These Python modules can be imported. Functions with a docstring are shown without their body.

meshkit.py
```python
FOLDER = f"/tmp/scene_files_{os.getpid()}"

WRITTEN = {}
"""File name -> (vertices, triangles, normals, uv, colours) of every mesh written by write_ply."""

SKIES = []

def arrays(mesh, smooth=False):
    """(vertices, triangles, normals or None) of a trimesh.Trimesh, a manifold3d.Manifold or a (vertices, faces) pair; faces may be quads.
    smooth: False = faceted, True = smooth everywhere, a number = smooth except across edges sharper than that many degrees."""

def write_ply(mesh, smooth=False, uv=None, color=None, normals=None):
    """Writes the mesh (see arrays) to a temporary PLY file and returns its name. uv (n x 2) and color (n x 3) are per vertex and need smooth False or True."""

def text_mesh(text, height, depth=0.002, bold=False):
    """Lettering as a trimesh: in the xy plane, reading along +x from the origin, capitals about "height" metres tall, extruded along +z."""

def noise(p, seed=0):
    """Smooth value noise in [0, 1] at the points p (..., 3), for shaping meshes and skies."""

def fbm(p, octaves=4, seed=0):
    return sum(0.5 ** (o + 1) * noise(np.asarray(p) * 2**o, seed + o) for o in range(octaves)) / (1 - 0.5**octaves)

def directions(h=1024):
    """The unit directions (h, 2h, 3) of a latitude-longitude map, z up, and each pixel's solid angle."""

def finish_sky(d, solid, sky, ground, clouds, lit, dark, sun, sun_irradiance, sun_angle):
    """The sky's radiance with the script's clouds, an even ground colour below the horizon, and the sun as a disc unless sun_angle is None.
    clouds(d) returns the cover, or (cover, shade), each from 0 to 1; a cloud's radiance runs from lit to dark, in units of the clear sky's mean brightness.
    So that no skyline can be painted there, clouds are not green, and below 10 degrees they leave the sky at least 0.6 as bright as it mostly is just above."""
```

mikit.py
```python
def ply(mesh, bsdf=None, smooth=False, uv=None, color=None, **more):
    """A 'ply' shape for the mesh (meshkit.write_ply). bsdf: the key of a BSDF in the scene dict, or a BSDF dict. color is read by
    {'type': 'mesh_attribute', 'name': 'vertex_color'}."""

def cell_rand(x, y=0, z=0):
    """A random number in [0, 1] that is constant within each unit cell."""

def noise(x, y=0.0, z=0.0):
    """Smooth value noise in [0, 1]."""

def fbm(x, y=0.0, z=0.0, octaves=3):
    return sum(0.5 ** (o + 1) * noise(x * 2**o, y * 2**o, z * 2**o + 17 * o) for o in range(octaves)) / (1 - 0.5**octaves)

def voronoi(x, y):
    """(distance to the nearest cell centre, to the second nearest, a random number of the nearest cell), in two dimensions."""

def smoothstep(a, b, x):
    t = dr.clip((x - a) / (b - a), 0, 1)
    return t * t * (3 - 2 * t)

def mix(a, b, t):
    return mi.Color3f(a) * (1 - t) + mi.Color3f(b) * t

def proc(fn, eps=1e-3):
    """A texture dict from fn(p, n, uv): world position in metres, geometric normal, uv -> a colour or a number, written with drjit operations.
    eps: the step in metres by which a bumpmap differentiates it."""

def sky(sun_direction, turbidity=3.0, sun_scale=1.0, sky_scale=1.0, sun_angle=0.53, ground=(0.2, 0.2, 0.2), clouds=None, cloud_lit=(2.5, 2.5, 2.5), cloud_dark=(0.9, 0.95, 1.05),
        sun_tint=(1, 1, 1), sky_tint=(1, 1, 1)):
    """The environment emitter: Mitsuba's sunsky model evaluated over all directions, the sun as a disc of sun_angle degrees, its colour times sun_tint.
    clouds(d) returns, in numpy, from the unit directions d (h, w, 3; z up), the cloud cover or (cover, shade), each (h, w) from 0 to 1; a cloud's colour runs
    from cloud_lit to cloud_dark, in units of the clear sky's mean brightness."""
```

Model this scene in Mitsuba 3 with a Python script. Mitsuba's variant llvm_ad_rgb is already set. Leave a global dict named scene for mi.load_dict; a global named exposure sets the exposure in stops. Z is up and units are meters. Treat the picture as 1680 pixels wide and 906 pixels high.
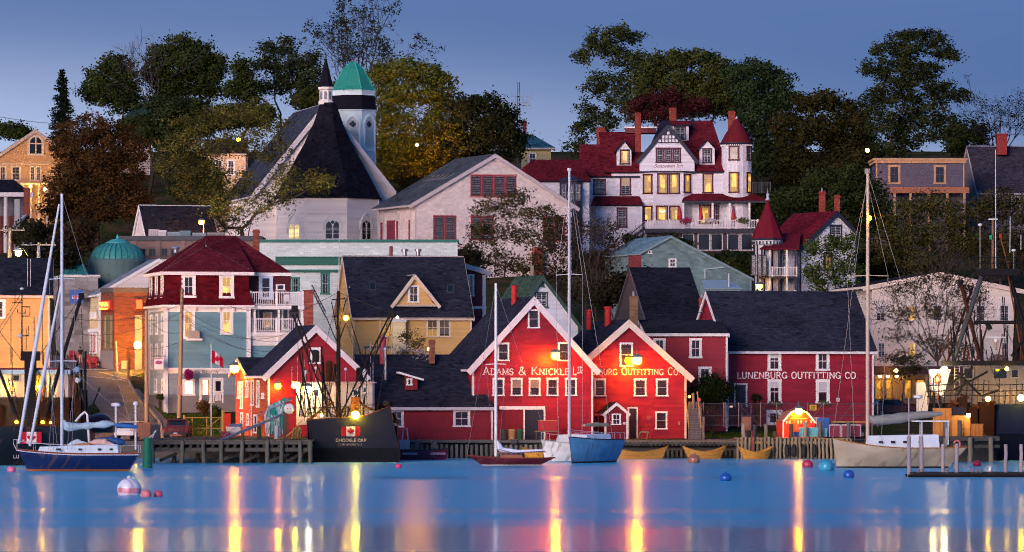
import math, numpy as np, trimesh, mitsuba as mi, drjit as dr, mikit, meshkit
from shapely.geometry import Polygon, LineString, Point, box as sbox
from shapely.ops import unary_union
# ---- camera, sky, exposure -------------------------------------------------
F, EYE, ROW, CX = 8000.0, 6.0, 632.0, 840.0        # focal length, eye height (m), horizon row and centre column, for a 1680 px wide frame
T = mi.ScalarTransform4f
scene, labels = {}, {}
exposure = 1.86
scene['camera'] = {'type': 'perspective', 'fov': 2*math.degrees(math.atan(CX/F)), 'fov_axis': 'x', 'near_clip': 1.0, 'far_clip': 6000.0,
    'principal_point_offset_y': (453-ROW)/906.0, 'to_world': T().look_at(origin=[0, 0, EYE], target=[0, 100, EYE], up=[0, 0, 1])}
SUN = (-0.50, -1.0, 0.24)                             # the afterglow: low, wide and pink, behind the camera
def dusk_veil(d):
    """cover and hue of the thin dusk haze: a pale lavender band low over the horizon, clear twilight blue above"""
    alt = np.degrees(np.arcsin(np.clip(d[..., 2], -1, 1))); az = np.degrees(np.arctan2(d[..., 0], d[..., 1]))
    wisps = meshkit.fbm(np.stack([az*.12, alt*.9, az*0], -1), 4)
    veil = .95/(1+np.exp((alt+.7*(wisps-.5)+.10*np.clip(az, -8, 8)-3.05)/.5))
    up = np.clip((alt-3)/5, 0, 1); up = up*up*(3-2*up)
    return 1-(1-veil)*(1-.6*up), up
scene['sky_light'] = mikit.sky(SUN, turbidity=3, sun_scale=0.98, sun_angle=30, sky_scale=0.25, sun_tint=(0.86, 0.95, 1.95), sky_tint=(0.52, 1.02, 3.15), ground=(0.05, 0.07, 0.1),
    clouds=dusk_veil, cloud_lit=(6.0, 7.2, 10.4), cloud_dark=(.40, 2.5, 6.6))
# ---- helpers ---------------------------------------------------------------
R = np.random.default_rng(11)
A3 = lambda *a: np.array(a, float)
UP = A3(0, 0, 1)
def PX(px, Y): return (px-CX)/F*Y
def PZ(py, Y): return EYE+(ROW-py)/F*Y
def P(px, py, Y): return A3(PX(px, Y), Y, PZ(py, Y))
def unit(v): v = np.asarray(v, float); return v/max(np.linalg.norm(v), 1e-12)

class G:
    """collects triangles with a colour per vertex"""
    def __init__(s): s.v, s.f, s.c, s.n = [], [], [], 0
    def add(s, v, f, c):
        v = np.asarray(v, float).reshape(-1, 3); f = np.asarray(f, int)
        if f.shape[1] == 4: f = np.vstack([f[:, [0, 1, 2]], f[:, [0, 2, 3]]])
        c = np.asarray(c, float)
        if c.ndim == 1: c = np.tile(c, (len(v), 1))
        s.v.append(v); s.f.append(f+s.n); s.c.append(c); s.n += len(v); return s
    def quad(s, a, b, c, d, col): return s.add([a, b, c, d], [[0, 1, 2, 3]], col)
    def obox(s, O, A, B, C, col):
        O, A, B, C = (np.asarray(x, float) for x in (O, A, B, C))
        v = [O, O+A, O+A+B, O+B, O+C, O+A+C, O+A+B+C, O+B+C]
        q = [[0, 3, 2, 1], [4, 5, 6, 7], [0, 1, 5, 4], [1, 2, 6, 5], [2, 3, 7, 6], [3, 0, 4, 7]]
        return s.add(v, q, col)
    def box(s, x0, x1, y0, y1, z0, z1, col): return s.obox((x0, y0, z0), (x1-x0, 0, 0), (0, y1-y0, 0), (0, 0, z1-z0), col)
    def bar(s, p, q, w, h, col, up=UP):
        p, q = np.asarray(p, float), np.asarray(q, float); d = unit(q-p); a = np.cross(d, up)
        if np.linalg.norm(a) < 1e-4: a = np.cross(d, (1, 0, 0))
        a = unit(a); b = np.cross(a, d)
        return s.obox(p-a*w/2-b*h/2, a*w, q-p, b*h, col)
    def tube(s, pts, rad, col, n=6):
        p = np.asarray(pts, float); r = np.broadcast_to(np.asarray(rad, float), (len(p),))
        t = np.gradient(p, axis=0); t /= np.linalg.norm(t, axis=1, keepdims=True)+1e-12
        ref = A3(1, 0, 0) if abs(t[:, 2]).mean() > .8 else UP
        a = np.cross(t, ref); a /= np.linalg.norm(a, axis=1, keepdims=True)+1e-12; b = np.cross(t, a)
        an = np.arange(n)*2*np.pi/n
        v = p[:, None]+r[:, None, None]*(np.cos(an)[None, :, None]*a[:, None]+np.sin(an)[None, :, None]*b[:, None])
        i, j = np.meshgrid(np.arange(len(p)-1), np.arange(n), indexing='ij')
        q = np.stack([i*n+j, i*n+(j+1) % n, (i+1)*n+(j+1) % n, (i+1)*n+j], -1).reshape(-1, 4)
        s.add(v.reshape(-1, 3), q, col)
        for k, e in ((0, p[0]), (len(p)-1, p[-1])):
            s.add(np.vstack([v[k], e]), [[x, (x+1) % n, n] for x in range(n)], col)
        return s
    def lathe(s, prof, c, col, n=20, ph=0.0, cap=True):
        """prof: (radius, z) from below to above, about the upright axis through c"""
        pr = np.asarray(prof, float); an = np.arange(n)*2*np.pi/n+ph; c = np.asarray(c, float)
        v = np.stack([pr[:, 0, None]*np.cos(an), pr[:, 0, None]*np.sin(an), np.repeat(pr[:, 1, None], n, 1)], -1)+c
        i, j = np.meshgrid(np.arange(len(pr)-1), np.arange(n), indexing='ij')
        q = np.stack([i*n+j, i*n+(j+1) % n, (i+1)*n+(j+1) % n, (i+1)*n+j], -1).reshape(-1, 4)
        return s.add(v.reshape(-1, 3), q, col)
    def ball(s, c, r, col, sub=2, sc=(1, 1, 1)):
        m = trimesh.creation.icosphere(subdivisions=sub, radius=1.0); return s.add(m.vertices*r*np.asarray(sc)+np.asarray(c, float), m.faces, col)
    def slab(s, pts, t, col):
        """a planar convex polygon given in 3D with thickness t below it"""
        p = np.asarray(pts, float); n = unit(np.cross(p[1]-p[0], p[2]-p[0])); n = n if n[2] >= 0 else -n
        k = len(p); q = p-n*t; v = np.vstack([p, q])
        f = [[0, i, i+1] for i in range(1, k-1)]+[[k, k+i+1, k+i] for i in range(1, k-1)]
        for i in range(k): j = (i+1) % k; f += [[i, k+i, k+j], [i, k+j, j]]
        return s.add(v, f, col)
    def flat(s, poly, O, A, B, N, d, col):
        """a shapely polygon in (A,B) raised by d along N"""
        for g in getattr(poly, 'geoms', [poly]):
            if g.is_empty or g.area < 1e-6: continue
            m = trimesh.creation.extrude_polygon(g, d, engine='earcut'); v = m.vertices
            s.add(np.asarray(O)+v[:, :1]*np.asarray(A)+v[:, 1:2]*np.asarray(B)+v[:, 2:]*np.asarray(N), m.faces, col)
        return s
    def mesh(s): return trimesh.Trimesh(np.vstack(s.v), np.vstack(s.f), process=False)
    def col(s): return np.clip(np.vstack(s.c), 0, 1)

def tint(c):
    """a colour per vertex as a texture coordinate, which 'paint' and the like read back: meshes that share a material then render as one"""
    q = np.sqrt(np.clip(c, 0, 1)); return np.stack([np.round(q[:, 0]*255)+.02+.96*q[:, 1], q[:, 2]], 1)
def read_tint(p, n, uv):
    r = dr.floor(uv.x); a = mi.Color3f(r/255.0, (uv.x-r-.02)/.96, uv.y); return a*a
def ply(g, bsdf, smooth, more):
    return mikit.ply(g.mesh(), bsdf, smooth=smooth, **(more if 'uv' in more else {'uv': tint(g.col()), **more}))
def new(name):
    """first free key: name, name_001, ..."""
    def used(k): return k in scene or k in labels or any(x.startswith(k+'__') for x in taken.get(k, ()))
    k, i = name, 0
    while k in names: i += 1; k = f'{name}_{i:03d}'
    names.add(k); return k
names, taken = set(), {}
def thing(name, label, cat, group=None, kind=None):
    k = new(name); labels[k] = {'label': label, 'category': cat}
    if group: labels[k]['group'] = group
    if kind: labels[k]['kind'] = kind
    return k
DEFAULT = ['paint']
def part(root, name, g, bsdf=None, smooth=False, label=None, kind=None, **more):
    k = new(f'{root}__{name}') if root else name; bsdf = bsdf or DEFAULT[0]
    scene[k] = ply(g, bsdf, smooth, more)
    if label: labels.setdefault(k, {})['label'] = label
    if kind: labels.setdefault(k, {})['kind'] = kind
    return k
def whole(k, g, bsdf='paint', smooth=False, **more):
    """a thing that is one mesh"""
    scene[k] = ply(g, bsdf, smooth, more); return k
def setting(name, g, bsdf, label, smooth=False):
    scene[name] = ply(g, bsdf, smooth, {}); names.add(name)
    labels[name] = {'label': label, 'kind': 'structure'}

def glow(rgb, k=1.0, w=1.0): return {'type': 'area', 'radiance': {'type': 'rgb', 'value': [float(x*k) for x in rgb]}, 'sampling_weight': float(w)}

# one convex polygon laid with lapped boards, shingles or bricks: O origin, A along, B up, N out
def lap(g, O, A, B, N, poly, pitch, piece, col, jit=.06, lip=.02, var=.42, gap=0.0):
    O, A, B, N, col = (np.asarray(x, float) for x in (O, A, B, N, col)); q = np.asarray(poly, float)
    e0, e1 = q, np.roll(q, -1, 0); lo, hi = q[:, 1].min(), q[:, 1].max()
    def span(b):
        xs = []
        for a, c in zip(e0, e1):
            if abs(a[1]-c[1]) < 1e-9:
                if abs(a[1]-b) < 1e-6: xs += [a[0], c[0]]
            elif min(a[1], c[1])-1e-9 <= b <= max(a[1], c[1])+1e-9: xs.append(a[0]+(c[0]-a[0])*(b-a[1])/(c[1]-a[1]))
        return (min(xs), max(xs)) if xs else None
    n = max(1, int(round((hi-lo)/pitch))); ph = (hi-lo)/n; V, C = [], []
    for k in range(n):
        b0, b1 = lo+k*ph, lo+(k+1)*ph; s0, s1 = span(b0+1e-7), span(b1-1e-7)
        if s0 is None or s1 is None: continue
        m = max(1, int(round((max(s0[1], s1[1])-min(s0[0], s1[0]))/piece)))
        t = np.linspace(0, 1, m+1)
        if m > 1: t[1:-1] += (R.random(m-1)-.5)*.5/m if gap == 0 else ((k % 2)-.5)*.5/m
        lo_, hi_ = s0[0]+(s0[1]-s0[0])*t, s1[0]+(s1[1]-s1[0])*t
        d0, d1 = lo_[1:]-gap, hi_[1:]-gap; bt = b1-gap
        Z0 = np.zeros(m)+lip; ZZ = np.zeros(m)+(0 if gap == 0 else lip)
        row = np.stack([np.stack([lo_[:-1], Z0*0+b0, Z0], 1), np.stack([d0, Z0*0+b0, Z0], 1), np.stack([d1, Z0*0+bt, ZZ], 1), np.stack([hi_[:-1], Z0*0+bt, ZZ], 1),
                        np.stack([lo_[:-1], Z0*0+b0, Z0*0-.004], 1), np.stack([d0, Z0*0+b0, Z0*0-.004], 1)], 1)
        V.append(row); C.append(1+jit*R.standard_normal(m))
    V = np.vstack(V); C = np.concatenate(C); m = len(V)
    W = O+V[..., :1]*A+V[..., 1:2]*B+V[..., 2:]*N
    C = C*(1-var/2+var*meshkit.fbm(W[:, 0]*.45, 3))
    i = np.arange(m)[:, None]*6
    f = np.vstack([i+[0, 1, 2], i+[0, 2, 3], i+[4, 5, 1], i+[4, 1, 0]])
    g.add(W.reshape(-1, 3), f, np.repeat(C[:, None]*col, 6, 0))
    if gap > 0: g.add(O+q[:, :1]*A+q[:, 1:]*B, [[0, j, j+1] for j in range(1, len(q)-1)], col*.55+.06)
    return g

def roofplane(g, pts, col, pitch=.17, piece=.4, lip=.018, t=.16, edge=None, jit=.2, var=.7, N=None):
    """a planar convex roof face: a slab carrying courses of shingles"""
    p = np.asarray(pts, float); n = unit(np.cross(p[1]-p[0], p[2]-p[0])); n = n if n[2] >= 0 else -n
    if abs(n[2]) > .9999: A = A3(1, 0, 0)
    else: A = unit(np.cross(UP, n))
    B = np.cross(n, A); O = p[0]
    q = np.stack([(p-O)@A, (p-O)@B], 1)
    g.slab(p, t, np.asarray(col)*.8 if edge is None else edge)
    lap(g, O+n*.006, A, B, n, q, pitch, piece, col, jit, lip, var)
    return g

class Frame:
    """a building's own axes: its front-left corner stands at column px and distance Y, its front turned by deg (positive shows the left side)"""
    def __init__(s, px, Y, deg=0, z0=None):
        s.px, s.Y, s.k = px, Y, F/Y; s.th = math.radians(deg); s.c, s.s = math.cos(s.th), math.sin(s.th)
        s.O = A3(PX(px, Y), Y, 0); s.U = A3(s.c, s.s, 0); s.V = A3(-s.s, s.c, 0)
    def __call__(s, u, v, z): return s.O+s.U*u+s.V*v+UP*z
    def u(s, px): return (px-s.px)/s.k/s.c
    def z(s, py): return PZ(py, s.Y)
    def front(s, v=0, du=0): return Face(s.O+s.V*v+s.U*du, s.U, -s.V, s, s.k*s.c, s.px+du*s.k*s.c-v*s.s*s.k)
    def left(s, u=0): return Face(s.O+s.U*u, s.V, -s.U, s, -s.k*s.s, s.px+u*s.k*s.c)
    def right(s, u): return Face(s.O+s.U*u, s.V, s.U, s, -s.k*s.s, s.px+u*s.k*s.c)
    def back(s, v): return Face(s.O+s.V*v, s.U, s.V, s, s.k*s.c, s.px)
class Face:
    """an upright face; a = metres along it from its origin, z = height"""
    def __init__(s, O, A, N, fr, k, px): s.O, s.A, s.N, s.fr, s.k, s.px = O, A, N, fr, k, px
    def a(s, px): return (px-s.px)/s.k
    def z(s, py): return s.fr.z(py)
    def __call__(s, a, z, o=0): return s.O+s.A*a+s.N*o+UP*z
    def px(s, x): return s.px
    def boards(s, g, poly, col, pitch=.2, piece=3.5, lip=.022, jit=.05, var=.25, gap=0):
        return lap(g, s.O, s.A, UP, s.N, poly, pitch, piece, col, jit, lip, var, gap)
    def rect(s, g, a0, a1, z0, z1, o0, o1, col): return g.obox(s(a0, z0, o0), s.A*(a1-a0), UP*(z1-z0), s.N*(o1-o0), col)
    def beam(s, g, p, q, w, o0, o1, col):
        """a flat board on the face from (a,z) p to q, w wide, from o0 to o1 proud"""
        p, q = np.asarray(p, float), np.asarray(q, float); d = unit(q-p); n = A3(-d[1], d[0])
        c = [p-n*w/2, q-n*w/2, q+n*w/2, p+n*w/2]; lo = [s(*x, o0) for x in c]; 
        return g.obox(lo[0], lo[1]-lo[0], lo[3]-lo[0], s.N*(o1-o0), col)
WHITE, CREAM = A3(.78, .77, .78), A3(.62, .56, .46)
def window(root, fc, px0, py0, px1, py1, lit=None, trim=WHITE, sash=None, cols=2, rows=2, w=.11, blind=None, name='window', o=.02, label=None, inm=None, sill=True, head=False, bright=1.0):
    """a window of root on the face, its casing's outer edges at these pixels; lit: key of a glow"""
    a0, a1 = sorted((fc.a(px0), fc.a(px1))); z1, z0 = fc.z(py0), fc.z(py1)
    return window_m(root, fc, a0, a1, z0, z1, lit, trim, sash, cols, rows, w, blind, name, o, label, sill, head, bright)
def window_m(root, fc, a0, a1, z0, z1, lit=None, trim=WHITE, sash=None, cols=2, rows=2, w=.11, blind=None, name='window', o=.02, label=None, sill=True, head=False, bright=1.0):
    g = G(); t = o+.055; w = min(w, (a1-a0)*.22); trim = np.asarray(trim, float); sash = trim if sash is None else np.asarray(sash, float)
    fc.rect(g, a0, a0+w, z0, z1, o-.03, t, trim); fc.rect(g, a1-w, a1, z0, z1, o-.03, t, trim)
    fc.rect(g, a0-.02, a1+.02, z1-w, z1+(.05 if head else .01), o-.03, t+.012, trim); fc.rect(g, a0-(.05 if sill else 0), a1+(.05 if sill else 0), z0-.03, z0+w*.7, o-.03, t+(.06 if sill else .004), trim)
    b0, b1, c0, c1 = a0+w, a1-w, z0+w*.7, z1-w; m = .035
    for i in range(1, cols): x = b0+(b1-b0)*i/cols; fc.rect(g, x-m/2, x+m/2, c0, c1, o-.02, o+.022, sash)
    for i in range(1, rows): z = c0+(c1-c0)*i/rows; mm = m*1.6 if i*2 == rows else m; fc.rect(g, b0, b1, z-mm/2, z+mm/2, o-.02, o+.026, sash)
    fc.rect(g, b0, b0+m, c0, c1, o-.02, o+.024, sash); fc.rect(g, b1-m, b1, c0, c1, o-.02, o+.024, sash)
    k = part(root, name, g, 'paint', label=label)
    p = G().quad(fc(b0, c0, o), fc(b1, c0, o), fc(b1, c1, o), fc(b0, c1, o), (.03, .03, .03))
    if lit:
        em = {k2: v for k2, v in LIT[lit].items()}
        DR = G(); dz = R.random()
        if dz < .75 and cols*rows > 1:
            wd = (b1-b0)*(.14+.12*R.random())
            for x0, x1 in ((b0, b0+wd), (b1-wd, b1)): n_ = 5; xs_ = np.linspace(x0, x1, n_); V = [q for i, x in enumerate(xs_) for q in (fc(x, c0, o+.004+.012*(i % 2)), fc(x, c1, o+.004+.012*(i % 2)))]; DR.add(V, [[2*i, 2*i+2, 2*i+3, 2*i+1] for i in range(n_-1)], (.5, .3, .12))
            if dz < .35: z = c1-(c1-c0)*(.12+.2*R.random()); DR.quad(fc(b0, z, o+.018), fc(b1, z, o+.018), fc(b1, c1, o+.018), fc(b0, c1, o+.018), (.55, .38, .2))
            part(k, 'curtain', DR, 'paint')
        part(k, 'pane', p, 'lit_glass', emitter=em, uv=np.array([(0, 0), (1, 0), (1, 1), (0, 1)], float))
    else:
        part(k, 'pane', p, 'glass')
    if blind:
        f, cb = blind; z = c1-(c1-c0)*f
        part(k, 'blind', G().quad(fc(b0+m, z, o+.004), fc(b1-m, z, o+.004), fc(b1-m, c1, o+.004), fc(b0+m, c1, o+.004), cb), 'paint')
    return k
def door(root, fc, px0, py0, px1, py1, col, trim=WHITE, name='door', glassy=False, o=.02, label=None):
    a0, a1 = sorted((fc.a(px0), fc.a(px1))); z1, z0 = fc.z(py0), fc.z(py1); w = min(.13, (a1-a0)*.18); g = G(); col = np.asarray(col, float)
    fc.rect(g, a0, a0+w, z0, z1, o-.03, o+.06, trim); fc.rect(g, a1-w, a1, z0, z1, o-.03, o+.06, trim); fc.rect(g, a0, a1, z1-w, z1, o-.03, o+.07, trim)
    b0, b1 = a0+w, a1-w; h = z1-w-z0
    fc.rect(g, b0, b1, z0, z1-w, o-.03, o+.02, col)
    for i in range(2):
        for j in range(2 if not glassy else 1):
            x0 = b0+(b1-b0)*(.12+.42*i); zz = z0+h*(.08+.45*j); fc.rect(g, x0, x0+(b1-b0)*.34, zz, zz+h*.36, o, o+.035, col*.92)
    k = part(root, name, g, 'paint', label=label)
    if glassy:
        x0, x1, y0, y1 = b0+(b1-b0)*.16, b0+(b1-b0)*.84, z0+h*.5, z0+h*.92
        part(k, 'pane', G().quad(fc(x0, y0, o+.04), fc(x1, y0, o+.04), fc(x1, y1, o+.04), fc(x0, y1, o+.04), (.03,)*3), 'glass')
    kn = fc(b1-.1, z0+h*.42, o+.06); part(k, 'knob', G().ball(kn, .04, (.25, .2, .1), 1), 'metal')
    return k
def posts(g, p, q, n, h, w, col):
    for t in np.linspace(0, 1, n): a = np.asarray(p)*(1-t)+np.asarray(q)*t; g.box(a[0]-w/2, a[0]+w/2, a[1]-w/2, a[1]+w/2, a[2], a[2]+h, col)
def railing(root, p, q, h, n, col, name='railing', post=4):
    """a balustrade from p to q (floor points): rails, posts and n balusters"""
    p, q = np.asarray(p, float), np.asarray(q, float); g = G()
    g.bar(p+UP*h, q+UP*h, .09, .08, col); g.bar(p+UP*.12, q+UP*.12, .06, .07, col)
    posts(g, p+UP*.12, q+UP*.12, n, h-.12, .05, col); posts(g, p, q, post, h+.12, .13, col)
    return part(root, name, g)
def chimney(root, fr, px0, px1, py0, py1, col=(.22, .07, .05), v=2.0, pots=0, cap=True, dep=None, name='chimney'):
    """a brick stack between these columns and rows, v metres behind the front"""
    Y = fr.Y+v; k = F/Y; x0, x1 = PX(px0, Y), PX(px1, Y); z1, z0 = PZ(py0, Y), PZ(py1, Y)-.7; d = dep or (x1-x0)*.9; g = G(); col = np.asarray(col, float)
    for O, A, N, L in (((x0, Y, 0), (1, 0, 0), (0, -1, 0), x1-x0), ((x0, Y, 0), (0, 1, 0), (-1, 0, 0), d), ((x1, Y, 0), (0, 1, 0), (1, 0, 0), d), ((x0, Y+d, 0), (1, 0, 0), (0, 1, 0), x1-x0)):
        lap(g, O, A, UP, N, [(0, z0), (L, z0), (L, z1), (0, z1)], .1, .3, col, .16, .012, .3, gap=.012)
    g.box(x0-.02, x1+.02, Y-.02, Y+d+.02, z1, z1+.07, col*.8)
    if cap: g.box(x0-.08, x1+.08, Y-.08, Y+d+.08, z1-.22, z1-.08, col*.9)
    for i in range(pots): g.lathe([(.13, z1), (.11, z1+.4), (.14, z1+.45), (.0, z1+.46)], (x0+(x1-x0)*(i+.5)/pots, Y+d/2, 0), (.3, .3, .32), 8)
    return part(root, name, g, 'matte')
# lettering with serifs, drawn from strokes: letters 0..1 high
def _arc(cx, cy, rx, ry, a0, a1, n=14): t = np.radians(np.linspace(a0, a1, n)); return [(cx+rx*math.cos(x), cy+ry*math.sin(x)) for x in t]
GLYPH = {'A': (.78, [[(.04, 0), (.37, 1)], [(.37, 1), (.74, 0)], [(.17, .36), (.6, .36)]]), 'D': (.76, [[(.12, 0), (.12, 1)], [(.12, 1)]+_arc(.3, .5, .4, .5, 90, -90)+[(.12, 0)]]),
 'M': (.95, [[(.1, 0), (.14, 1)], [(.14, 1), (.47, .1)], [(.47, .1), (.8, 1)], [(.8, 1), (.85, 0)]]), 'S': (.6, [_arc(.3, .75, .22, .25, 20, 270, 12)+_arc(.3, .26, .24, .26, 90, -160, 12)]),
 '&': (.85, [[(.78, .0), (.22, .72)]+_arc(.36, .82, .15, .17, 200, -30, 9)+[(.4, .62), (.2, .48)]+_arc(.32, .24, .24, .24, 140, 330, 10)+[(.72, .45)]]),
 'K': (.8, [[(.12, 0), (.12, 1)], [(.12, .4), (.66, 1)], [(.3, .56), (.74, 0)]]), 'N': (.85, [[(.12, 0), (.12, 1)], [(.12, 1), (.74, 0)], [(.74, 0), (.74, 1)]]), 'I': (.34, [[(.17, 0), (.17, 1)]]),
 'C': (.75, [_arc(.42, .5, .34, .5, 45, 315)]), 'L': (.62, [[(.12, 0), (.12, 1)], [(.12, 0), (.58, 0), (.58, .2)]]), 'E': (.64, [[(.12, 0), (.12, 1)], [(.12, 1), (.56, 1), (.56, .83)], [(.12, .52), (.45, .52)], [(.12, 0), (.6, 0), (.6, .2)]]),
 'T': (.7, [[(.35, 0), (.35, 1)], [(.04, .82), (.04, 1), (.66, 1), (.66, .82)]]), 'U': (.8, [[(.12, 1), (.12, .32)]+_arc(.4, .3, .28, .3, 180, 360)+[(.68, 1)]]),
 'B': (.7, [[(.12, 0), (.12, 1)], [(.12, 1)]+_arc(.34, .76, .22, .24, 90, -90, 9)+[(.12, .52)], [(.34, .52)]+_arc(.36, .26, .27, .26, 90, -90, 9)+[(.12, 0)]]),
 'R': (.76, [[(.12, 0), (.12, 1)], [(.12, 1)]+_arc(.36, .75, .25, .25, 90, -90, 9)+[(.12, .5)], [(.38, .5), (.72, 0)]]), 'G': (.82, [_arc(.42, .5, .35, .5, 45, 340), [(.5, .42), (.75, .42), (.75, .05)]]),
 'O': (.84, [_arc(.42, .5, .35, .5, 0, 360, 24)]), 'F': (.6, [[(.12, 0), (.12, 1)], [(.12, 1), (.55, 1), (.55, .83)], [(.12, .52), (.44, .52)]]), 'H': (.84, [[(.12, 0), (.12, 1)], [(.72, 0), (.72, 1)], [(.12, .52), (.72, .52)]]),
 'W': (1.05, [[(.03, 1), (.28, 0)], [(.28, 0), (.52, .95)], [(.52, .95), (.76, 0)], [(.76, 0), (1.0, 1)]]), 'Y': (.75, [[(.04, 1), (.37, .45)], [(.7, 1), (.37, .45)], [(.37, .45), (.37, 0)]]), 'P': (.68, [[(.12, 0), (.12, 1)], [(.12, 1)]+_arc(.36, .74, .25, .26, 90, -90, 9)+[(.12, .48)]]),
 'V': (.75, [[(.03, 1), (.36, 0)], [(.36, 0), (.7, 1)]]), '.': (.26, [[(.1, .04), (.14, .04)]]), ' ': (.42, [])}
def word(text, h, bold=.12, serif=True, small=.78, gap=.1):
    """(a polygon per word, width): small letters become small capitals"""
    x, out, done = 0.0, [], []
    for ch in text:
        if ch == ' ': done.append(out); out = []
        k = small if ch.islower() else 1.0; wd, st = GLYPH[ch.upper()]
        for s in st:
            q = [(x+a*k, b*k) for a, b in s]; vert = abs(s[0][0]-s[-1][0]) < .25 and len(s) == 2
            out.append(LineString(q).buffer((bold if vert or len(s) > 4 else bold*.72)*.5*(1 if k == 1 else .92), cap_style='flat' if len(s) < 5 else 'round', join_style='mitre'))
            if serif and len(s) == 2 and abs(s[0][1]-s[1][1]) > .5:
                for a, b in s:
                    if b in (0, 1): yb = b*k; out.append(sbox(x+a*k-.13*k, yb-(.055 if b else 0), x+a*k+.13*k, yb+(0 if b else .055)))
        x += wd*k+gap*k
    return [unary_union(o) for o in done+[out] if o], x
def lettering(root, fc, px0, px1, py0, py1, text, col=(.8, .78, .74), bold=.13, o=.03, name='lettering', serif=True, small=.78, label=None, gap=.1):
    """text stretched between these pixels on the face"""
    from shapely import affinity
    ws, w = word(text, 1, bold, serif, small, gap); a0, a1 = fc.a(px0), fc.a(px1); z1, z0 = fc.z(py0), fc.z(py1); b = unary_union(ws).bounds
    for pl in ws:
        pl = affinity.affine_transform(pl, [(a1-a0)/(b[2]-b[0]), 0, 0, (z1-z0)/(b[3]-b[1]), a0-b[0]*(a1-a0)/(b[2]-b[0]), z0-b[1]*(z1-z0)/(b[3]-b[1])])
        k = part(root, name, G().flat(pl, fc.O+fc.N*o, fc.A, UP, fc.N, .02, col), 'paint', label=label)
    return k
def line_of_text(root, O, A, B, N, text, h, wid, col, name='lettering', bold=False, shear=0.0, d=.012):
    """plain lettering from the renderer's font, wid metres long"""
    m = meshkit.text_mesh(text, h, d, bold); v = m.vertices.copy(); v[:, 0] -= v[:, 0].min(); v[:, 0] *= wid/v[:, 0].max(); v[:, 0] += shear*v[:, 1]
    g = G().add(np.asarray(O)+v[:, :1]*np.asarray(A)+v[:, 1:2]*np.asarray(B)+v[:, 2:]*np.asarray(N), m.faces, col)
    return part(root, name, g, 'paint')
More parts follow.
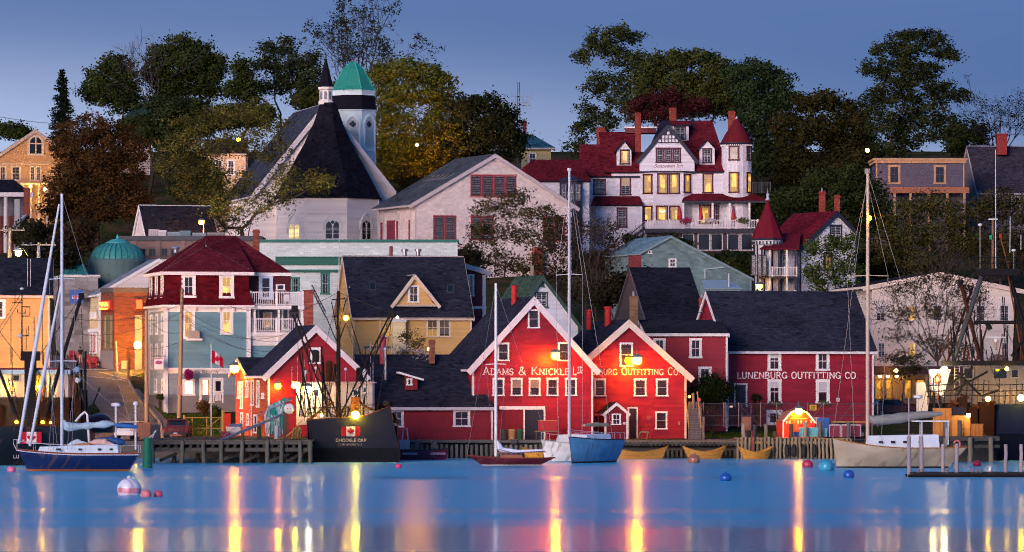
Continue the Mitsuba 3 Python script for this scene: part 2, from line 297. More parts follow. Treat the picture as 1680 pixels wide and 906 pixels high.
# ---- materials -------------------------------------------------------------
VC = mikit.proc(read_tint)
def two(d): return {'type': 'twosided', 'bsdf': d}
scene['paint'] = two({'type': 'principled', 'base_color': VC, 'roughness': .55, 'specular': .35})
scene['dull'] = two({'type': 'principled', 'base_color': VC, 'roughness': .75, 'specular': .1})
scene['matte'] = two({'type': 'diffuse', 'reflectance': VC})
def worn(p, n, uv):
    """paint with blotchy scuffs and thin vertical rust runs"""
    blot = mikit.fbm(p.x*1.3+p.y, p.z*1.6, 4.0, octaves=4); run = mikit.smoothstep(.66, .80, mikit.noise(p.x*5.0+p.y*5.0, p.z*.7, 2.0))*mikit.smoothstep(.45, .65, mikit.noise(p.x*.8, p.z*.9, 8.0))
    return mikit.mix(read_tint(p, n, uv)*(.72+.56*blot), (.10, .05, .03), .45*run)
scene['gloss'] = two({'type': 'principled', 'base_color': mikit.proc(worn), 'roughness': .25, 'specular': .5, 'clearcoat': .4, 'clearcoat_gloss': .8})
scene['metal'] = two({'type': 'principled', 'base_color': VC, 'roughness': .38, 'metallic': .85})
scene['glass'] = two({'type': 'principled', 'base_color': {'type': 'rgb', 'value': [.012, .014, .02]}, 'roughness': .07, 'specular': .6})
scene['lit_glass'] = two({'type': 'diffuse', 'reflectance': {'type': 'rgb', 'value': [.2, .17, .1]}})
scene['leaf'] = {'type': 'principledthin', 'base_color': VC, 'roughness': .6, 'diff_trans': .55, 'spec_trans': 0.0}
def room(base, lo, sc):
    """what one sees through a lit window: bright wall, darker furniture and curtain folds with edges of their own"""
    def fn(p, n, uv):
        a = p.x+p.y*.7
        folds = mikit.smoothstep(.45, .55, mikit.noise(a*7.0, p.z*.6, 3.0))
        stuff = mikit.smoothstep(.48, .56, mikit.noise(a*1.7, p.z*1.5, 9.0))
        return mi.Color3f(*base)*(sc*(lo+(1-lo)*stuff)*(.82+.18*folds))
    return {'type': 'area', 'radiance': mikit.proc(fn), 'sampling_weight': .25}
LIT = {'warm': room((1, .54, .08), .35, .40), 'amber': room((1, .42, .04), .32, .30), 'pale': room((1, .72, .30), .5, .40), 'hot': room((1, .80, .38), .85, 1.1), 'dim': room((1, .5, .16), .35, .10)}

# ---- house building --------------------------------------------------------
def corner(g, fr, u, v, z0, z1, col=WHITE, w=.16):
    g.obox(fr(u-w/2, v-w/2, z0), fr.U*w, fr.V*w, UP*(z1-z0), col)
def gable_y(root, fr, W, D, z0, zl, zr, zp, up, wall, roof, trim=WHITE, over=.35, rake=.35, pitch=.2, bw=.32, faces='flr', t=.16, rpitch=.17, piece=3.5, jit=.05, corners=True, edge=None, var=.25, gap=0, ends=True, soffit=.0):
    """the ridge runs away from the front: front gable with its peak at u = up"""
    g = G()
    if 'f' in faces:
        fc = fr.front(); fc.boards(g, [(0, z0), (W, z0), (W, zr), (up, zp), (0, zl)], wall, pitch, piece, jit=jit, var=var, gap=gap)
    if 'l' in faces: fr.left().boards(g, [(0, z0), (D, z0), (D, zl), (0, zl)], wall, pitch, piece, jit=jit, var=var, gap=gap)
    if 'r' in faces: fr.right(W).boards(g, [(0, z0), (D, z0), (D, zr), (0, zr)], wall, pitch, piece, jit=jit, var=var, gap=gap)
    if 'b' in faces: fr.back(D).boards(g, [(0, z0), (W, z0), (W, zr), (up, zp), (0, zl)], wall, pitch, piece, jit=jit, var=var, gap=gap)
    part(root, 'wall', g, 'paint')
    g = G(); sl, sr = (zp-zl)/up, (zp-zr)/(W-up); e = .05; ed = trim if edge is None else edge
    roofplane(g, [fr(-over, -rake, zl-sl*over+e), fr(up, -rake, zp+e), fr(up, D+rake, zp+e), fr(-over, D+rake, zl-sl*over+e)], roof, rpitch, t=t, edge=ed)
    roofplane(g, [fr(up, -rake, zp+e), fr(W+over, -rake, zr-sr*over+e), fr(W+over, D+rake, zr-sr*over+e), fr(up, D+rake, zp+e)], roof, rpitch, t=t, edge=ed)
    part(root, 'roof', g, 'matte')
    g = G(); fc = fr.front(-rake)
    dz = .1+bw/2
    fc.beam(g, (-over, zl-sl*over-dz+.04), (up, zp-dz+.04), bw, -.05, .03, trim); fc.beam(g, (up, zp-dz+.04), (W+over, zr-sr*over-dz+.04), bw, -.05, .034, trim)
    if rake > .1:  # soffits
        g.slab([fr(-over, -rake, zl-sl*over-.14), fr(up, -rake, zp-.14), fr(up, 0, zp-.14), fr(-over, 0, zl-sl*over-.14)], .03, trim); g.slab([fr(up, -rake, zp-.142), fr(W+over, -rake, zr-sr*over-.142), fr(W+over, 0, zr-sr*over-.142), fr(up, 0, zp-.142)], .03, trim)
    for u, z, s, sg in ((0, zl, sl, -1), (W, zr, sr, 1)):
        ue = u+sg*over; ze = z-s*over; g.obox(fr(ue-.03, -rake, ze-.16), fr.U*.06, fr.V*(D+2*rake), UP*.17, trim)
        if corners:
            corner(g, fr, u, 0, z0, z-.1, trim)
            if D > 0: corner(g, fr, u, D, z0, z-.1, trim)
    part(root, 'trim', g, 'paint')
def gable_x(root, fr, W, D, z0, ze, zp, wall, roof, trim=WHITE, over=.35, rake=.3, pitch=.2, bw=.28, faces='flr', t=.16, rpitch=.17, vr=None, piece=3.5, jit=.05, corners=True, edge=None, zb=None, var=.25, gap=0, frieze=.25):
    """the ridge runs along the front"""
    vr = D/2 if vr is None else vr; zb = ze if zb is None else zb; g = G()
    if 'f' in faces: fr.front().boards(g, [(0, z0), (W, z0), (W, ze), (0, ze)], wall, pitch, piece, jit=jit, var=var, gap=gap)
    for ch, fc in (('l', fr.left()), ('r', fr.right(W))):
        if ch in faces: fc.boards(g, [(0, z0), (D, z0), (D, zb), (vr, zp), (0, ze)], wall, pitch, piece, jit=jit, var=var, gap=gap)
    if g.n: part(root, 'wall', g, 'paint')
    g = G(); sf, sb = (zp-ze)/vr, (zp-zb)/(D-vr); e = .05; ed = trim if edge is None else edge
    roofplane(g, [fr(-rake, -over, ze-sf*over+e), fr(W+rake, -over, ze-sf*over+e), fr(W+rake, vr, zp+e), fr(-rake, vr, zp+e)], roof, rpitch, t=t, edge=ed)
    roofplane(g, [fr(-rake, vr, zp+e), fr(W+rake, vr, zp+e), fr(W+rake, D+over, zb-sb*over+e), fr(-rake, D+over, zb-sb*over+e)], roof, rpitch, t=t, edge=ed)
    part(root, 'roof', g, 'matte')
    g = G()
    for fc, sg in ((fr.left(-rake), 1), (fr.right(W+rake), 1)):
        dz = .1+bw/2; fc.beam(g, (-over, ze-sf*over-dz+.04), (vr, zp-dz+.04), bw, -.05, .03, trim); fc.beam(g, (vr, zp-dz+.04), (D+over, zb-sb*over-dz+.04), bw, -.05, .034, trim)
    fc = fr.front(-over); fc.rect(g, -rake, W+rake, ze-sf*over-.2, ze-sf*over-.02, -.04, .04, trim)
    fr.front().rect(g, 0, W, ze-frieze, ze-.02, 0, .06, trim)
    g.obox(fr(-rake, -over, ze-sf*over-.2), fr.U*(W+2*rake), fr.V*over, UP*.03, trim)
    if corners:
        for u in (0, W):
            corner(g, fr, u, 0, z0, ze-.05, trim); corner(g, fr, u, D, z0, zb-.05, trim)
    part(root, 'trim', g, 'paint')
def brickwork(g, fc, a0, a1, z0, z1, col, pitch=.14, piece=.42, jit=.16):
    lap(g, fc.O, fc.A, UP, fc.N, [(a0, z0), (a1, z0), (a1, z1), (a0, z1)], pitch, piece, col, jit, .012, .3, gap=.014)
# ---- the setting: harbour water and the slope of the town ------------------
_gy = [395, 402, 414, 500, 540, 580, 606, 640, 700, 900, 3000]; _gz = [1.42, 1.42, 1.45, 8.2, 14.5, 21.3, 22.8, 31, 39.5, 42, 42]
def ground_z(x, y): return np.interp(y, _gy, _gz)+0.25*(meshkit.fbm(np.stack([np.asarray(x)*.08, np.asarray(y)*.08, np.zeros_like(np.asarray(x)*1.0)], -1), 3)-.5)*np.clip((np.asarray(y)-414)/20, 0, 1)
def water_bump(p, n, uv):
    return mikit.fbm(p.x*.25, p.y*.9, 2.0, octaves=3)
def lee(p): return 1-mikit.smoothstep(186.0, 216.0, p.y+34*mikit.noise(p.x*.03, p.y*.02, 4.0)-14)
def water_calm(p, n, uv):
    w = mikit.fbm(p.x*.010, p.y*.13+p.x*.003, 1.0, octaves=3)
    return dr.minimum(.31+.5*mikit.smoothstep(.54, .66, w)+.6*lee(p), .97)
def water_smooth(p, n, uv): return .17-.06*lee(p)
def water_part(rough): return two({'type': 'principled', 'base_color': {'type': 'rgb', 'value': [.09, .48, .74]}, 'roughness': rough, 'specular': .5, 'metallic': .62})
scene['water_surface'] = {'type': 'bumpmap', 'arbitrary': mikit.proc(water_bump, .05), 'scale': .004, 'bsdf': {'type': 'blendbsdf', 'weight': mikit.proc(water_calm), 'a': water_part(.58), 'b': water_part(mikit.proc(water_smooth))}}
g = G(); g.quad((-3000, -400, 0), (3000, -400, 0), (3000, 404, 0), (-3000, 404, 0), (.01, .04, .08))
scene['water'] = mikit.ply(g.mesh(), 'water_surface', uv=np.array([(0, 0), (6000, 0), (6000, 804), (0, 804)], float)); names.add('water'); labels['water'] = {'label': 'calm blue harbour water', 'kind': 'structure'}
xs = np.concatenate([[-3000, -1500, -600, -300], np.arange(-160, 161, 2.5), [300, 600, 1500, 3000]]); ys = np.concatenate([[401.5], np.arange(402, 720, 2.0), [760, 900, 1500, 3000]])
gx, gy = np.meshgrid(xs, ys); v = np.stack([gx, gy, ground_z(gx, gy)], -1).reshape(-1, 3); nx = len(xs)
i, j = np.meshgrid(np.arange(len(ys)-1), np.arange(nx-1), indexing='ij'); q = np.stack([i*nx+j, i*nx+j+1, (i+1)*nx+j+1, (i+1)*nx+j], -1).reshape(-1, 4)
def soil(p, n, uv):
    a = mikit.fbm(p.x*.4, p.y*.4, 0, octaves=4); b = mikit.fbm(p.x*4, p.y*4, 5, octaves=3)
    return mikit.mix((.035, .045, .018), (.075, .055, .032), mikit.smoothstep(.35, .65, a))*(.6+.8*b)
scene['soil_mat'] = two({'type': 'diffuse', 'reflectance': mikit.proc(soil)})
g = G().add(v, q, (.05, .05, .03)); setting('ground', g, 'soil_mat', 'grassy slope of the town', True)
g = G(); g.box(-300, 300, 401.4, 402.2, -3, 1.41, (.1, .09, .08)); setting('quay_wall', g, 'matte', 'dark quay wall behind the pilings')
# ---- the red waterfront ----------------------------------------------------
RED, REDD, SLATE, MAROON = A3(.27, .011, .026), A3(.24, .010, .027), A3(.030, .033, .052), A3(.125, .018, .03)
GLASSY = A3(.32, .32, .34)
def lamp(name, label, px, py, Y, k, rgb=(1, .26, .002), r=.24, w=4.0, fc=None, hood=True, arm=None, group=None, cat='lamp', hcol=(.12, .12, .13)):
    """a lit lamp: glowing globe in a hooded fitting, with an arm back to the wall when given its length in metres"""
    t = thing(name, label, cat, group); c = P(px, py, Y); g = G()
    part(t, 'globe', G().ball(c, r, (1, .8, .5), 2), 'lit_glass', emitter=glow(rgb, k, w))
    if hood: g.lathe([(r*1.5, r*.72), (r*1.15, r*1.05), (r*.45, r*1.5), (.0, r*1.55)], c, hcol, 12)
    if arm is not None:
        e = c+A3(0, arm, 0)+UP*r*1.5 if np.isscalar(arm) else c+np.asarray(arm, float)
        g.tube([c+UP*r*1.5, (c+e)/2+UP*(r*1.5+.12), e], .035, hcol, 5)
    if g.n: part(t, 'fitting', g, 'paint')
    return t
# A & K building
AY = 406.0; fr = Frame(776, AY, 13); W = fr.u(972); D = 12.0; z0 = 1.35; up = fr.u(874.5)
b = thing('red_warehouse', 'tall red clapboard warehouse with white trimmed gable, white lettering and grey left roof slope', 'building')
ZE, ZP = fr.z(596), fr.z(487)
gable_y(b, fr, W, D, z0, ZE, ZE, ZP, up, RED, SLATE*1.15, A3(.74, .66, .68), .5, .45, .2, .5, jit=.1, var=.5)
f0 = fr.front()
for r in ((866, 508, 885, 538), (816, 563, 835, 592), (916, 562, 935, 592)): window(b, f0, *r, cols=1, rows=2, sash=GLASSY, head=True)
for i, x in enumerate((808, 838, 867.5, 897, 927.5)): window(b, f0, x, 621, x+19, 649.5, cols=2 if i == 4 else 1, rows=2, head=True, blind=(.5, (.2, .17, .15)) if i in (1, 2) else None, sash=GLASSY)
g = G(); f0.rect(g, f0.a(819), f0.a(894), fr.z(672.5), fr.z(666.5), 0, .1, WHITE); f0.rect(g, f0.a(858.5), f0.a(861), z0, fr.z(672), 0, .07, WHITE); f0.rect(g, f0.a(892), f0.a(894.5), z0, fr.z(672), 0, .07, WHITE); part(b, 'door_track', g)
g = G(); lap(g, f0(f0.a(861), z0, .03), UP, -f0.A, f0.N, [(0, -(f0.a(892)-f0.a(861))), (fr.z(673)-z0, -(f0.a(892)-f0.a(861))), (fr.z(673)-z0, 0), (0, 0)], .22, 9, (.022, .026, .05), .1, .015); part(b, 'dark_door', g, label='dark navy plank sliding door')
g = G(); lap(g, f0(f0.a(821), z0, .03), UP, -f0.A, f0.N, [(0, -(f0.a(858)-f0.a(821))), (fr.z(673)-z0, -(f0.a(858)-f0.a(821))), (fr.z(673)-z0, 0), (0, 0)], .22, 9, RED*.8, .1, .015); part(b, 'red_door', g)
lettering(b, f0, 791, 934, 601.5, 616, 'Adams & Knickle', (.74, .66, .62), .12)
lettering(b, f0, 940, 946, 601.5, 616, 'L', (.74, .66, .62), .16); lettering(b, f0, 947.5, 956.5, 601.5, 610, 'TD', (.74, .66, .62), .18)
g = G(); f0.rect(g, f0.a(947.5), f0.a(955.5), fr.z(612.5), fr.z(611), .03, .05, (.74, .66, .62)); part(b, 'lettering', g)
# red roof stack on the left slope
def roof_pipe(root, px, py0, py1, w, Y, col, cap=1.25, name='vent_pipe', bs='paint'):
    z1, z0 = PZ(py0, Y), PZ(py1, Y); r = w/2/(F/Y); c = A3(PX(px, Y), Y, 0); g = G()
    g.lathe([(r*1.05, z0-.6), (r, z0+.2), (r, z1-.35*r*2), (r*cap, z1-.3*r*2), (r*cap, z1-.08), (r*.8, z1), (0, z1)], c, col, 14); return part(root, name, g, bs, smooth=30 if False else False)
roof_pipe(b, 843.5, 468, 490, 9, AY+6, (.45, .015, .02), 1.08)
lamp('wall_floodlight', 'bright orange floodlight on the tall red warehouse gable', 911.5, 583.5, AY-.1, 95, r=.36, w=6, arm=1.8)
# the outfitting gable
BY = 412.0; fr = Frame(934, BY, 13); W = fr.u(1126); up = fr.u(1030.5); z0 = 1.35; ZE, ZP = fr.z(609), fr.z(525)
b = thing('red_outfitting_shop', 'red clapboard gable lit orange by its own lamp, half hidden lettering, beside the taller warehouse', 'building')
gable_y(b, fr, W, D, z0, ZE, ZE, ZP, up, RED, SLATE*.9, A3(.72, .60, .52), .55, .45, .2, .5, faces='fr', jit=.1, var=.5)
f0 = fr.front()
window(b, f0, 1017, 563, 1038.5, 601, cols=1, rows=2, head=True, sash=GLASSY)
for x0, x1 in ((975, 994), (1040.5, 1061), (1077, 1097)): window(b, f0, x0, 622, x1, 650, cols=1, rows=2, head=True, sash=GLASSY)
window(b, f0, 1076, 676, 1095.5, 704.5, cols=1, rows=2, head=True, sash=GLASSY)
lettering(b, f0, 943, 1116, 602.5, 616, 'Lunenburg Outfitting Co.', (.76, .62, .44), .13)
door(b, f0, 1030, 668, 1047, 722, (.035, .03, .04))
part(b, 'wall_vent', G().obox(f0(f0.a(1062), fr.z(689), 0), f0.A*.28, UP*.35, f0.N*.09, (.3, .1, .08)))
part(b, 'meter_box', G().obox(f0(f0.a(1114), fr.z(698), 0), f0.A*.14, UP*.3, f0.N*.1, (.4, .2, .12)))
lamp('wall_floodlight', 'bright orange floodlight above the lettering of the lower red gable', 1045.5, 591.5, BY-.1, 125, r=.38, w=6, arm=1.6)
# its porch
fq = Frame(993, BY-1.9, 13); Wq = fq.u(1029); q = thing('red_entrance_porch', 'small dark red porch with pointed white trimmed roof at the foot of the lower gable', 'porch')
gable_y(q, fq, Wq, 2.2, 1.35, fq.z(676), fq.z(676), fq.z(661), Wq/2, RED*.62, SLATE, WHITE, .22, .2, .18, .16, faces='flr', t=.08)
window(q, fq.front(), 1003.5, 679, 1018.5, 697, cols=2, rows=2, w=.1)
part(q, 'house_number', G().obox(fq.front()(fq.front().a(1022), fq.z(697), .02), fq.U*.22, UP*.22, fq.front().N*.02, (.6, .6, .6)))
# sawhorse beside the porch
t = thing('sawhorse', 'small wooden sawhorse standing in front of the lower red gable', 'sawhorse'); g = G(); a, c = P(1050, 709, BY-1), P(1064, 709, BY-1)
g.bar(a, c, .12, .12, (.2, .15, .1))
for e in (a, c):
    for s in (-1, 1): g.bar(e, (e[0]+s*.18, e[1]+s*.25, 1.4), .07, .07, (.18, .13, .09))
whole(t, g)
# wing between the gables and the long store
WY = 421.0; fr = Frame(1062, WY, 3); W = fr.u(1192.5); z0 = 1.6; ZE = fr.z(547)
b = thing('red_connecting_wing', 'flat fronted red wing with white cornice between the lit gable and the long store', 'building')
gable_x(b, fr, W, 9, z0, ZE, fr.z(524), REDD, SLATE*.8, A3(.7, .68, .7), .35, .2, .2, .25, vr=7.5, zb=fr.z(538), faces='fr')
f0 = fr.front(); window(b, f0, 1131, 555, 1151.5, 587.5, cols=2, rows=2, w=.2); window(b, f0, 1072, 555, 1092, 587.5, cols=2, rows=2, w=.2); window(b, f0, 1146, 602, 1167.5, 634, cols=2, rows=2, w=.2)
chimney(b, fr, 1033, 1046.5, 487, 530, (.21, .13, .08), v=5, pots=1); chimney(b, fr, 1147, 1156.5, 490, 515, (.26, .08, .05), v=14, pots=1)
roof_pipe(b, 966.5, 508, 530, 9, WY-2, (.42, .015, .02), 1.12); roof_pipe(b, 997.5, 503, 528, 11, WY-3, (.42, .015, .02), 1.3)
# long store
SY = 425.0; fr = Frame(1194, SY, 13); W = fr.u(1436); D = 12.5; z0 = 2.1; ZE, ZP = fr.z(571), fr.z(476)
b = thing('long_red_store', 'long red clapboard store with big dark roof and white block lettering', 'building')
gable_x(b, fr, W, D, z0, ZE, ZP, REDD, SLATE*1.05, A3(.7, .66, .7), .4, .3, .2, .35, jit=.09, var=.45)
f0 = fr.front()
for i, x in enumerate((1260, 1340.5)):
    window(b, f0, x, 575.5, x+22.5, 608, cols=2, rows=2, w=.22, blind=(.32, (.55, .55, .58)) if i == 0 else None); window(b, f0, x, 622.5, x+23, 662.5, cols=1 if i else 2, rows=2, w=.24, blind=(.5, (.5, .5, .55)) if i else (.3, (.55, .55, .58)))
    k = new(b+'__window_box'); g = G(); f0.rect(g, f0.a(x+1), f0.a(x+22), fr.z(666), fr.z(662), .02, .3, (.12, .07, .04))
    for _ in range(60): g.ball(f0(f0.a(x+2+R.random()*19), fr.z(661.5-R.random()*3), .05+R.random()*.25), .05, A3(.05, .08, .03)*(.6+R.random()), 0)
    scene[k] = ply(g, 'matte', False, {})
door(b, f0, 1204, 629, 1226, 668, (.03, .035, .06)); lettering(b, f0, 1209, 1410, 610, 622, 'LUNENBURG OUTFITTING CO.', (.8, .76, .76), .15)
window(b, f0, 1258, 673, 1284, 697, cols=1, rows=1, w=.3)
# steps to its door
t = thing('wooden_steps', 'grey wooden steps with rails up to the dark door of the long store', 'steps'); g = G()
for i in range(9):
    y = SY-.3-.28*(8-i); z = 1.7+.19*i; g.box(PX(1217, y), PX(1232, y), y-.15, y+.15, z, z+.05, (.3, .3, .34))
for px in (1217, 1232):
    g.bar((PX(px, SY-2.6), SY-2.6, 2.6), (PX(px, SY-.2), SY-.2, 4.4), .07, .08, (.34, .36, .4)); g.bar((PX(px, SY-2.6), SY-2.6, 1.75), (PX(px, SY-.2), SY-.2, 3.4), .06, .2, (.3, .3, .34))
    for i in range(5): y = SY-2.6+.6*i; g.bar((PX(px, y), y, 1.75+.7*.6*i*.9), (PX(px, y), y, 2.6+.75*.6*i), .05, .05, (.34, .36, .4))
whole(t, g)
# low red shed with dark roof
LY = 404.0; fr = Frame(603, LY, 8); W = fr.u(807); z0 = 1.3; ZE = fr.z(665); ZR = fr.z(581)
b = thing('low_red_shed', 'long low red shed with deep dark roof left of the tall warehouse', 'building')
g = G(); f0 = fr.front(); f0.boards(g, [(0, z0), (W, z0), (W, ZE), (0, ZE)], RED*.92, .2); fr.right(W).boards(g, [(0, z0), (8, z0), (8, ZE), (0, ZE)], RED*.92); fr.left().boards(g, [(0, z0), (8, z0), (8, ZE), (0, ZE)], RED*.92); part(b, 'wall', g)
g = G(); ov = .4; vr = 4.6; rl, rr = fr.u(590), fr.u(756)
roofplane(g, [fr(-.3, -ov, ZE-.2), fr(W+.3, -ov, ZE-.2), fr(rr, vr, ZR), fr(rl, vr, ZR)], SLATE*.85, edge=WHITE*.9)
roofplane(g, [fr(W+.3, -ov, ZE-.2), fr(W+.3, 9, ZE-.2), fr(rr, vr, ZR)], SLATE*.85, edge=WHITE*.9); roofplane(g, [fr(rl, vr, ZR), fr(rr, vr, ZR), fr(W+.3, 9, ZE-.2), fr(-.3, 9, ZE-.2)], SLATE*.85); part(b, 'roof', g, 'matte')
g = G(); fr.front(-ov).rect(g, -.3, W+.32, ZE-.42, ZE-.16, -.05, .05, A3(.6, .55, .58)); f0.rect(g, 0, W, ZE-.35, ZE-.2, 0, .06, WHITE*.9); corner(g, fr, W, 0, z0, ZE-.2); corner(g, fr, 0, 0, z0, ZE-.2); part(b, 'trim', g)
window(b, f0, 743, 673, 771, 700.5, cols=2, rows=2, w=.17); window(b, f0, 640, 673, 662, 701, cols=2, rows=2, w=.17)
fd = Frame(664, LY+1.5, 8); wd = fd.u(685); g = G(); zt = fd.z(616)
fd.front().boards(g, [(0, fd.z(640)), (wd, fd.z(640)), (wd, zt-.25), (0, zt)], RED*.7); g.slab([fd(-.5, -.35, zt+.3), fd(wd+.5, -.35, zt-.3), fd(wd+.5, 2.5, zt-.3), fd(-.5, 2.5, zt+.3)], .16, WHITE*.95); part(b, 'roof_dormer', g); window(b, fd.front(), 667, 621, 676, 632, cols=1, rows=1, w=.1)
chimney(b, fr, 704, 713.5, 559, 583, (.2, .08, .05), v=4)
roof_pipe(b, 628, 553, 586, 10, LY+4, (.36, .05, .09), 1.3)
g = G(); c = P(632, 600, LY+1.5); g.lathe([(.12, c[2]-1.2), (.12, PZ(575, LY+1.5)), (.26, PZ(575, LY+1.5)), (.26, PZ(571, LY+1.5)), (0, PZ(568, LY+1.5))], (c[0], c[1], 0), (.4, .42, .45), 10); part(b, 'flue', g, 'metal')
# left red shed
KY = 400.0; fr = Frame(441, KY, 13); W = fr.u(592); up = fr.u(516.5); z0 = 1.45; ZE, ZP = fr.z(607), fr.z(534)
b = thing('red_wharf_shed', 'red gabled shed with grey roof on the left wharf behind the dark trawler', 'building')
gable_y(b, fr, W, 8, z0, ZE, ZE, ZP, up, RED, SLATE*1.25, A3(.72, .64, .66), .55, .4, .2, .45, faces='flr')
f0 = fr.front(); window(b, f0, 507.5, 571, 524.5, 597, cols=1, rows=2, w=.16, head=True)
Lf = fr.left(); g = G(); Lf.boards(g, [(7.9, z0), (16, z0), (16, ZE-.1), (7.9, ZE-.1)], A3(.42, .05, .045)); Lf.boards(g, [(8.5, ZE-.1), (16.2, ZE-.1), (12.4, fr.z(587))], A3(.42, .05, .045)); part(b, 'wall', g)
g = G(); zq = fr.z(585); roofplane(g, [fr(-.5, 8.0, ZE-.3), fr(-.5, 12.4, zq), fr(4.6, 12.4, zq), fr(4.6, 8.0, ZE-.3)], SLATE, edge=A3(.7, .5, .3)); roofplane(g, [fr(-.5, 12.4, zq), fr(-.5, 16.6, ZE-.3), fr(4.6, 16.6, ZE-.3), fr(4.6, 12.4, zq)], SLATE, edge=A3(.7, .5, .3)); part(b, 'roof', g, 'matte')
g = G(); fl = fr.left(-.5); fl.beam(g, (7.9, ZE-.5), (12.4, zq-.25), .3, -.03, .03, A3(.72, .55, .4)); fl.beam(g, (12.4, zq-.25), (16.7, ZE-.5), .3, -.03, .034, A3(.72, .55, .4)); part(b, 'trim', g)
for r in ((374.5, 626, 378.5, 655), (381, 626, 385.5, 672), (393, 624, 397.5, 653), (404, 623, 409.5, 666), (416.5, 624, 421.5, 669), (427, 645, 431.5, 654.5), (381, 678, 386, 700), (395, 680, 399, 700), (410, 681, 417, 712)): window(b, Lf, *r, cols=1, rows=2, w=.16)
lamp('shed_floodlight', 'bright yellow floodlight under the small gable at the left end of the red shed', 385, 605, KY+11.2, 130, r=.38, w=6)
lamp('shed_wall_lamp', 'long orange wall lamp on the red wharf shed above the hung nets', 456, 633.5, KY-.9, 60, (1, .30, .002), r=.26, w=4, arm=1.2)
# ---- the town behind -------------------------------------------------------
def boxhouse(root, fr, W, D, z0, z1, col, trim=WHITE, pitch=.2, faces='flr', cornice=.35, co=.3, roofcol=(.05, .05, .06), piece=3.5, corners=True, ctrim=None, gap=0, jit=.05):
    """flat roofed block with a projecting cornice"""
    g = G()
    for ch, fc, L in (('f', fr.front(), W), ('l', fr.left(), D), ('r', fr.right(W), D)):
        if ch in faces: fc.boards(g, [(0, z0), (L, z0), (L, z1), (0, z1)], col, pitch, piece, gap=gap, jit=jit)
    part(root, 'wall', g); ct = trim if ctrim is None else ctrim
    g = G(); g.obox(fr(-co, -co, z1-cornice), fr.U*(W+2*co), fr.V*(D+2*co), UP*cornice*.55, ct); g.obox(fr(-co*1.5, -co*1.5, z1-cornice*.45), fr.U*(W+3*co), fr.V*(D+3*co), UP*cornice*.45, ct); part(root, 'cornice', g)
    part(root, 'roof', G().obox(fr(-co, -co, z1-.02), fr.U*(W+2*co), fr.V*(D+2*co), UP*.08, roofcol), 'matte')
    if corners:
        g = G()
        for u in (0, W): corner(g, fr, u, 0, z0, z1-.3, trim)
        part(root, 'corner_board', g)
# blue house with the maroon mansard
BLUE, GREYB, SAGE = A3(.13, .27, .34), A3(.20, .25, .30), A3(.34, .36, .34)
fr = Frame(272, 440, 13); W = fr.u(406); D = 9.8; z0 = 2.6; zb, zm, ze = fr.z(502), fr.z(447), fr.z(446)
b = thing('blue_house', 'blue clapboard house with maroon mansard storey, hipped maroon roof and lit shop windows', 'house')
g = G(); f0, l0 = fr.front(), fr.left(); zs = fr.z(606)
f0.boards(g, [(0, zs), (W, zs), (W, zb), (0, zb)], BLUE, .2); f0.boards(g, [(0, z0), (W, z0), (W, fr.z(613)), (0, fr.z(613))], GREYB, .2); l0.boards(g, [(0, z0+.9), (D, z0+.9), (D, zb), (0, zb)], SAGE, .24); part(b, 'wall', g)
part(b, 'foundation', G().obox(fr(-.05, -.05, 0), fr.U*(W+.1), fr.V*(D+.1), UP*(fr.z(648)), (.2, .19, .2)), 'matte')
g = G(); f0.rect(g, 0, W, fr.z(613), zs, 0, .07, A3(.72, .68, .7)); f0.rect(g, -.1, W+.1, zs-.05, zs+.12, 0, .3, WHITE); f0.rect(g, 0, W, fr.z(512), zb, 0, .05, WHITE)
for u in (0, W): corner(g, fr, u, 0, z0, zb, A3(.74, .72, .76), .36)
for px in (296, 320, 359, 382, 403, 274): a = f0.a(px); f0.rect(g, a-.06, a+.06, fr.z(511), zb, 0, .28, A3(.6, .5, .55))
l0.rect(g, 0, D, fr.z(510), zb, 0, .05, WHITE); g.obox(fr(-.5, -.5, zb-.12), fr.U*(W+1), fr.V*(D+1), UP*.2, WHITE); corner(g, fr, 0, D, z0, zb, WHITE, .3); part(b, 'trim', g)
# flared maroon storey
MANS = A3(.085, .007, .012); prof = [(.45, 0), (.3, .35), (.16, .8), (.06, 1.4), (0, zm-zb)]; g = G()
for (o0, h0), (o1, h1) in zip(prof, prof[1:]):
    for A, B in (((-1, -1), (1, -1)), ((-1, 1), (-1, -1)), ((1, -1), (1, 1))):
        def cn(c, o): return fr((-o if c[0] < 0 else W+o), (-o if c[1] < 0 else D+o), 0)
        p = [cn(A, o0)+UP*(zb+.08+h0), cn(B, o0)+UP*(zb+.08+h0), cn(B, o1)+UP*(zb+.08+h1), cn(A, o1)+UP*(zb+.08+h1)]
        roofplane(g, p, MANS, .2, .5, .012, .03)
part(b, 'mansard', g, 'matte')
ro = .45; zr0 = ze; pk = fr(fr.u(335), D*.36, 0); zpk = fr.z(402)
r1, r2 = Frame(340, 440+5, 0).O, Frame(376, 440+5, 0).O
W2 = fr.u(481); top1, top2 = fr(fr.u(345)+.5, 5.6, fr.z(383)), fr(fr.u(376)+1.4, 5.6, fr.z(383)); hip = fr(fr.u(333)+.7, 3.0, fr.z(402))
e1, e2, e3, e4, e5 = fr(-ro, -ro, zr0), fr(W+ro, -ro, zr0), fr(W2, 1.6, zr0), fr(W2, D+ro, zr0), fr(-ro, D+ro, zr0)
g = G(); MR = A3(.115, .016, .026)
roofplane(g, [e1, e2, hip], MR, edge=WHITE)
for tri in ([fr(W+ro, 1.5, zr0), e3, top2], [e2, fr(W+ro, 1.5, zr0), top2], [e2, top2, hip], [hip, top2, top1], [e1, hip, top1], [e1, top1, e5], [e3, e4, top2], [e4, e5, top1], [e4, top1, top2]): roofplane(g, tri, MR, edge=WHITE)
part(b, 'roof', g, 'matte')
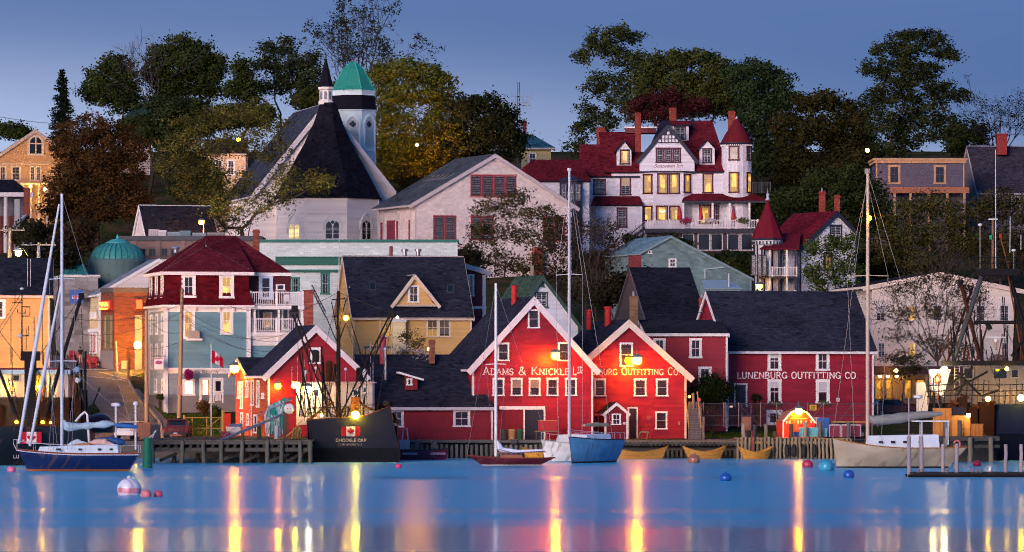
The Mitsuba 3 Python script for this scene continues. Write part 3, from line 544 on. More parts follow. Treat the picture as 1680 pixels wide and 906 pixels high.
g = G(); g.obox(fr(-ro, -ro, zr0-.3), fr.U*(W+2*ro), fr.V*(D+2*ro), UP*.26, A3(.74, .68, .72)); g.obox(fr(W+ro, 1.6, zr0-.3), fr.U*(W2-W-ro), fr.V*(D-1.4), UP*.26, WHITE); part(b, 'cornice', g)
fm = fr.front(); fm2 = Face(fm.O+fm.N*.1, fm.A, fm.N, fr, fm.k, fm.px)
window(b, fm2, 297, 450, 320, 488.5, w=.28, cols=2, rows=2); window(b, fm2, 358, 450, 382, 489, lit='warm', w=.28, cols=2, rows=2)
window(b, f0, 298, 504, 319, 556, lit='amber', w=.26); window(b, f0, 360, 503, 381, 549, lit='warm', w=.26)
g = G(); f0.rect(g, f0.a(307), f0.a(325), fr.z(555), fr.z(543), .05, .6, (.35, .3, .25)); part(b, 'air_conditioner', g); g = G(); f0.rect(g, f0.a(304), f0.a(329), fr.z(559), fr.z(555.5), .05, .75, WHITE); part(b, 'shelf', g)
lm = Face(l0.O+l0.N*.08, l0.A, l0.N, fr, l0.k, l0.px)
for x in (238.7, 252.4, 266.3): window(b, lm, x-2.6, 450, x+2.6, 490, w=.22, cols=1)
for x in (238, 251.3, 265.5): window(b, l0, x-2.4, 514, x+2.4, 548, w=.22, cols=1); window(b, l0, x-2.4, 563, x+2.4, 606, w=.24, cols=1, trim=A3(.76, .66, .66))
for x, k in ((249, None), (266, 'pale')): window(b, l0, x-2.5, 621, x+2.5, 645, lit=k, w=.24, cols=1)
window(b, f0, 299, 622, 319, 649, lit='hot', w=.2, cols=1, rows=1); window(b, f0, 326, 620, 346, 662, lit='hot', w=.2, cols=1, rows=4); door(b, f0, 348, 620, 365, 661, (.7, .68, .68), glassy=True)
lettering(b, f0, 303, 358, 608, 613, 'Winds Realty', (.02, .015, .02), .17, .075)
# balconies on the right
v0 = 0.1; Wb0, Wb1 = fr.u(407), fr.u(497)
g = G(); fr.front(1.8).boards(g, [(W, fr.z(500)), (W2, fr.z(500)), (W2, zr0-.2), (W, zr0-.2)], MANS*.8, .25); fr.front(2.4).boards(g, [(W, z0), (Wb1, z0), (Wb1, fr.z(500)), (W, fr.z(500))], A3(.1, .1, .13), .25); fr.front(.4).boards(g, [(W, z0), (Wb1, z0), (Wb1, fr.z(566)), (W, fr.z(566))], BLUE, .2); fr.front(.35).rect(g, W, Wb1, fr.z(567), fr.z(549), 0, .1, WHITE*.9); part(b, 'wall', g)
fb = fr.front(1.8); g = G(); fr.front(.25).rect(g, fr.u(400.5), fr.u(404), fr.z(491), fr.z(450), 0, .1, A3(.05, .28, .3)); part(b, 'shutter', g)
window(b, fb, 421, 450, 444, 490, w=.3, cols=1, trim=A3(.55, .65, .8)); window(b, fb, 449, 465, 463.5, 474.5, w=.1, cols=1, rows=1)
window(b, fr.front(2.4), 427, 511, 442, 536, lit='amber', w=.1, cols=1)
for px in (409, 458): window(b, fr.front(2.4), px, 506, px+12, 540, w=.1, cols=1)
for zt, n in ((501, 26), (545, 26)):
    zf = fr.z(zt); part(b, 'balcony_floor', G().obox(fr(Wb0, v0-.1, zf-.32), fr.U*(Wb1-Wb0), fr.V*2.4, UP*.32, A3(.76, .74, .78))); railing(b, fr(Wb0+.1, v0, zf), fr(Wb1-.1, v0, zf), 1.22, n, A3(.76, .74, .8), post=3); railing(b, fr(Wb1-.1, v0, zf), fr(Wb1-.1, v0+2.2, zf), 1.22, 8, A3(.76, .74, .8), post=2)
g = G()
for px in (409, 416.5, 456, 494): u = fr.u(px); g.obox(fr(u-.09, v0, fr.z(545)), fr.U*.18, fr.V*.18, UP*(fr.z(508)-fr.z(545)), WHITE)
for px in (409, 456, 494): u = fr.u(px); g.obox(fr(u-.1, v0, z0), fr.U*.2, fr.V*.2, UP*(fr.z(551)-z0), WHITE*.9)
part(b, 'balcony_post', g)
t = thing('garden_chair', 'white chair on the upper balcony of the blue house', 'chair'); g = G(); zf = fr.z(501); o = fr(fr.u(468), .9, zf)
g.obox(o+UP*.4, fr.U*.55, fr.V*.5, UP*.05, WHITE); g.obox(o+fr.V*.5+UP*.4, fr.U*.55, fr.V*.06, UP*.65, WHITE)
for du in (0, .5):
    for dv in (0, .45): g.obox(o+fr.U*du+fr.V*dv, fr.U*.05, fr.V*.05, UP*.42, WHITE)
whole(t, g)
chimney(b, fr, 415.5, 425, 378, 420, (.2, .055, .04), v=6)
t = thing('brick_wing', 'plain red brick block beside the balconies of the blue house', 'building'); fb = Frame(497.5, 443, 0); g = G(); brickwork(g, fb.front(), 0, fb.u(514), 3, fb.z(477), A3(.26, .07, .05)); fb.front().rect(g, -.05, fb.u(514)+.05, fb.z(479), fb.z(476), -.5, .06, (.2, .06, .05)); part(t, 'wall', g, 'matte'); part(t, 'roof', G().obox(fb(0, 0, fb.z(478)), fb.U*fb.u(514), fb.V*5, UP*.1, (.05, .05, .05)))
t = thing('flower_basket', 'hanging basket of purple flowers under the shop sign of the blue house', 'flower basket'); g = G(); c = P(309.5, 615, 439.2)
for _ in range(420):
    d = unit(R.standard_normal(3))*R.random()**.3*A3(.42, .42, .5); g.ball(c+d, .06, A3(.20, .012, .09)*(.5+R.random()), 0)
g.tube([c, c+UP*.7], .01, (.05, .05, .05), 4); part(t, 'flowers', g, 'matte', kind='stuff')
t = thing('hanging_sign', 'small white hanging sign with a purple emblem on the left corner of the blue house', 'sign'); g = G(); Y = 438.6
a, c = P(250, 584.5, Y), P(272, 584.5, Y); g.bar(a, c, .06, .06, (.03, .02, .03)); g.box(PX(253, Y), PX(268, Y), Y-.03, Y+.03, PZ(606, Y), PZ(587, Y), (.66, .6, .64))
part(t, 'board', g); g = G(); g.flat(Point(0, 0).buffer(.33), A3(PX(260.5, Y), Y-.032, PZ(595, Y)), (1, 0, 0), (0, 0, .55), (0, -1, 0), .008, (.22, .04, .2)); part(t, 'emblem', g); g = G(); g.box(PX(254, Y), PX(267, Y), Y-.04, Y-.03, PZ(589.5, Y), PZ(588, Y), (.4, .04, .1)); part(t, 'band', g)
# orange house at the left edge
fr = Frame(-70, 430, 5); W = fr.u(78.5); z0 = 2; ZE = fr.z(480)
b = thing('orange_house', 'orange clapboard house with dark roof at the left edge, lit by the boats', 'house'); gable_x(b, fr, W, 9, z0, ZE, fr.z(422), A3(.62, .34, .12), SLATE*.8, A3(.72, .5, .42), .4, .4, .2, .2, vr=4.5)
window(b, fr.front(), -14, 491, 8.5, 523, w=.25)
t = thing('roof_antenna', 'tall twin antenna rods on the roof of the orange house', 'antenna'); g = G()
for px in (45.5, 50): g.tube([P(px, 470, 431), P(px, 425, 431)], .03, (.4, .4, .45), 5)
whole(t, g, 'metal')
# stone bank with copper roofs
fr = Frame(106, 503, 12); W = fr.u(160); z0 = 5; z1 = fr.z(455); STONE = A3(.24, .23, .24)
b = thing('stone_building', 'grey rough stone building with green copper roof and dome behind it', 'building')
g = G(); fr.front().boards(g, [(0, z0), (W, z0), (W, z1), (0, z1)], STONE, .42, .8, .03, .2, gap=.03); fr.left().boards(g, [(0, z0), (9, z0), (9, z1), (0, z1)], STONE*1.1, .42, .8, .03, .2, gap=.03); part(b, 'wall', g, 'matte')
g = G(); g.obox(fr(-.2, -.2, z1), fr.U*(W+.4), fr.V*9, UP*.25, (.6, .6, .62)); part(b, 'cornice', g)
COP = A3(.03, .20, .20); g = G(); u0, u1 = fr.u(107), fr.u(144); zt = fr.z(430); A_ = [fr(u0, -.1, z1+.2), fr(u1, -.1, z1+.2), fr(u1-.3, 2.6, zt), fr(u0-.3, 2.6, zt)]; g.slab(A_, .2, COP)
for t_ in np.linspace(0, 1, 9): g.bar(A_[0]*(1-t_)+A_[1]*t_+UP*.03, A_[3]*(1-t_)+A_[2]*t_+UP*.03, .09, .09, COP*.75)
part(b, 'copper_roof', g)
fd = Frame(189.5, 507, 0); k = 1/fd.k; Zc = fd.z; n = 28; g = G(); pr = [(44.5*k, Zc(426)), (44*k, Zc(420)), (41*k, Zc(413)), (35*k, Zc(406)), (27*k, Zc(401)), (18*k, Zc(398.5)), (17*k, Zc(398))]; g.lathe(pr, fd.O+A3(0, 2.7, 0), COP*1.15, n)
for i in range(n):
    a = i*2*np.pi/n; g.tube([fd.O+A3(r*np.cos(a), r*np.sin(a)+2.7, z) for r, z in pr], .07, COP*.6, 4)
g.lathe([(20*k, Zc(399)), (20*k, Zc(397)), (9*k, Zc(391.5)), (3*k, Zc(391)), (2.5*k, Zc(388)), (1*k, Zc(384)), (0, Zc(383))], fd.O+A3(0, 2.7, 0), COP*1.6, 20); part(b, 'dome', g)
g = G(); g.lathe([(46*k, 4), (46*k, Zc(441)), (48.5*k, Zc(430)), (49*k, Zc(427)), (46*k, Zc(425)), (0, Zc(424))], fd.O+A3(0, 2.7, 0), (.10, .17, .18), n); part(b, 'drum', g, 'matte')
t = thing('blue_banner', 'blue banner with red and white emblem on the grey stone wall', 'banner'); ff = Frame(114, 501, 10).front(); g = G(); Yb = 501; a0, a1, c0, c1 = 0, ff.a(136), PZ(498, Yb), PZ(476, Yb); ff.rect(g, a0, a1, c0, c1, 0, .06, (.05, .13, .42)); part(t, 'sheet', g); g = G()
for i in range(5): ff.rect(g, .25+i*.17, .37+i*.17, c0+.45, c0+.8, .06, .08, (.55, .5, .6))
ff.rect(g, .55, .68, c0+.3, c0+1.1, .06, .085, (.5, .06, .08)); ff.rect(g, .3, .95, c0+.62, c0+.74, .06, .09, (.5, .06, .08)); part(t, 'emblem', g)
# cream shop with grey metal roof, and its neighbour
fr = Frame(163, 496, 12); W = 12.2; z0 = 7; ZE = fr.z(481); b = thing('cream_shop', 'cream shop with long grey metal roof and white gable above the brick corner shop', 'shop')
gable_y(b, fr, W, 8, z0, ZE, ZE, fr.z(424.5), W/2, A3(.66, .6, .6), A3(.26, .29, .33), WHITE, .3, .15, .22, .2, faces='fl', rpitch=.5)
l0 = fr.left(); Gx = G(); l0.boards(Gx, [(0, z0), (7.9, z0), (7.9, ZE-.3), (0, ZE-.3)], A3(.66, .50, .24), .22, lip=.06); part(b, 'side_wall', Gx)
for px in (141, 145.5, 150, 154.5): window(b, l0, px-1.3, 511, px+1.3, 522, w=.12, cols=1, rows=1, o=.07)
g = G(); l0.rect(g, .3, 7.6, fr.z(545), fr.z(539), .05, .25, WHITE); part(b, 'shop_fascia', g)
for px, kk in ((142, 'pale'), (148, 'pale'), (156, 'dim')): window(b, l0, px-2, 546, px+2, 580, lit=kk, w=.2, cols=1, rows=1, o=.08)
for px in (145, 152): window(b, l0, px-1.5, 548, px+1.5, 578, w=.2, cols=1, rows=1, o=.08, trim=A3(.5, .05, .06))
fr = Frame(147, 511, 12); b = thing('grey_gabled_hall', 'pinkish grey hall with white sloping roof edge beside the copper dome', 'building'); W = 10; g = G(); fr.front().boards(g, [(0, 6), (W, 6), (W, fr.z(428)), (fr.u(207), fr.z(429)), (0, fr.z(458))], A3(.3, .25, .27), .3, 9); fr.left().boards(g, [(0, 6), (8, 6), (8, fr.z(458)), (0, fr.z(458))], A3(.3, .27, .28), .3, 9); part(b, 'wall', g)
g = G(); fr.front().beam(g, (-.3, fr.z(458)), (fr.u(207), fr.z(428)), .3, -.4, .15, WHITE); fr.front().beam(g, (fr.u(207), fr.z(428)), (W, fr.z(427)), .3, -.4, .15, WHITE); g.slab([fr(0, 0, fr.z(458)), fr(fr.u(207), 0, fr.z(428)), fr(fr.u(207), 8, fr.z(428)), fr(0, 8, fr.z(458))], .1, (.3, .3, .33)); part(b, 'roof', g)
# brick corner shop
fr = Frame(187.5, 490, 22); W = 8; D = 4.45; z0 = 6; z1 = fr.z(480); BR = A3(.22, .07, .045); b = thing('brick_corner_shop', 'red brick corner shop with lit red and yellow sign, at the bend of the street', 'shop')
g = G(); brickwork(g, fr.front(), 0, W, z0, z1, BR, .16, .5); brickwork(g, fr.left(), 0, D, z0, z1, BR*1.1, .16, .5); part(b, 'wall', g, 'matte'); g = G(); g.obox(fr(-.15, -.15, z1), fr.U*W, fr.V*D, UP*.5, (.14, .12, .12)); part(b, 'parapet', g, 'matte')
l0 = fr.left(); f0 = fr.front()
g = G(); l0.rect(g, l0.a(185), l0.a(163.5), fr.z(509), fr.z(492.5), .03, .35, (.45, .02, .02)); part(b, 'sign_box', g)
def sign_panel(fc, a0, a1, z0_, z1_, o):
    e = G().quad(fc(a0, z0_, o), fc(a1, z0_, o), fc(a1, z1_, o), fc(a0, z1_, o), (.5, .1, .05)); part(b, 'lit_sign', e, 'lit_glass', emitter=glow((1, .09, .02), .3, .4), label='lit red and yellow shop sign')
sign_panel(l0, l0.a(163.8), l0.a(184.6), fr.z(507), fr.z(494), .36)
def squiggle(fc, a0, a1, z, h, o):
    g = G(); pts = [fc(a0+(a1-a0)*t, z+h*(.5+.45*math.sin(t*17)*(1-.4*t)), o) for t in np.linspace(0, 1, 26)]; g.tube(pts, .085, (1, .7, .1), 5); g.bar(fc(a0, z-.18, o), fc(a1, z-.18, o), .06, .14, (1, .7, .1)); part(b, 'sign_script', g, 'lit_glass', emitter=glow((1, .55, .06), .9, .4))
squiggle(l0, l0.a(165.5), l0.a(182), fr.z(503.5), .5, .42)
window(b, l0, 167, 517, 184, 573, cols=3, rows=2, w=.14, trim=A3(.25, .2, .1), lit='dim'); g = G(); l0.rect(g, .2, D, z0, fr.z(575), .02, .1, (.3, .26, .22)); part(b, 'stone_base', g, 'matte')
g = G(); f0.rect(g, f0.a(220), f0.a(231), fr.z(508), fr.z(491), .03, .3, (.45, .02, .02)); part(b, 'sign_box', g); sign_panel(f0, f0.a(220.4), f0.a(230.8), fr.z(507), fr.z(492), .31)
g = G(); f0.rect(g, f0.a(220), f0.a(231), fr.z(606), fr.z(517), .02, .08, (.5, .42, .28)); part(b, 'pale_panel', g); g = G(); f0.rect(g, f0.a(198), f0.a(208.5), fr.z(606), fr.z(592), .02, .3, (.5, .4, .26)); part(b, 'notice_box', g)
lamp('shop_wall_light', 'bright boxy yellow light over the doorway between brick shop and blue house', 225.5, 566.5, 486.2, 330, (1, .42, .012), r=.34, w=5, hood=False)
# brown mall with plant on its roof
fr = Frame(196, 515, 0); W = fr.u(425); z1 = fr.z(389); b = thing('brown_block', 'long low brown block with dark roof edge and machines on its roof', 'building'); g = G(); fr.front().boards(g, [(0, 8), (W, 8), (W, z1), (0, z1)], A3(.17, .105, .10), .5, 2.4, .01); part(b, 'wall', g); g = G(); fr.front(-.2).rect(g, -.3, W+.3, fr.z(395), z1+.1, -9, .1, (.05, .055, .075)); part(b, 'roof', g); g = G()
for px in (221, 259, 300): fr.front().rect(g, fr.u(px)-.22, fr.u(px)+.22, 8, z1-.3, 0, .16, (.2, .13, .12)); part(b, 'pilaster', g); g = G()
for x0, x1 in ((227, 240), (243, 257), (263, 276), (279, 292), (304, 318)): window(b, fr.front(), x0, 407, x1, 421, w=.1, cols=2, rows=1, trim=A3(.12, .08, .08))
for nm, x0, x1, y0, c in (('pale', 242, 259, 375.5, (.42, .4, .42)), ('white', 259, 271, 377, (.55, .55, .6)), ('blue grey', 273, 293, 380, (.2, .27, .33)), ('dark teal', 293, 311, 378, (.12, .2, .26)), ('low grey', 314, 336, 381.5, (.22, .26, .32)), ('long grey', 338, 366, 381, (.2, .18, .2))):
    t = thing('rooftop_unit', f'{nm} ventilation unit on the roof of the brown block', 'ventilation unit'); a = fr.u(x0); w_ = fr.u(x1)-a; zz = fr.z(y0); g = G(); g.obox(fr(a, 1.5, z1), fr.U*w_, fr.V*1.6, UP*(zz-z1), c); part(t, 'casing', g)
    g = G()
    for i in range(5): g.obox(fr(a+.08+w_*.18*i, 1.47, z1+.15), fr.U*w_*.12, fr.V*.03, UP*(zz-z1-.3), A3(*c)*.7)
    part(t, 'louvre', g)
t = thing('roof_vent', 'shiny turbine vent on the roof left of the maroon hip', 'vent'); whole(t, G().lathe([(.2, PZ(415, 446)), (.2, PZ(410, 446)), (.4, PZ(408, 446)), (.34, PZ(405.5, 446)), (.1, PZ(404.5, 446)), (0, PZ(404.5, 446))], (PX(288, 446), 446, 0), (.5, .52, .56), 14), 'metal')
# dark roof with narrow white gable
fr = Frame(241, 548, 20); W = fr.u(352); b = thing('dark_roofed_house', 'dark roof with narrow white gable end above the brown block', 'house'); gable_x(b, fr, W, 5.5, 12, fr.z(386), fr.z(335), A3(.7, .62, .6), SLATE*.7, WHITE, .2, .2, .22, .3, faces='fl')
# yellow inn
fr = Frame(580, 460, 13); W = fr.u(772); D = 8.6; z0 = 4; ZE = fr.z(513); YEL = A3(.56, .36, .14)
b = thing('yellow_inn', 'yellow clapboard inn with big dark roof, pointed dormer and two skylights', 'inn'); gable_x(b, fr, W, D, z0, ZE, fr.z(418), YEL, SLATE*.95, A3(.62, .52, .45), .4, .25, .18, .3)
f0 = fr.front(); window(b, f0, 622, 523, 645, 553, lit='warm', cols=2, rows=3, w=.12, trim=A3(.6, .5, .35)); window(b, f0, 699, 522, 718.5, 552.5, lit='amber', cols=2, rows=2, w=.12, trim=A3(.62, .54, .42), blind=(.6, (.1, .08, .06))); window(b, f0, 718.5, 522, 738.5, 552.5, cols=2, rows=2, w=.12, trim=A3(.62, .54, .42), blind=(.9, (.12, .1, .1)))
vb = .8; g = G(); a0, a1 = fr.u(641), fr.u(662); zt = fr.z(527); fb = fr.front(-vb); fb.boards(g, [(a0, z0), (a1, z0), (a1, zt), (a0, zt)], A3(.7, .62, .4), .16); fr.left(a0).boards(g, [(-vb, z0), (0, z0), (0, zt), (-vb, zt)], A3(.7, .6, .4)); fr.right(a1).boards(g, [(-vb, z0), (0, z0), (0, zt), (-vb, zt)], A3(.7, .6, .4)); g.slab([fr(a0-.1, -vb-.15, zt), fr(a1+.1, -vb-.15, zt), fr(a1+.1, 0, zt+.3), fr(a0-.1, 0, zt+.3)], .12, WHITE); part(b, 'bay', g)
part(b, 'sign_board', G().obox(fr(fr.u(594), -.06, fr.z(575)), fr.U*(fr.u(643)-fr.u(594)), fr.V*.06, UP*(fr.z(565.5)-fr.z(575)), (.55, .45, .3))); lettering(b, f0, 596.5, 641, 567.5, 573.5, 'SPINNAKER', (.05, .02, .02), .2, .062)
g = G(); fd = fr.front(-.05); zq, zd = fr.z(501), fr.z(449.5); ul, ur, um = fr.u(642), fr.u(718), fr.u(678.5); fd.boards(g, [(ul+.3, zq), (ur-.3, zq), (um, zd-.25)], YEL*1.15, .18); part(b, 'dormer_wall', g)
g = G(); vd = (zd-ZE)/((fr.z(418)-ZE)/(D/2)); roofplane(g, [fr(ul-.1, -.45, zq-.05), fr(um, -.45, zd), fr(um, vd, zd)], SLATE*.95, edge=A3(.6, .5, .42)); roofplane(g, [fr(ur+.1, -.45, zq-.05), fr(um, -.45, zd), fr(um, vd, zd)], SLATE*.95, edge=A3(.6, .5, .42)); part(b, 'dormer_roof', g, 'matte')
g = G(); fd2 = fr.front(-.48); fd2.beam(g, (ul-.1, zq-.2), (um, zd-.2), .32, -.05, .02, A3(.66, .54, .46)); fd2.beam(g, (um, zd-.2), (ur+.1, zq-.2), .32, -.05, .024, A3(.66, .54, .46)); fd.rect(g, ul, ur, zq-.1, zq+.08, 0, .12, A3(.5, .45, .4)); part(b, 'dormer_trim', g); window(b, fd, 669, 468, 687, 496, w=.16)
def skylight(root, fr, px0, py0, px1, py1, slope, ze, name='skylight'):
    Yg = []; g = G(); n = unit(fr.V*(-slope)+UP); 
    def on(px, py):
        z = fr.z(py); v = (z-ze)/slope; return fr((px-fr.px+v*fr.s*fr.k)/fr.k/fr.c, v, z)+n*.09
    q = [on(px0, py1), on(px1, py1), on(px1+(0), py0), on(px0, py0)]; g.slab([x+n*.02 for x in q], .16, (.06, .06, .08)); k = part(root, name, g); c = sum(q)/4; part(k, 'pane', G().quad(*[c+(x-c)*.8+n*.03 for x in q], (.03, .03, .03)), 'glass')
sl = (fr.z(418)-ZE)/(D/2); skylight(b, fr, 604, 463, 615, 477, sl, ZE); skylight(b, fr, 732.5, 466.5, 743, 480, sl, ZE)
l0 = fr.left(); window(b, l0, 566.5, 470, 573, 496, w=.12, trim=A3(.5, .42, .35))
roof_pipe(b, 641.5, 404, 422, 6, 466, (.2, .06, .05), 1.1); 
for px in (664, 686): g = G(); c = A3(PX(px, 467), 467, 0); zt = PZ(411, 467); g.lathe([(.2, zt-.8), (.2, zt-.1), (.34, zt-.1), (.34, zt+.1), (.1, zt+.15), (0, zt+.15)], c, (.3, .3, .33), 12); part(b, 'roof_vent', g, 'metal')
lamp('inn_wall_lamp', 'small yellow lamp on the wall of the yellow inn above its bay', 652, 521, 457.6, 14, (1, .6, .1), r=.14, w=2, hood=False)
lamp('inn_side_lamp', 'small orange lamp low beside the brick chimney at the yellow inn', 703, 573, 457.5, 8, (1, .4, .06), r=.14, w=1, hood=False)
# maroon buildings either side of it
fr = Frame(757, 486, 6); b = thing('maroon_house', 'maroon house with broad white trim right of the yellow inn roof', 'house'); W = fr.u(797); z0 = 5; zL, zR = fr.z(434), fr.z(448)
g = G(); fr.front().boards(g, [(0, z0), (W, z0), (W, zR), (0, zL)], A3(.14, .012, .025), .22); part(b, 'wall', g); g = G(); f0 = fr.front(); f0.beam(g, (-.2, zL), (W+.5, zR-.05), .5, -.3, .35, A3(.7, .62, .66)); f0.rect(g, W-.35, W, z0, zR-.2, 0, .08, WHITE); f0.rect(g, fr.u(771), fr.u(798), fr.z(507), fr.z(502.5), 0, .08, WHITE); part(b, 'trim', g); part(b, 'roof', G().slab([fr(-.2, -.3, zL+.2), fr(W+.5, -.3, zR+.2), fr(W+.5, 7, zR+.2), fr(-.2, 7, zL+.2)], .2, (.3, .28, .3))); window(b, f0, 768, 450, 778, 486, w=.3, cols=1)
fr = Frame(541, 486, 12); b = thing('maroon_shop', 'narrow maroon house with white windows left of the yellow inn', 'house'); W = fr.u(590); boxhouse(b, fr, W, 5, 5, fr.z(447), A3(.16, .02, .04), A3(.68, .64, .68), faces='fl')
for px in (549, 557): window(b, fr.front(), px-3, 456, px+3, 486, w=.16, cols=1)
# pale blue brick hall with green cornice
fr = Frame(426, 478, 0); W = fr.u(751); b = thing('pale_blue_hall', 'long pale blue brick hall with dark green cornices below the church', 'building'); z0 = 5; z1 = fr.z(397); PB = A3(.56, .66, .68)
g = G(); f0 = fr.front(); lap(g, f0.O, f0.A, UP, f0.N, [(0, z0), (W, z0), (W, z1), (0, z1)], .2, .6, PB, .07, .012, .3, gap=.012); part(b, 'wall', g); GR = A3(.012, .12, .10)
g = G(); f0.rect(g, -.1, W+.1, z1-.05, z1+.22, -6, .22, GR*1.3); part(b, 'roof_edge', g); g = G(); a = fr.u(452); f0.rect(g, a, W, fr.z(435), fr.z(423), 0, .35, GR); f0.rect(g, a, W, fr.z(423), fr.z(421.5), 0, .6, GR*1.3); f0.rect(g, a, W, fr.z(447), fr.z(442.5), 0, .25, GR); f0.rect(g, a, W, fr.z(442.5), fr.z(435), 0, .1, PB*1.1); part(b, 'cornice', g)
for r in ((478, 455, 492, 480), (526, 447, 541, 483)): window(b, f0, *r, w=.17, trim=GR*1.5, sash=A3(.4, .5, .5), rows=2)
t = thing('fire_stairs', 'dark metal fire stairs on the side of the pale blue hall', 'stairs'); g = G()
for a, c in (((512, 476), (534, 520)), ((512, 468), (534, 512))): g.bar(P(*a, 470), P(*c, 470), .08, .12, (.04, .05, .08))
for i in range(9): x = 512+22*i/8; y = 476+44*i/8; g.bar(P(x, y, 470), P(x, y-8, 470), .04, .04, (.04, .05, .08)); g.bar(P(x, y, 470), P(x, y, 471), .25, .04, (.04, .05, .08))
whole(t, g)
# green roofed gable, dark roof, teal shed
fr = Frame(862, 438, 14); up = fr.u(889); W = fr.u(960); b = thing('green_roofed_house', 'white gabled house with mossy green roof behind the tall warehouse', 'house'); gable_y(b, fr, up*2+1.9, 9.5, 2, fr.z(492), fr.z(532), fr.z(452), up, A3(.6, .66, .76), A3(.055, .10, .075), A3(.04, .08, .07), .4, .4, .18, .3, faces='fl'); f0 = fr.front(); window(b, f0, 877, 479, 899, 505, w=.16, trim=A3(.05, .09, .09), sash=WHITE); window(b, f0, 884, 461, 893, 471, w=.1, cols=1, rows=1, trim=A3(.05, .09, .09)); chimney(b, fr, 870, 875.5, 437, 458, (.25, .22, .18), v=4, cap=False)
fr = Frame(1062, 452, 13); W = fr.u(1157); b = thing('dark_hipped_house', 'house of which only a broad dark roof shows below the teal shed', 'house'); gable_x(b, fr, W, 12, 3, fr.z(523), fr.z(437), A3(.06, .05, .05), SLATE*.62, A3(.1, .1, .13), .3, .2, .25, .12); chimney(b, fr, 1031.5, 1052, 420, 450, (.17, .035, .04), v=6.2, cap=False)
fr = Frame(1050, 505, 16); up = fr.u(1100); W = fr.u(1234); b = thing('teal_shed', 'weathered teal shingled building with wide gable in front of the white inn', 'building'); gable_y(b, fr, W, 12, 8, fr.z(414), fr.z(455), fr.z(387), up, A3(.15, .23, .24), A3(.2, .32, .38), A3(.2, .3, .33), .25, .3, .22, .16, faces='fl', piece=.5, jit=.14); f0 = fr.front(); window(b, f0, 1097.5, 424, 1110, 438, w=.13); window(b, f0, 1063, 411, 1069, 416.5, w=.08, cols=1, rows=1)
g = G(); f0.beam(g, (f0.a(1157), fr.z(458)), (f0.a(1157), fr.z(441)), .12, .05, .2, (.4, .5, .55)); f0.beam(g, (f0.a(1157), fr.z(441)), (f0.a(1188), fr.z(438)), .12, .05, .2, (.4, .5, .55)); part(b, 'duct', g)
fq = Frame(1155, 500, 10); g = G(); fq.front().boards(g, [(0, 10), (fq.u(1216), 10), (fq.u(1216), fq.z(473)), (fq.u(1203), fq.z(460)), (fq.u(1188), fq.z(473)), (0, fq.z(473))][0:3]+[(0, fq.z(473))], A3(.2, .28, .3), .22); g.slab([fq(0, -.2, fq.z(473)), fq(fq.u(1218), -.2, fq.z(473)), fq(fq.u(1210), 4, fq.z(458)), fq(.6, 4, fq.z(458))], .12, (.24, .34, .4)); part(b, 'lean_to', g)
roof_pipe(b, 1196, 448, 470, 4, 501, (.5, .52, .55), 1.3, bs='metal')
# white hotel on the right
fr = Frame(1432, 448, 8); up = fr.u(1543); W = fr.u(1665); z0 = 3.5; b = thing('white_hotel', 'long cream clapboard building with low gable and lit ground floor shops behind the bare tree', 'building')
gable_y(b, fr, W, 14, z0+3.4, fr.z(468), fr.z(472), fr.z(447), up, A3(.68, .60, .54), SLATE*.9, A3(.72, .60, .52), 1.0, .3, .22, .3, faces='flr'); f0 = fr.front()
for i, x in enumerate((1434.5, 1486, 1529, 1600, 1640)): window(b, f0, x, 498, x+21, 528, lit='warm' if i == 1 else None, w=.2, trim=A3(.7, .64, .64), blind=(.5, (.45, .45, .5)) if i == 0 else None); window(b, f0, x+3, 560, x+20, 588, lit='warm' if i in (1, 3) else None, w=.2, trim=A3(.7, .62, .6))
g = G(); f0.rect(g, 0, W, fr.z(614), fr.z(601), 0, .3, (.10, .05, .05)); part(b, 'shop_fascia', g); g = G(); fr.front(2.2).boards(g, [(0, z0-1), (W, z0-1), (W, fr.z(612)), (0, fr.z(612))], A3(.5, .36, .22), .3); fr.left().boards(g, [(0, z0-1), (12, z0-1), (12, z0+3.4), (0, z0+3.4)], A3(.5, .4, .3)); part(b, 'shop_wall', g)
for x in (1434, 1452, 1484, 1506, 1530): window(b, fr.front(2.2), x, 622, x+16, 655, lit='amber', w=.1, cols=1, rows=1, trim=A3(.3, .2, .12))
g = G()
for x in (1433, 1451, 1482, 1520): f0.rect(g, f0.a(x), f0.a(x+3.5), z0-1, fr.z(612), -.3, .0, (.5, .34, .22)); part(b, 'column', g); g = G()
for x in (1444, 1457, 1471): lamp('ceiling_lamp', f'round glowing ceiling lamp, {dict([(1444,"leftmost"),(1457,"middle"),(1471,"rightmost")])[x]} of three under the shop fascia of the cream building', x, 617, 449, 9, (1, .55, .15), r=.16, w=1, hood=False)
lamp('shop_lamp', 'orange lamp shining through the leaves at the fascia of the cream building', 1470, 608, 446.5, 18, (1, .42, .06), r=.2, w=2, hood=False)
# ---- the hill: church, hall, inns and the houses among the trees ------------
DK = A3(.022, .024, .05)
# church
CY = 580; fr = Frame(415, CY, 13); k = fr.k; up = fr.u(532); W = up*2; D = 20; ZE, ZP = fr.z(316), fr.z(168); CW = A3(.80, .75, .73)
b = thing('white_church', 'white wooden church with black pointed apse roof, small black spire and copper capped tower', 'church')
gable_y(b, fr, W, D, 20, ZE, ZE, ZP, up, CW, A3(.06, .07, .10), A3(.66, .62, .66), .4, .5, .24, .55, faces='flr', corners=False)
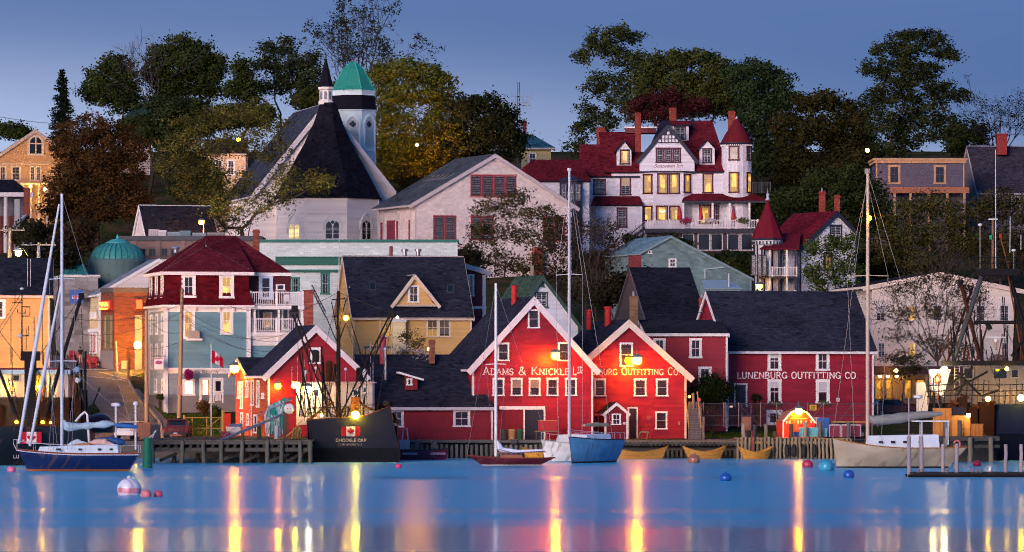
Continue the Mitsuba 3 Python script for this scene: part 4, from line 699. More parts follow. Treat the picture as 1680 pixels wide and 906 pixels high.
# apse: an octagon before the front
ac = fr(up, -1.0, 0)+A3((535-532)/k, 0, 0); ra = 84/k; n8 = 8; ph = math.radians(22.5)
def octa(r, z, c=ac): return [c+A3(r*math.cos(ph+i*math.pi/4), r*math.sin(ph+i*math.pi/4), z) for i in range(8)]
zw0, zw1 = 20, fr.z(325); g = G(); cr = ra/math.cos(math.pi/8)*.98
ow = octa(cr, 0)
faces_ = []
for i in range(8):
    p, q = ow[i], ow[(i+1) % 8]
    A_ = unit(q-p); N_ = A3(A_[1], -A_[0], 0)
    if N_[1] > .3: continue
    L = np.linalg.norm(q-p); fc = Face(p, A_, N_, fr, k*A_[0], CX+p[0]/p[1]*F); faces_.append((fc, L))
    lap(g, p, A_, UP, N_, [(0, zw0), (L, zw0), (L, zw1), (0, zw1)], .24, 3.5, CW, .05, .02, .2)
part(b, 'apse_wall', g); g = G()
for fc, L in faces_: fc.rect(g, -.05, L+.05, zw1-.5, zw1, 0, .1, CW*1.05); fc.rect(g, -.12, .12, zw0, zw1, -.02, .06, CW*1.05)
part(b, 'apse_trim', g)
pr = [(ra*1.05, zw1-.15), (ra*1.02, zw1+.05), (ra*.77, fr.z(283)), (ra*.46, fr.z(236)), (ra*.28, fr.z(202)), (12.5/k, fr.z(168))]; g = G(); BLK = A3(.012, .012, .02)
rings = [octa(r/math.cos(math.pi/8), z) for r, z in pr]
for a, c in zip(rings, rings[1:]):
    for i in range(8): roofplane(g, [a[i], a[(i+1) % 8], c[(i+1) % 8], c[i]], BLK, .28, .4, .012, .05)
part(b, 'apse_roof', g, 'matte')
def octbody(c, prof, col, g): g.lathe(prof, c, col, 8, ph)
tc = ac+A3((531-535)/k, 0, 0); g = G(); octbody(tc, [(13/k, fr.z(171)), (13/k, fr.z(166)), (11/k, fr.z(165)), (11/k, fr.z(148)), (13.5/k, fr.z(146)), (13.5/k, fr.z(142)), (0, fr.z(142))], CW, g); part(b, 'lantern', g)
for i in (4, 5, 6):
    a = ph+math.pi/8+i*math.pi/4; N_ = A3(math.cos(a), math.sin(a), 0); A_ = A3(-N_[1], N_[0], 0); o = tc+N_*(11/k*math.cos(math.pi/8)+.03); g = G(); po = unary_union([sbox(-.17, 0, .17, .8), Point(0, .8).buffer(.17)]); g.flat(po, o+UP*fr.z(163), A_, UP, N_, .03, (.2, .22, .26)); part(b, 'lantern_opening', g)
g = G(); octbody(tc, [(13.8/k, fr.z(142.5)), (9.5/k, fr.z(128)), (1.5/k, fr.z(96)), (0, fr.z(93.5))], BLK, g); g.tube([tc+UP*fr.z(95), tc+UP*fr.z(85)], .05, BLK, 4); part(b, 'spire', g, 'matte')
def gothic(root, fc, px0, px1, py0, py1, lit=None, two=True):
    a0, a1 = sorted((fc.a(px0), fc.a(px1))); z1, z0 = fc.z(py0), fc.z(py1); w = a1-a0
    def arch(x0, x1, zb, zt): r = (x1-x0); zs = zt-r*.87; return Polygon([(x0, zb), (x1, zb), (x1, zs)]+[(x0+r*math.cos(t), zs+r*math.sin(t)) for t in np.linspace(0, math.pi/3, 7)]+[(x1-r*math.cos(t), zs+r*math.sin(t)) for t in np.linspace(math.pi/3, 0, 7)]+[(x0, zs)])
    out = arch(a0, a1, z0, z1); t = .16; inn = [arch(a0+t, (a0+a1)/2-.06, z0+t, z1-w*.42), arch((a0+a1)/2+.06, a1-t, z0+t, z1-w*.42)] if two else [arch(a0+t, a1-t, z0+t, z1-t*1.6)]
    if two: inn.append(Point((a0+a1)/2, z1-w*.48).buffer(w*.11))
    pane = unary_union(inn); g = G(); g.flat(out.difference(pane.buffer(-.01)), fc.O-fc.N*.01, fc.A, UP, fc.N, .1, WHITE)
    ho = arch(a0-.22, a1+.22, z1-w*.95, z1+.3).difference(arch(a0-.02, a1+.02, z1-w*1.2, z1+.05)); g.flat(ho, fc.O, fc.A, UP, fc.N, .16, WHITE*.95)
    kx = part(root, 'window', g); g = G(); g.flat(pane, fc.O+fc.N*.02, fc.A, UP, fc.N, .02, (.03, .03, .03))
    if lit:
        for q in inn[:2]:
            x0, y0, x1, y1 = q.bounds; g = G().quad(fc(x0, y0, .035), fc(x1, y0, .035), fc(x1, y1-.3, .035), fc(x0, y1-.3, .035), (.1, .1, .1)); part(kx, 'pane', g, 'lit_glass', emitter=LIT[lit], uv=np.array([(0, 0), (1, 0), (1, 1), (0, 1)], float))
    else: part(kx, 'pane', g, 'glass')
    g = G()
    for q in inn[:2]:
        x0, y0, x1, y1 = q.bounds
        for f in (.3, .6): z = y0+(y1-y0)*f; fc.rect(g, x0, x1, z-.03, z+.03, .03, .06, WHITE*.6)
        if not lit: fc.rect(g, x0, x1, y0+(y1-y0)*.5-.04, y0+(y1-y0)*.5+.04, .03, .06, WHITE*.6)
    part(kx, 'glazing_bar', g)
fcs = sorted(faces_, key=lambda x: x[0].px)
for fc, L in fcs:
    p0, p1 = fc.px, fc.px+L*fc.k
    for lo, hi, x0, x1, lit in ((450, 505, 474, 495, 'pale'), (510, 575, 532, 559, None), (575, 630, 591, 608, None)):
        m = (p0+p1)/2
        if lo < m < hi and abs(fc.k) > 3: gothic(b, fc, x0, x1, 354, 396, lit)
# tower
tw = Frame(579, CY+14, 0); c = tw.O+A3(0, 2.5, 0); kk = tw.k; zz = tw.z; TW = A3(.56, .70, .75); cs = math.cos(math.pi/8)
g = G(); octbody(c, [(38/kk/cs, 20), (36/kk/cs, zz(182)), (38/kk/cs, zz(181)), (38/kk/cs, zz(178)), (0, zz(178))], TW, g); part(b, 'tower', g)
g = G(); octbody(c, [(39/kk/cs, zz(179.5)), (36/kk/cs, zz(168)), (34.5/kk/cs, zz(156)), (0, zz(156))], BLK, g); part(b, 'tower_skirt', g, 'matte')
g = G(); octbody(c, [(34/kk/cs, zz(156.5)), (35/kk/cs, zz(152)), (36.5/kk/cs, zz(147.5)), (0, zz(147))], TW*1.2, g); part(b, 'tower_cornice', g)
COPP = A3(.022, .25, .19); g = G(); pb = [(36.5/kk/cs, zz(148.5)), (31/kk/cs, zz(141)), (25/kk/cs, zz(128)), (17/kk/cs, zz(113)), (7/kk/cs, zz(103)), (2/kk, zz(100)), (1/kk, zz(96)), (0, zz(95))]; octbody(c, pb, COPP, g)
for i in range(8): g.tube([c+A3(r*math.cos(ph+i*math.pi/4), r*math.sin(ph+i*math.pi/4), z) for r, z in pb[:6]], .1, COPP*1.25, 4)
part(b, 'tower_roof', g); g = G(); g.lathe([(.28, zz(101)), (.1, zz(98)), (.16, zz(96)), (.03, zz(93)), (0, zz(90))], c, (.12, .03, .03), 8); part(b, 'finial', g)
rt = 37/kk
for i in (4, 5, 6):
    a = ph+math.pi/8+i*math.pi/4; N_ = A3(math.cos(a), math.sin(a), 0); A_ = A3(-N_[1], N_[0], 0); o = c+N_*(rt+.02)
    ar = lambda w, z0, z1: unary_union([sbox(-w, z0, w, z1-w*.9), Polygon([(-w, z1-w*.95), (w, z1-w*.95), (w*.55, z1-w*.3), (0, z1), (-w*.55, z1-w*.3)])])
    g = G(); g.flat(ar(.95, zz(248), zz(187)).difference(ar(.75, zz(248)+.15, zz(187)-.35)), o, A_, UP, N_, .16, TW*1.25); part(b, 'tower_arch', g); g = G()
    for x in range(10): z = zz(240)+x*.2; g.flat(sbox(-.62, z, .62, z+.11), o+N_*.02, A_, UP, N_, .07, TW*.8)
    part(b, 'louvre', g); q = unary_union([Point(.2*math.cos(t), .2*math.sin(t)).buffer(.19) for t in (0, 1.571, 3.142, 4.712)]); g = G(); g.flat(Point(0, 0).buffer(.62).difference(Point(0, 0).buffer(.5)), o+UP*zz(204), A_, UP, N_, .12, WHITE*.9); part(b, 'rose_frame', g); g = G(); g.flat(q, o+UP*zz(204), A_, UP, N_, .05, (.03, .05, .08)); part(b, 'quatrefoil', g)
# hall
fr = Frame(682, 560, 20); up = fr.u(811); W = fr.u(938); D = 13.2; ZE = fr.z(330); ZP = fr.z(251); HW = A3(.64, .56, .55)
b = thing('shingled_hall', 'pale pinkish shingled hall with wide grey gable roof and maroon windows', 'building'); gable_y(b, fr, W, D, 18, ZE, fr.z(331), ZP, up, HW, A3(.085, .10, .12), A3(.5, .44, .47),   .9, .4, .2, .35, faces='flr', piece=.35, jit=.07, rpitch=.25)
f0 = fr.front(); MF = A3(.24, .035, .05); 
for i in range(4): window(b, f0, 771.5+i*19, 285.5, 790+i*19, 321, w=.16, trim=MF, sash=A3(.12, .03, .04), rows=2, cols=1)
for x in (710.5, 729.5, 772, 791, 891, 910): window(b, f0, x, 353, x+18.5, 393, w=.16, trim=MF, sash=A3(.12, .03, .04), rows=2, cols=1)
g = G(); f0.rect(g, f0.a(769.5), f0.a(849), fr.z(323), fr.z(321), 0, .12, (.55, .3, .28)); f0.rect(g, f0.a(769.5), f0.a(849), fr.z(285.5), fr.z(283.5), 0, .12, (.55, .3, .28)); part(b, 'window_surround', g)
l0 = fr.left(); door(b, l0, 632, 358, 646, 396, (.2, .03, .06), trim=MF)
for x in (622, 650.5, 672): window(b, l0, x-1.8, 360, x+1.8, 394, w=.2, cols=1, trim=MF)
g = G()
for px in (626, 653, 674): g.tube([fr(-.75, l0.a(px), ZE-.3), fr(-.5, l0.a(px), ZE-.55), fr(-.08, l0.a(px), ZE-.95)], .05, (.6, .55, .55), 5); g.tube([fr(-.08, l0.a(px), ZE-.95), fr(-.08, l0.a(px), 19)], .05, (.6, .55, .55), 5)
part(b, 'downpipe', g)
sl = (ZP-ZE)/up
for i in range(5):
    v = 3.0+i*1.75; u = up*.52; g = G(); q = [fr(u-.35, v, ZE+sl*(u-.35)+.12), fr(u+.75, v, ZE+sl*(u+.75)+.12), fr(u+.75, v+1.0, ZE+sl*(u+.75)+.12), fr(u-.35, v+1.0, ZE+sl*(u-.35)+.12)]; g.slab(q, .1, (.2, .2, .22)); kx = part(b, 'skylight', g); cc = sum(q)/4; part(kx, 'pane', G().quad(*[cc+(x-cc)*.85+UP*.02 for x in q], (.03,)*3), 'glass')
roof_pipe(b, 651, 313, 322, 2.5, 566, (.02, .02, .02), 1.0); g = G(); f0.rect(g, f0.a(873), f0.a(888), 18, fr.z(404), 0, .9, (.25, .06, .05)); part(b, 'brick_porch', g)
# Boscawen style white inn
IY = 600; IW = A3(.66, .65, .74); MR = A3(.135, .016, .026); TR = DK
fr = Frame(967, IY, 0); Z = fr.z; U = fr.u
b = thing('white_inn', 'large white inn with maroon roofs, round corner turret, verandah and many lit windows', 'inn'); f0 = fr.front()
def iw(x0, y0, x1, y1, lit=None, fc=None, cols=1, rows=2, w=.2, blind=None): return window(b, fc or f0, x0, y0, x1, y1, lit=lit, trim=A3(.08, .012, .03), sash=A3(.5, .45, .5), cols=cols, rows=rows, w=w, blind=blind)
g = G(); z0 = 19
f0.boards(g, [(U(967), z0), (U(1190), z0), (U(1190), Z(285)), (U(967), Z(285))], IW, .22); fr.left(U(967)).boards(g, [(0, z0), (9, z0), (9, Z(289)), (0, Z(289))], IW*.95, .22)
fg = fr.front(-.7); fg.boards(g, [(U(1049), Z(283)), (U(1139), Z(283)), (U(1139), Z(266)), (U(1096), Z(207)), (U(1049), Z(262))], IW, .22)
for fc in (fr.left(U(1049)), fr.right(U(1139))): fc.boards(g, [(-.7, Z(283)), (0, Z(283)), (0, Z(262)), (-.7, Z(262))], IW)
part(b, 'wall', g)
# canted bay under the gable
g = G(); pts = [(1049, 0), (1072, -1.3), (1121, -1.3), (1136, 0)]; pts = [(U(a), v) for a, v in pts]; bf = []
for (u0, v0), (u1, v1) in zip(pts, pts[1:]):
    p, q = fr(u0, v0, 0), fr(u1, v1, 0); A_ = unit(q-p); N_ = A3(A_[1], -A_[0], 0); fc = Face(p, A_, N_, fr, fr.k*A_[0], CX+p[0]/p[1]*F); bf.append(fc); L = np.linalg.norm(q-p)
    fc.boards(g, [(0, z0), (L, z0), (L, Z(282)), (0, Z(282))], IW, .22)
part(b, 'bay_wall', g); g = G(); g.slab([fr(u, v-.15, Z(281.5)) for u, v in pts], .2, TR); g.slab([fr(u, v-.08, Z(335)) for u, v in pts], .15, WHITE*.8); part(b, 'bay_cornice', g)
iw(1055, 286, 1070.5, 318.5, 'warm', bf[0]); iw(1078, 285, 1096.5, 319, 'warm', bf[1]); iw(1097, 285, 1115.5, 319, 'warm', bf[1]); iw(1121.5, 286, 1133.5, 317, 'warm', bf[2]); iw(1056, 338, 1070.5, 363, 'warm', bf[0]); iw(1076, 338, 1096, 363, 'warm', bf[1]); iw(1097.5, 338, 1115, 363, 'warm', bf[1])
iw(973, 294, 994, 319.5, cols=2); iw(1017, 289, 1035.5, 320.5, cols=2, blind=(.5, (.5, .42, .3))); iw(1011, 341, 1029, 374, cols=2); iw(1152.5, 284, 1170.5, 317, 'warm')
for i in range(3): iw(1075.5+i*14, 243, 1089+i*14, 267.5, fc=fg, cols=2)
lettering_u = line_of_text(b, fg(fg.a(1073), Z(275.6), .05), fg.A, UP, fg.N, 'Boscawen Inn', .42, fg.a(1119)-fg.a(1073), (.2, .006, .03), bold=False, shear=.3)
# roofs
def rp(pts, t=.14, col=MR): roofplane(g, [fr(U(a), v, Z(y)) for a, y, v in pts], col, .2, .4, .015, t, edge=TR)
g = G(); rp([(949, 289.5, -.4), (1003, 289.5, -.4), (995, 234, 4.5), (951, 234, 4.5)]); part(b, 'roof', g, 'matte'); g = G()
rp([(991, 283, -.4), (1052, 283, -.4), (1052, 213, 5.5), (983.5, 213, 5.5)]); part(b, 'roof', g, 'matte'); g = G()
rp([(1048, 283, -.4), (1196, 281.5, -.4), (1172, 193, 7), (1088, 193, 7)]); rp([(1196, 281.5, -.4), (1196, 281, 9), (1172, 193, 7)]); rp([(1048, 283, -.4), (1088, 193, 7), (1048, 283, 12)]); part(b, 'roof', g, 'matte'); g = G()
zt, ztip = Z(204), Z(265); e = -1.0
roofplane(g, [fr(U(1044), e, ztip), fr(U(1096), e, zt), fr(U(1096), 5.5, zt)], MR, .2, .4, .015, .14, edge=TR); roofplane(g, [fr(U(1145), e, ztip), fr(U(1096), e, zt), fr(U(1096), 5.5, zt)], MR, .2, .4, .015, .14, edge=TR)
roofplane(g, [fr(U(1044), e, ztip), fr(U(1096), 5.5, zt), fr(U(1052), 2.2, ztip)], MR, .2, .4, .015, .14); roofplane(g, [fr(U(1145), e, ztip), fr(U(1138), 2.2, ztip), fr(U(1096), 5.5, zt)], MR, .2, .4, .015, .14); part(b, 'gable_roof', g, 'matte')
fe = fr.front(e); g = G(); fe.beam(g, (U(1044), ztip-.28), (U(1096), zt-.25), .42, -.06, .02, TR); fe.beam(g, (U(1096), zt-.25), (U(1145), ztip-.28), .42, -.06, .024, TR); fg.rect(g, U(1049), U(1139), Z(284), Z(281.5), 0, .1, TR); f0.rect(g, U(967), U(1049), Z(292), Z(289), 0, .25, TR); f0.rect(g, U(1139), U(1192), Z(284), Z(281), 0, .3, TR)
po = Polygon([(U(1078), Z(235.5)), (U(1114.5), Z(235.5)), (U(1099), Z(214)), (U(1093), Z(214))]); g.flat(po, fg.O+fg.N*.1, fg.A, UP, fg.N, .06, TR); part(b, 'gable_trim', g)
g = G()
for r_, (y0, y1) in enumerate(((229.5, 234), (223, 228), (217, 221.5))):
    for c_ in range(6-2*r_ if r_ < 2 else 1): x = 1096+(c_-(6-2*r_ if r_ < 2 else 1)/2+.5)*5.6; fg.rect(g, U(x-2), U(x+2), Z(y1), Z(y0), .15, .18, IW)
part(b, 'gable_lattice', g, kind='stuff')
def dormer(x0, x1, xa, ya, ye, yb, win, lit):
    g = G(); fd = fr.front(.6); fd.boards(g, [(U(x0), Z(yb)), (U(x1), Z(yb)), (U(x1), Z(ye)), (U(xa), Z(ya)), (U(x0), Z(ye))], IW, .2); fr.left(U(x0)).boards(g, [(.6, Z(yb)), (3, Z(yb)), (3, Z(ye)), (.6, Z(ye))], IW)
    kx = part(b, 'dormer', g); g = G(); zd, zq = Z(ya-2), Z(ye+3)
    for xx in (x0-3.5, x1+3.5): roofplane(g, [fr(U(xx), .2, zq), fr(U(xa), .2, zd), fr(U(xa), 5, zd), fr(U(xx), 3.6, zq)], MR, .2, .4, .015, .1, edge=TR)
    part(kx, 'roof', g, 'matte'); window(b, fd, *win, lit=lit, trim=A3(.05, .012, .03), sash=WHITE, cols=2, rows=2, w=.2)
dormer(1012, 1036, 1024.5, 232, 246, 272, (1017, 245, 1033.5, 269.5), 'warm'); dormer(1148, 1173, 1160, 230, 243, 270, (1152.5, 243, 1168.5, 267.5), None)
g = G(); fd = fr.front(3.8); fd.boards(g, [(U(1103), Z(228)), (U(1132), Z(228)), (U(1132), Z(203)), (U(1103), Z(203))], IW); kx = part(b, 'dormer', g); g = G(); roofplane(g, [fr(U(1099), 3.3, Z(202)), fr(U(1136), 3.3, Z(202)), fr(U(1133), 6.5, Z(194)), fr(U(1101), 6.5, Z(194))], MR, edge=TR); part(kx, 'roof', g, 'matte'); window(b, fd, 1108, 204.5, 1127, 226.5, trim=A3(.05, .03, .06), sash=WHITE, w=.18)
g = G(); g.obox(fr(U(1028), 5, Z(215)), fr.U*(U(1079)-U(1028)), fr.V*3, UP*(Z(207)-Z(215)), MR); g.obox(fr(U(1026), 4.8, Z(207)), fr.U*(U(1080)-U(1026)), fr.V*3.4, UP*.18, WHITE); part(b, 'flat_roof', g)
# turret
tc = fr(U(1209), .6, 0); r = 24/fr.k; g = G(); n = 16; RT = r/math.cos(math.pi/n)
for i in range(n):
    a0 = math.pi+i*2*math.pi/n; p = tc+A3(RT*math.cos(a0), RT*math.sin(a0), 0); a1 = a0+2*math.pi/n; q = tc+A3(RT*math.cos(a1), RT*math.sin(a1), 0); A_ = unit(q-p); N_ = A3(A_[1], -A_[0], 0)
    if N_[1] < .4: lap(g, p, A_, UP, N_, [(0, z0), (np.linalg.norm(q-p), z0), (np.linalg.norm(q-p), Z(237)), (0, Z(237))], .22, 3, IW, .05, .02, .2)
part(b, 'turret_wall', g); g = G(); g.lathe([(26.8/fr.k, Z(235)), (20/fr.k, Z(222)), (9/fr.k, Z(205)), (1/fr.k, Z(193)), (0, Z(192))], tc, MR, 28); part(b, 'turret_roof', g, 'matte', True)
g = G(); g.lathe([(25.5/fr.k, Z(239.5)), (27.5/fr.k, Z(235.5)), (27.5/fr.k, Z(234.5)), (0, Z(234))], tc, TR, 28); part(b, 'turret_cornice', g); g = G()
for i in range(26): a = math.pi+i*math.pi/25; o = tc+A3(math.cos(a), math.sin(a), 0)*(25.8/fr.k); g.box(o[0]-.06, o[0]+.06, o[1]-.06, o[1]+.06, Z(240), Z(237.5), WHITE)
part(b, 'dentils', g, kind='stuff'); part(b, 'turret_finial', G().lathe([(.18, Z(196)), (.1, Z(192)), (0, Z(190))], tc, (.4, .5, .6), 8))
def tface(px): # a flat facet of the turret seen at this column
    s_ = (px-1209)/24; a = -math.pi/2+math.asin(max(-.98, min(.98, s_))); N_ = A3(math.cos(a), math.sin(a), 0); A_ = A3(-N_[1], N_[0], 0); o = tc+N_*(RT+.02); return Face(o, A_, N_, fr, fr.k*A_[0], px)
for px, hw in ((1203.5, 8.5), (1228, 4.3)):
    fc = tface(px); iw(px-hw, 240, px+hw, 264, fc=fc, cols=1, blind=(.6, (.5, .45, .42)) if px < 1220 else None); iw(px-hw, 283, px+hw, 317, 'warm', fc=fc)
# verandahs
g = G(); rp([(969, 337, -1.6), (1054, 337, -1.6), (1049, 322, 0), (975, 322, 0)]); rp([(1118, 330.5, -2.2), (1258, 330.5, -2.2), (1240, 318, 0), (1124, 318, 0)]); part(b, 'porch_roof', g, 'matte')
g = G(); fv = fr.front(-1.2); fv.boards(g, [(U(977), z0), (U(1053), z0), (U(1053), Z(338)), (U(977), Z(338))], IW*1.0, .22); part(b, 'porch_wall', g); window(b, fv, 1011.5, 341, 1029, 374, trim=A3(.08, .012, .03), sash=A3(.5, .45, .5), w=.2)
g = G(); fr.front(-2.2).rect(g, U(1118), U(1257), Z(334), Z(331), -.1, .05, TR); part(b, 'porch_beam', g)
for px in (1120, 1168, 1196, 1228): part(b, 'porch_column', G().obox(fr(U(px)-.11, -2.1, Z(377)), fr.U*.22, fr.V*.22, UP*(Z(332)-Z(377)), WHITE))
for x0, x1, l in ((1127, 1133, None), (1147, 1166.5, 'warm'), (1189, 1208, 'amber'), (1223, 1230, 'amber'), (1171, 1180, None)): iw(x0, 336, x1, 367, l, fc=fr.front(-.05))
part(b, 'balcony_floor', G().obox(fr(U(1058), -3.4, Z(384)), fr.U*(U(1243)-U(1058)), fr.V*3.4, UP*(Z(377)-Z(384)), TR)); railing(b, fr(U(1061), -3.3, Z(377)), fr(U(1241), -3.3, Z(377)), 1.05, 70, A3(.74, .72, .76), post=6)
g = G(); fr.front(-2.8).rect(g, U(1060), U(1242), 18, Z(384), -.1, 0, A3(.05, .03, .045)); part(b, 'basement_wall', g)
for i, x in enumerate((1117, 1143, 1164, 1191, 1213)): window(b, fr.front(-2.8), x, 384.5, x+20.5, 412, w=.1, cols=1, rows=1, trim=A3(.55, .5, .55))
g = G(); g.bar(fr(U(1035), -1.5, Z(384)), fr(U(1057), -2.8, Z(366)), .07, .08, TR); g.bar(fr(U(1035), -1.5, Z(392)), fr(U(1057), -2.8, Z(376)), .1, .3, TR)
for i in range(9): t_ = i/8; a = fr(U(1035+22*t_), -1.5-1.3*t_, Z(392-16*t_)); g.bar(a, a+UP*1.1*(1-.28*t_), .04, .04, TR)
part(b, 'stair', g); railing(b, fr(U(1234), -1.5, Z(318)), fr(U(1263), -1.5, Z(318)), 1.3, 14, A3(.03, .035, .05), post=3, name='deck_railing')
for args in ((1042, 1051.5, 186, 240, -.5), (979, 992, 210, 236, 6), (1098, 1109.5, 178, 198, 7), (1195, 1206, 183, 206, 5)): chimney(b, fr, *args[:4], (.24, .05, .04), v=args[4])
for px, lab in ((1114.5, 'leftmost'), (1149.5, 'middle'), (1202, 'rightmost')):
    t = thing('closed_parasol', f'closed red parasol on the verandah of the white inn, {lab} of three', 'parasol', 'closed parasols on the verandah'); c = fr(U(px), -1.6, 0); part(t, 'pole', G().tube([c+UP*Z(377), c+UP*Z(338)], .035, (.6, .6, .6), 5)); part(t, 'canopy', G().lathe([(.06, Z(366)), (.26, Z(360)), (.18, Z(350)), (.04, Z(339)), (0, Z(338))], c, (.42, .02, .04), 8))
for px, col, lab in ((1124, (.35, .03, .1), 'red flowers'), (1161, (.6, .55, .55), 'white flowers'), (1217, (.07, .09, .03), 'green plants')):
    t = thing('flower_box', f'box of {lab} on the white balcony rail of the inn', 'flower box'); g = G(); c = fr(U(px), -3.5, Z(363.5))
    for _ in range(90): g.ball(c+R.standard_normal(3)*A3(.34, .1, .17), .09, A3(*col)*(.6+.8*R.random()), 0)
    part(t, 'flowers', g, 'matte', kind='stuff'); part(t, 'box', G().obox(c-A3(.45, .1, .28), (.9, 0, 0), (0, .2, 0), (0, 0, .2), (.1, .06, .05)))
t = thing('chandelier', 'lit chandelier behind the lower bay window of the white inn', 'chandelier'); g = G(); c = fr(U(1086.5), -1.42, Z(348))
for i in range(5): g.ball(c+A3((i-2)*.13, 0, -.05+.06*abs(i-2)), .05, (1, .8, .5), 1)
whole(t, g, 'lit_glass', emitter=glow((1, .75, .4), 2, .3))
# annex left of the inn
fr2 = Frame(918, 592, 6); b = thing('inn_annex', 'white annex with maroon hipped roof and bay left of the white inn', 'house'); W = fr2.u(967); zt = fr2.z(297); g = G(); fr2.front().boards(g, [(-3.5, 18), (W, 18), (W, zt), (-3.5, zt)], IW, .22); part(b, 'wall', g); g = G(); zr = fr2.z(259.5); roofplane(g, [fr2(fr2.u(850), -.4, zt), fr2(W+.2, -.4, zt), fr2(fr2.u(955), 4.5, zr), fr2(fr2.u(881), 4.5, zr)], MR, edge=TR); roofplane(g, [fr2(fr2.u(850), -.4, zt), fr2(fr2.u(881), 4.5, zr), fr2(fr2.u(840), 9, zt)], MR, edge=TR); part(b, 'roof', g, 'matte')
g = G(); o = fr2(fr2.u(936), -.3, 0); g.lathe([(1.35, 18), (1.35, fr2.z(299)), (1.5, fr2.z(298)), (1.5, fr2.z(296.5)), (0, fr2.z(287))], o, TR, 6, 0); part(b, 'bay', g)
for px in (925, 937, 948): window(b, fr2.front(-1.55), px-4.5, 303, px+4.5, 330, w=.12, trim=A3(.1, .11, .16), sash=WHITE)
# turret house
fr = Frame(1313, 540, 24); up = fr.u(1373.5); W = fr.u(1407); D = 10; b = thing('turret_house', 'small white house with maroon roof, pointed red turret and balcony right of the teal shed', 'house'); ZE = fr.z(405); ZP = fr.z(346)
gable_y(b, fr, W, D, 13, ZE, fr.z(378), ZP, up, A3(.6, .64, .7), A3(.15, .016, .03), TR, .3, .35, .2, .4, faces='flr'); f0 = fr.front(); window(b, f0, 1362.5, 368, 1383.5, 400.5, w=.22, trim=TR, sash=WHITE); window(b, f0, 1352.5, 414, 1367.5, 443, lit='amber', w=.2, trim=TR); chimney(b, fr, 1344, 1354, 315, 350, (.26, .05, .04), v=6, pots=1); chimney(b, fr, 1369, 1378, 321, 350, (.26, .05, .04), v=3)
fq = Frame(1246, 537, 0); g = G(); fq.front(2.5).boards(g, [(0, 13), (fq.u(1309), 13), (fq.u(1309), fq.z(409)), (0, fq.z(409))], A3(.5, .53, .6), .2); part(b, 'porch_wall', g); window(b, fq.front(2.5), 1261, 414, 1276, 437, lit='warm', w=.15, trim=TR); window(b, fq.front(2.5), 1284, 416, 1293, 440, w=.15, trim=WHITE); window(b, fq.front(2.5), 1264, 458, 1277, 472, w=.15, trim=TR)
g = G(); g.slab([fq(0, -.2, fq.z(408)), fq(fq.u(1311), -.2, fq.z(408)), fq(fq.u(1318), 5, fq.z(380)), fq(fq.u(1290), 5, fq.z(380))], .15, A3(.15, .016, .03)); part(b, 'porch_roof', g, 'matte'); g = G()
for px in (1250, 1263, 1278, 1291, 1305): g.obox(fq(fq.u(px)-.1, 0, fq.z(476)), fq.U*.2, fq.V*.2, UP*(fq.z(409)-fq.z(476)), TR if px in (1250, 1305, 1278) else WHITE)
part(b, 'porch_post', g); part(b, 'balcony_floor', G().obox(fq(0, 0, fq.z(457)), fq.U*fq.u(1309), fq.V*2.6, UP*.25, TR)); railing(b, fq(.1, 0, fq.z(454.5)), fq(fq.u(1307), 0, fq.z(454.5)), 1.05, 24, A3(.7, .7, .75), post=4)
tc = A3(PX(1260.5, 538), 539.2, 0); kk = F/538; n = 10; g = G(); g.lathe([(27.5/kk, PZ(391, 538)), (17/kk, PZ(366, 538)), (7/kk, PZ(344, 538)), (1/kk, PZ(326, 538)), (0, PZ(325, 538))], tc, A3(.16, .016, .03), n); part(b, 'turret_roof', g, 'matte'); g = G(); g.lathe([(28/kk, PZ(394, 538)), (28.5/kk, PZ(391, 538)), (0, PZ(390, 538))], tc, TR, n); part(b, 'turret_cornice', g); g = G(); g.lathe([(21/kk, 12), (21/kk, PZ(402, 538)), (25/kk, PZ(401, 538)), (25/kk, PZ(394, 538))], tc, A3(.6, .64, .7), n); part(b, 'turret_wall', g); g = G()
for i in range(n): a = i*2*np.pi/n; o = tc+A3(math.cos(a), math.sin(a), 0)*(21.6/kk); g.tube([o+UP*12, o+UP*PZ(402, 538)], .09, TR, 4)
for i in range(26): a = i*2*np.pi/26; o = tc+A3(math.cos(a), math.sin(a), 0)*(25.2/kk); g.box(o[0]-.07, o[0]+.07, o[1]-.07, o[1]+.07, PZ(401, 538), PZ(396, 538), TR)
part(b, 'turret_timber', g); part(b, 'finial', G().lathe([(.25, PZ(328, 538)), (.12, PZ(322, 538)), (.2, PZ(319, 538)), (.04, PZ(316, 538)), (0, PZ(308, 538))], tc, (.5, .55, .65), 8))
for px in (1236, 1246, 1254): window(b, Face(A3(PX(1236, 536.2), 536.3, 0), A3(1, 0, 0), A3(0, -1, 0), Frame(1236, 536.3, 0), F/536.3, 1236), px-4, 418, px+4, 452, w=.14, trim=TR, sash=WHITE)
lamp('turret_house_lamp', 'bright orange lamp in front of the little turret house just above the long dark roof', 1245.5, 470, 533, 80, (1, .36, .003), r=.33, w=3, hood=True, arm=1.5)
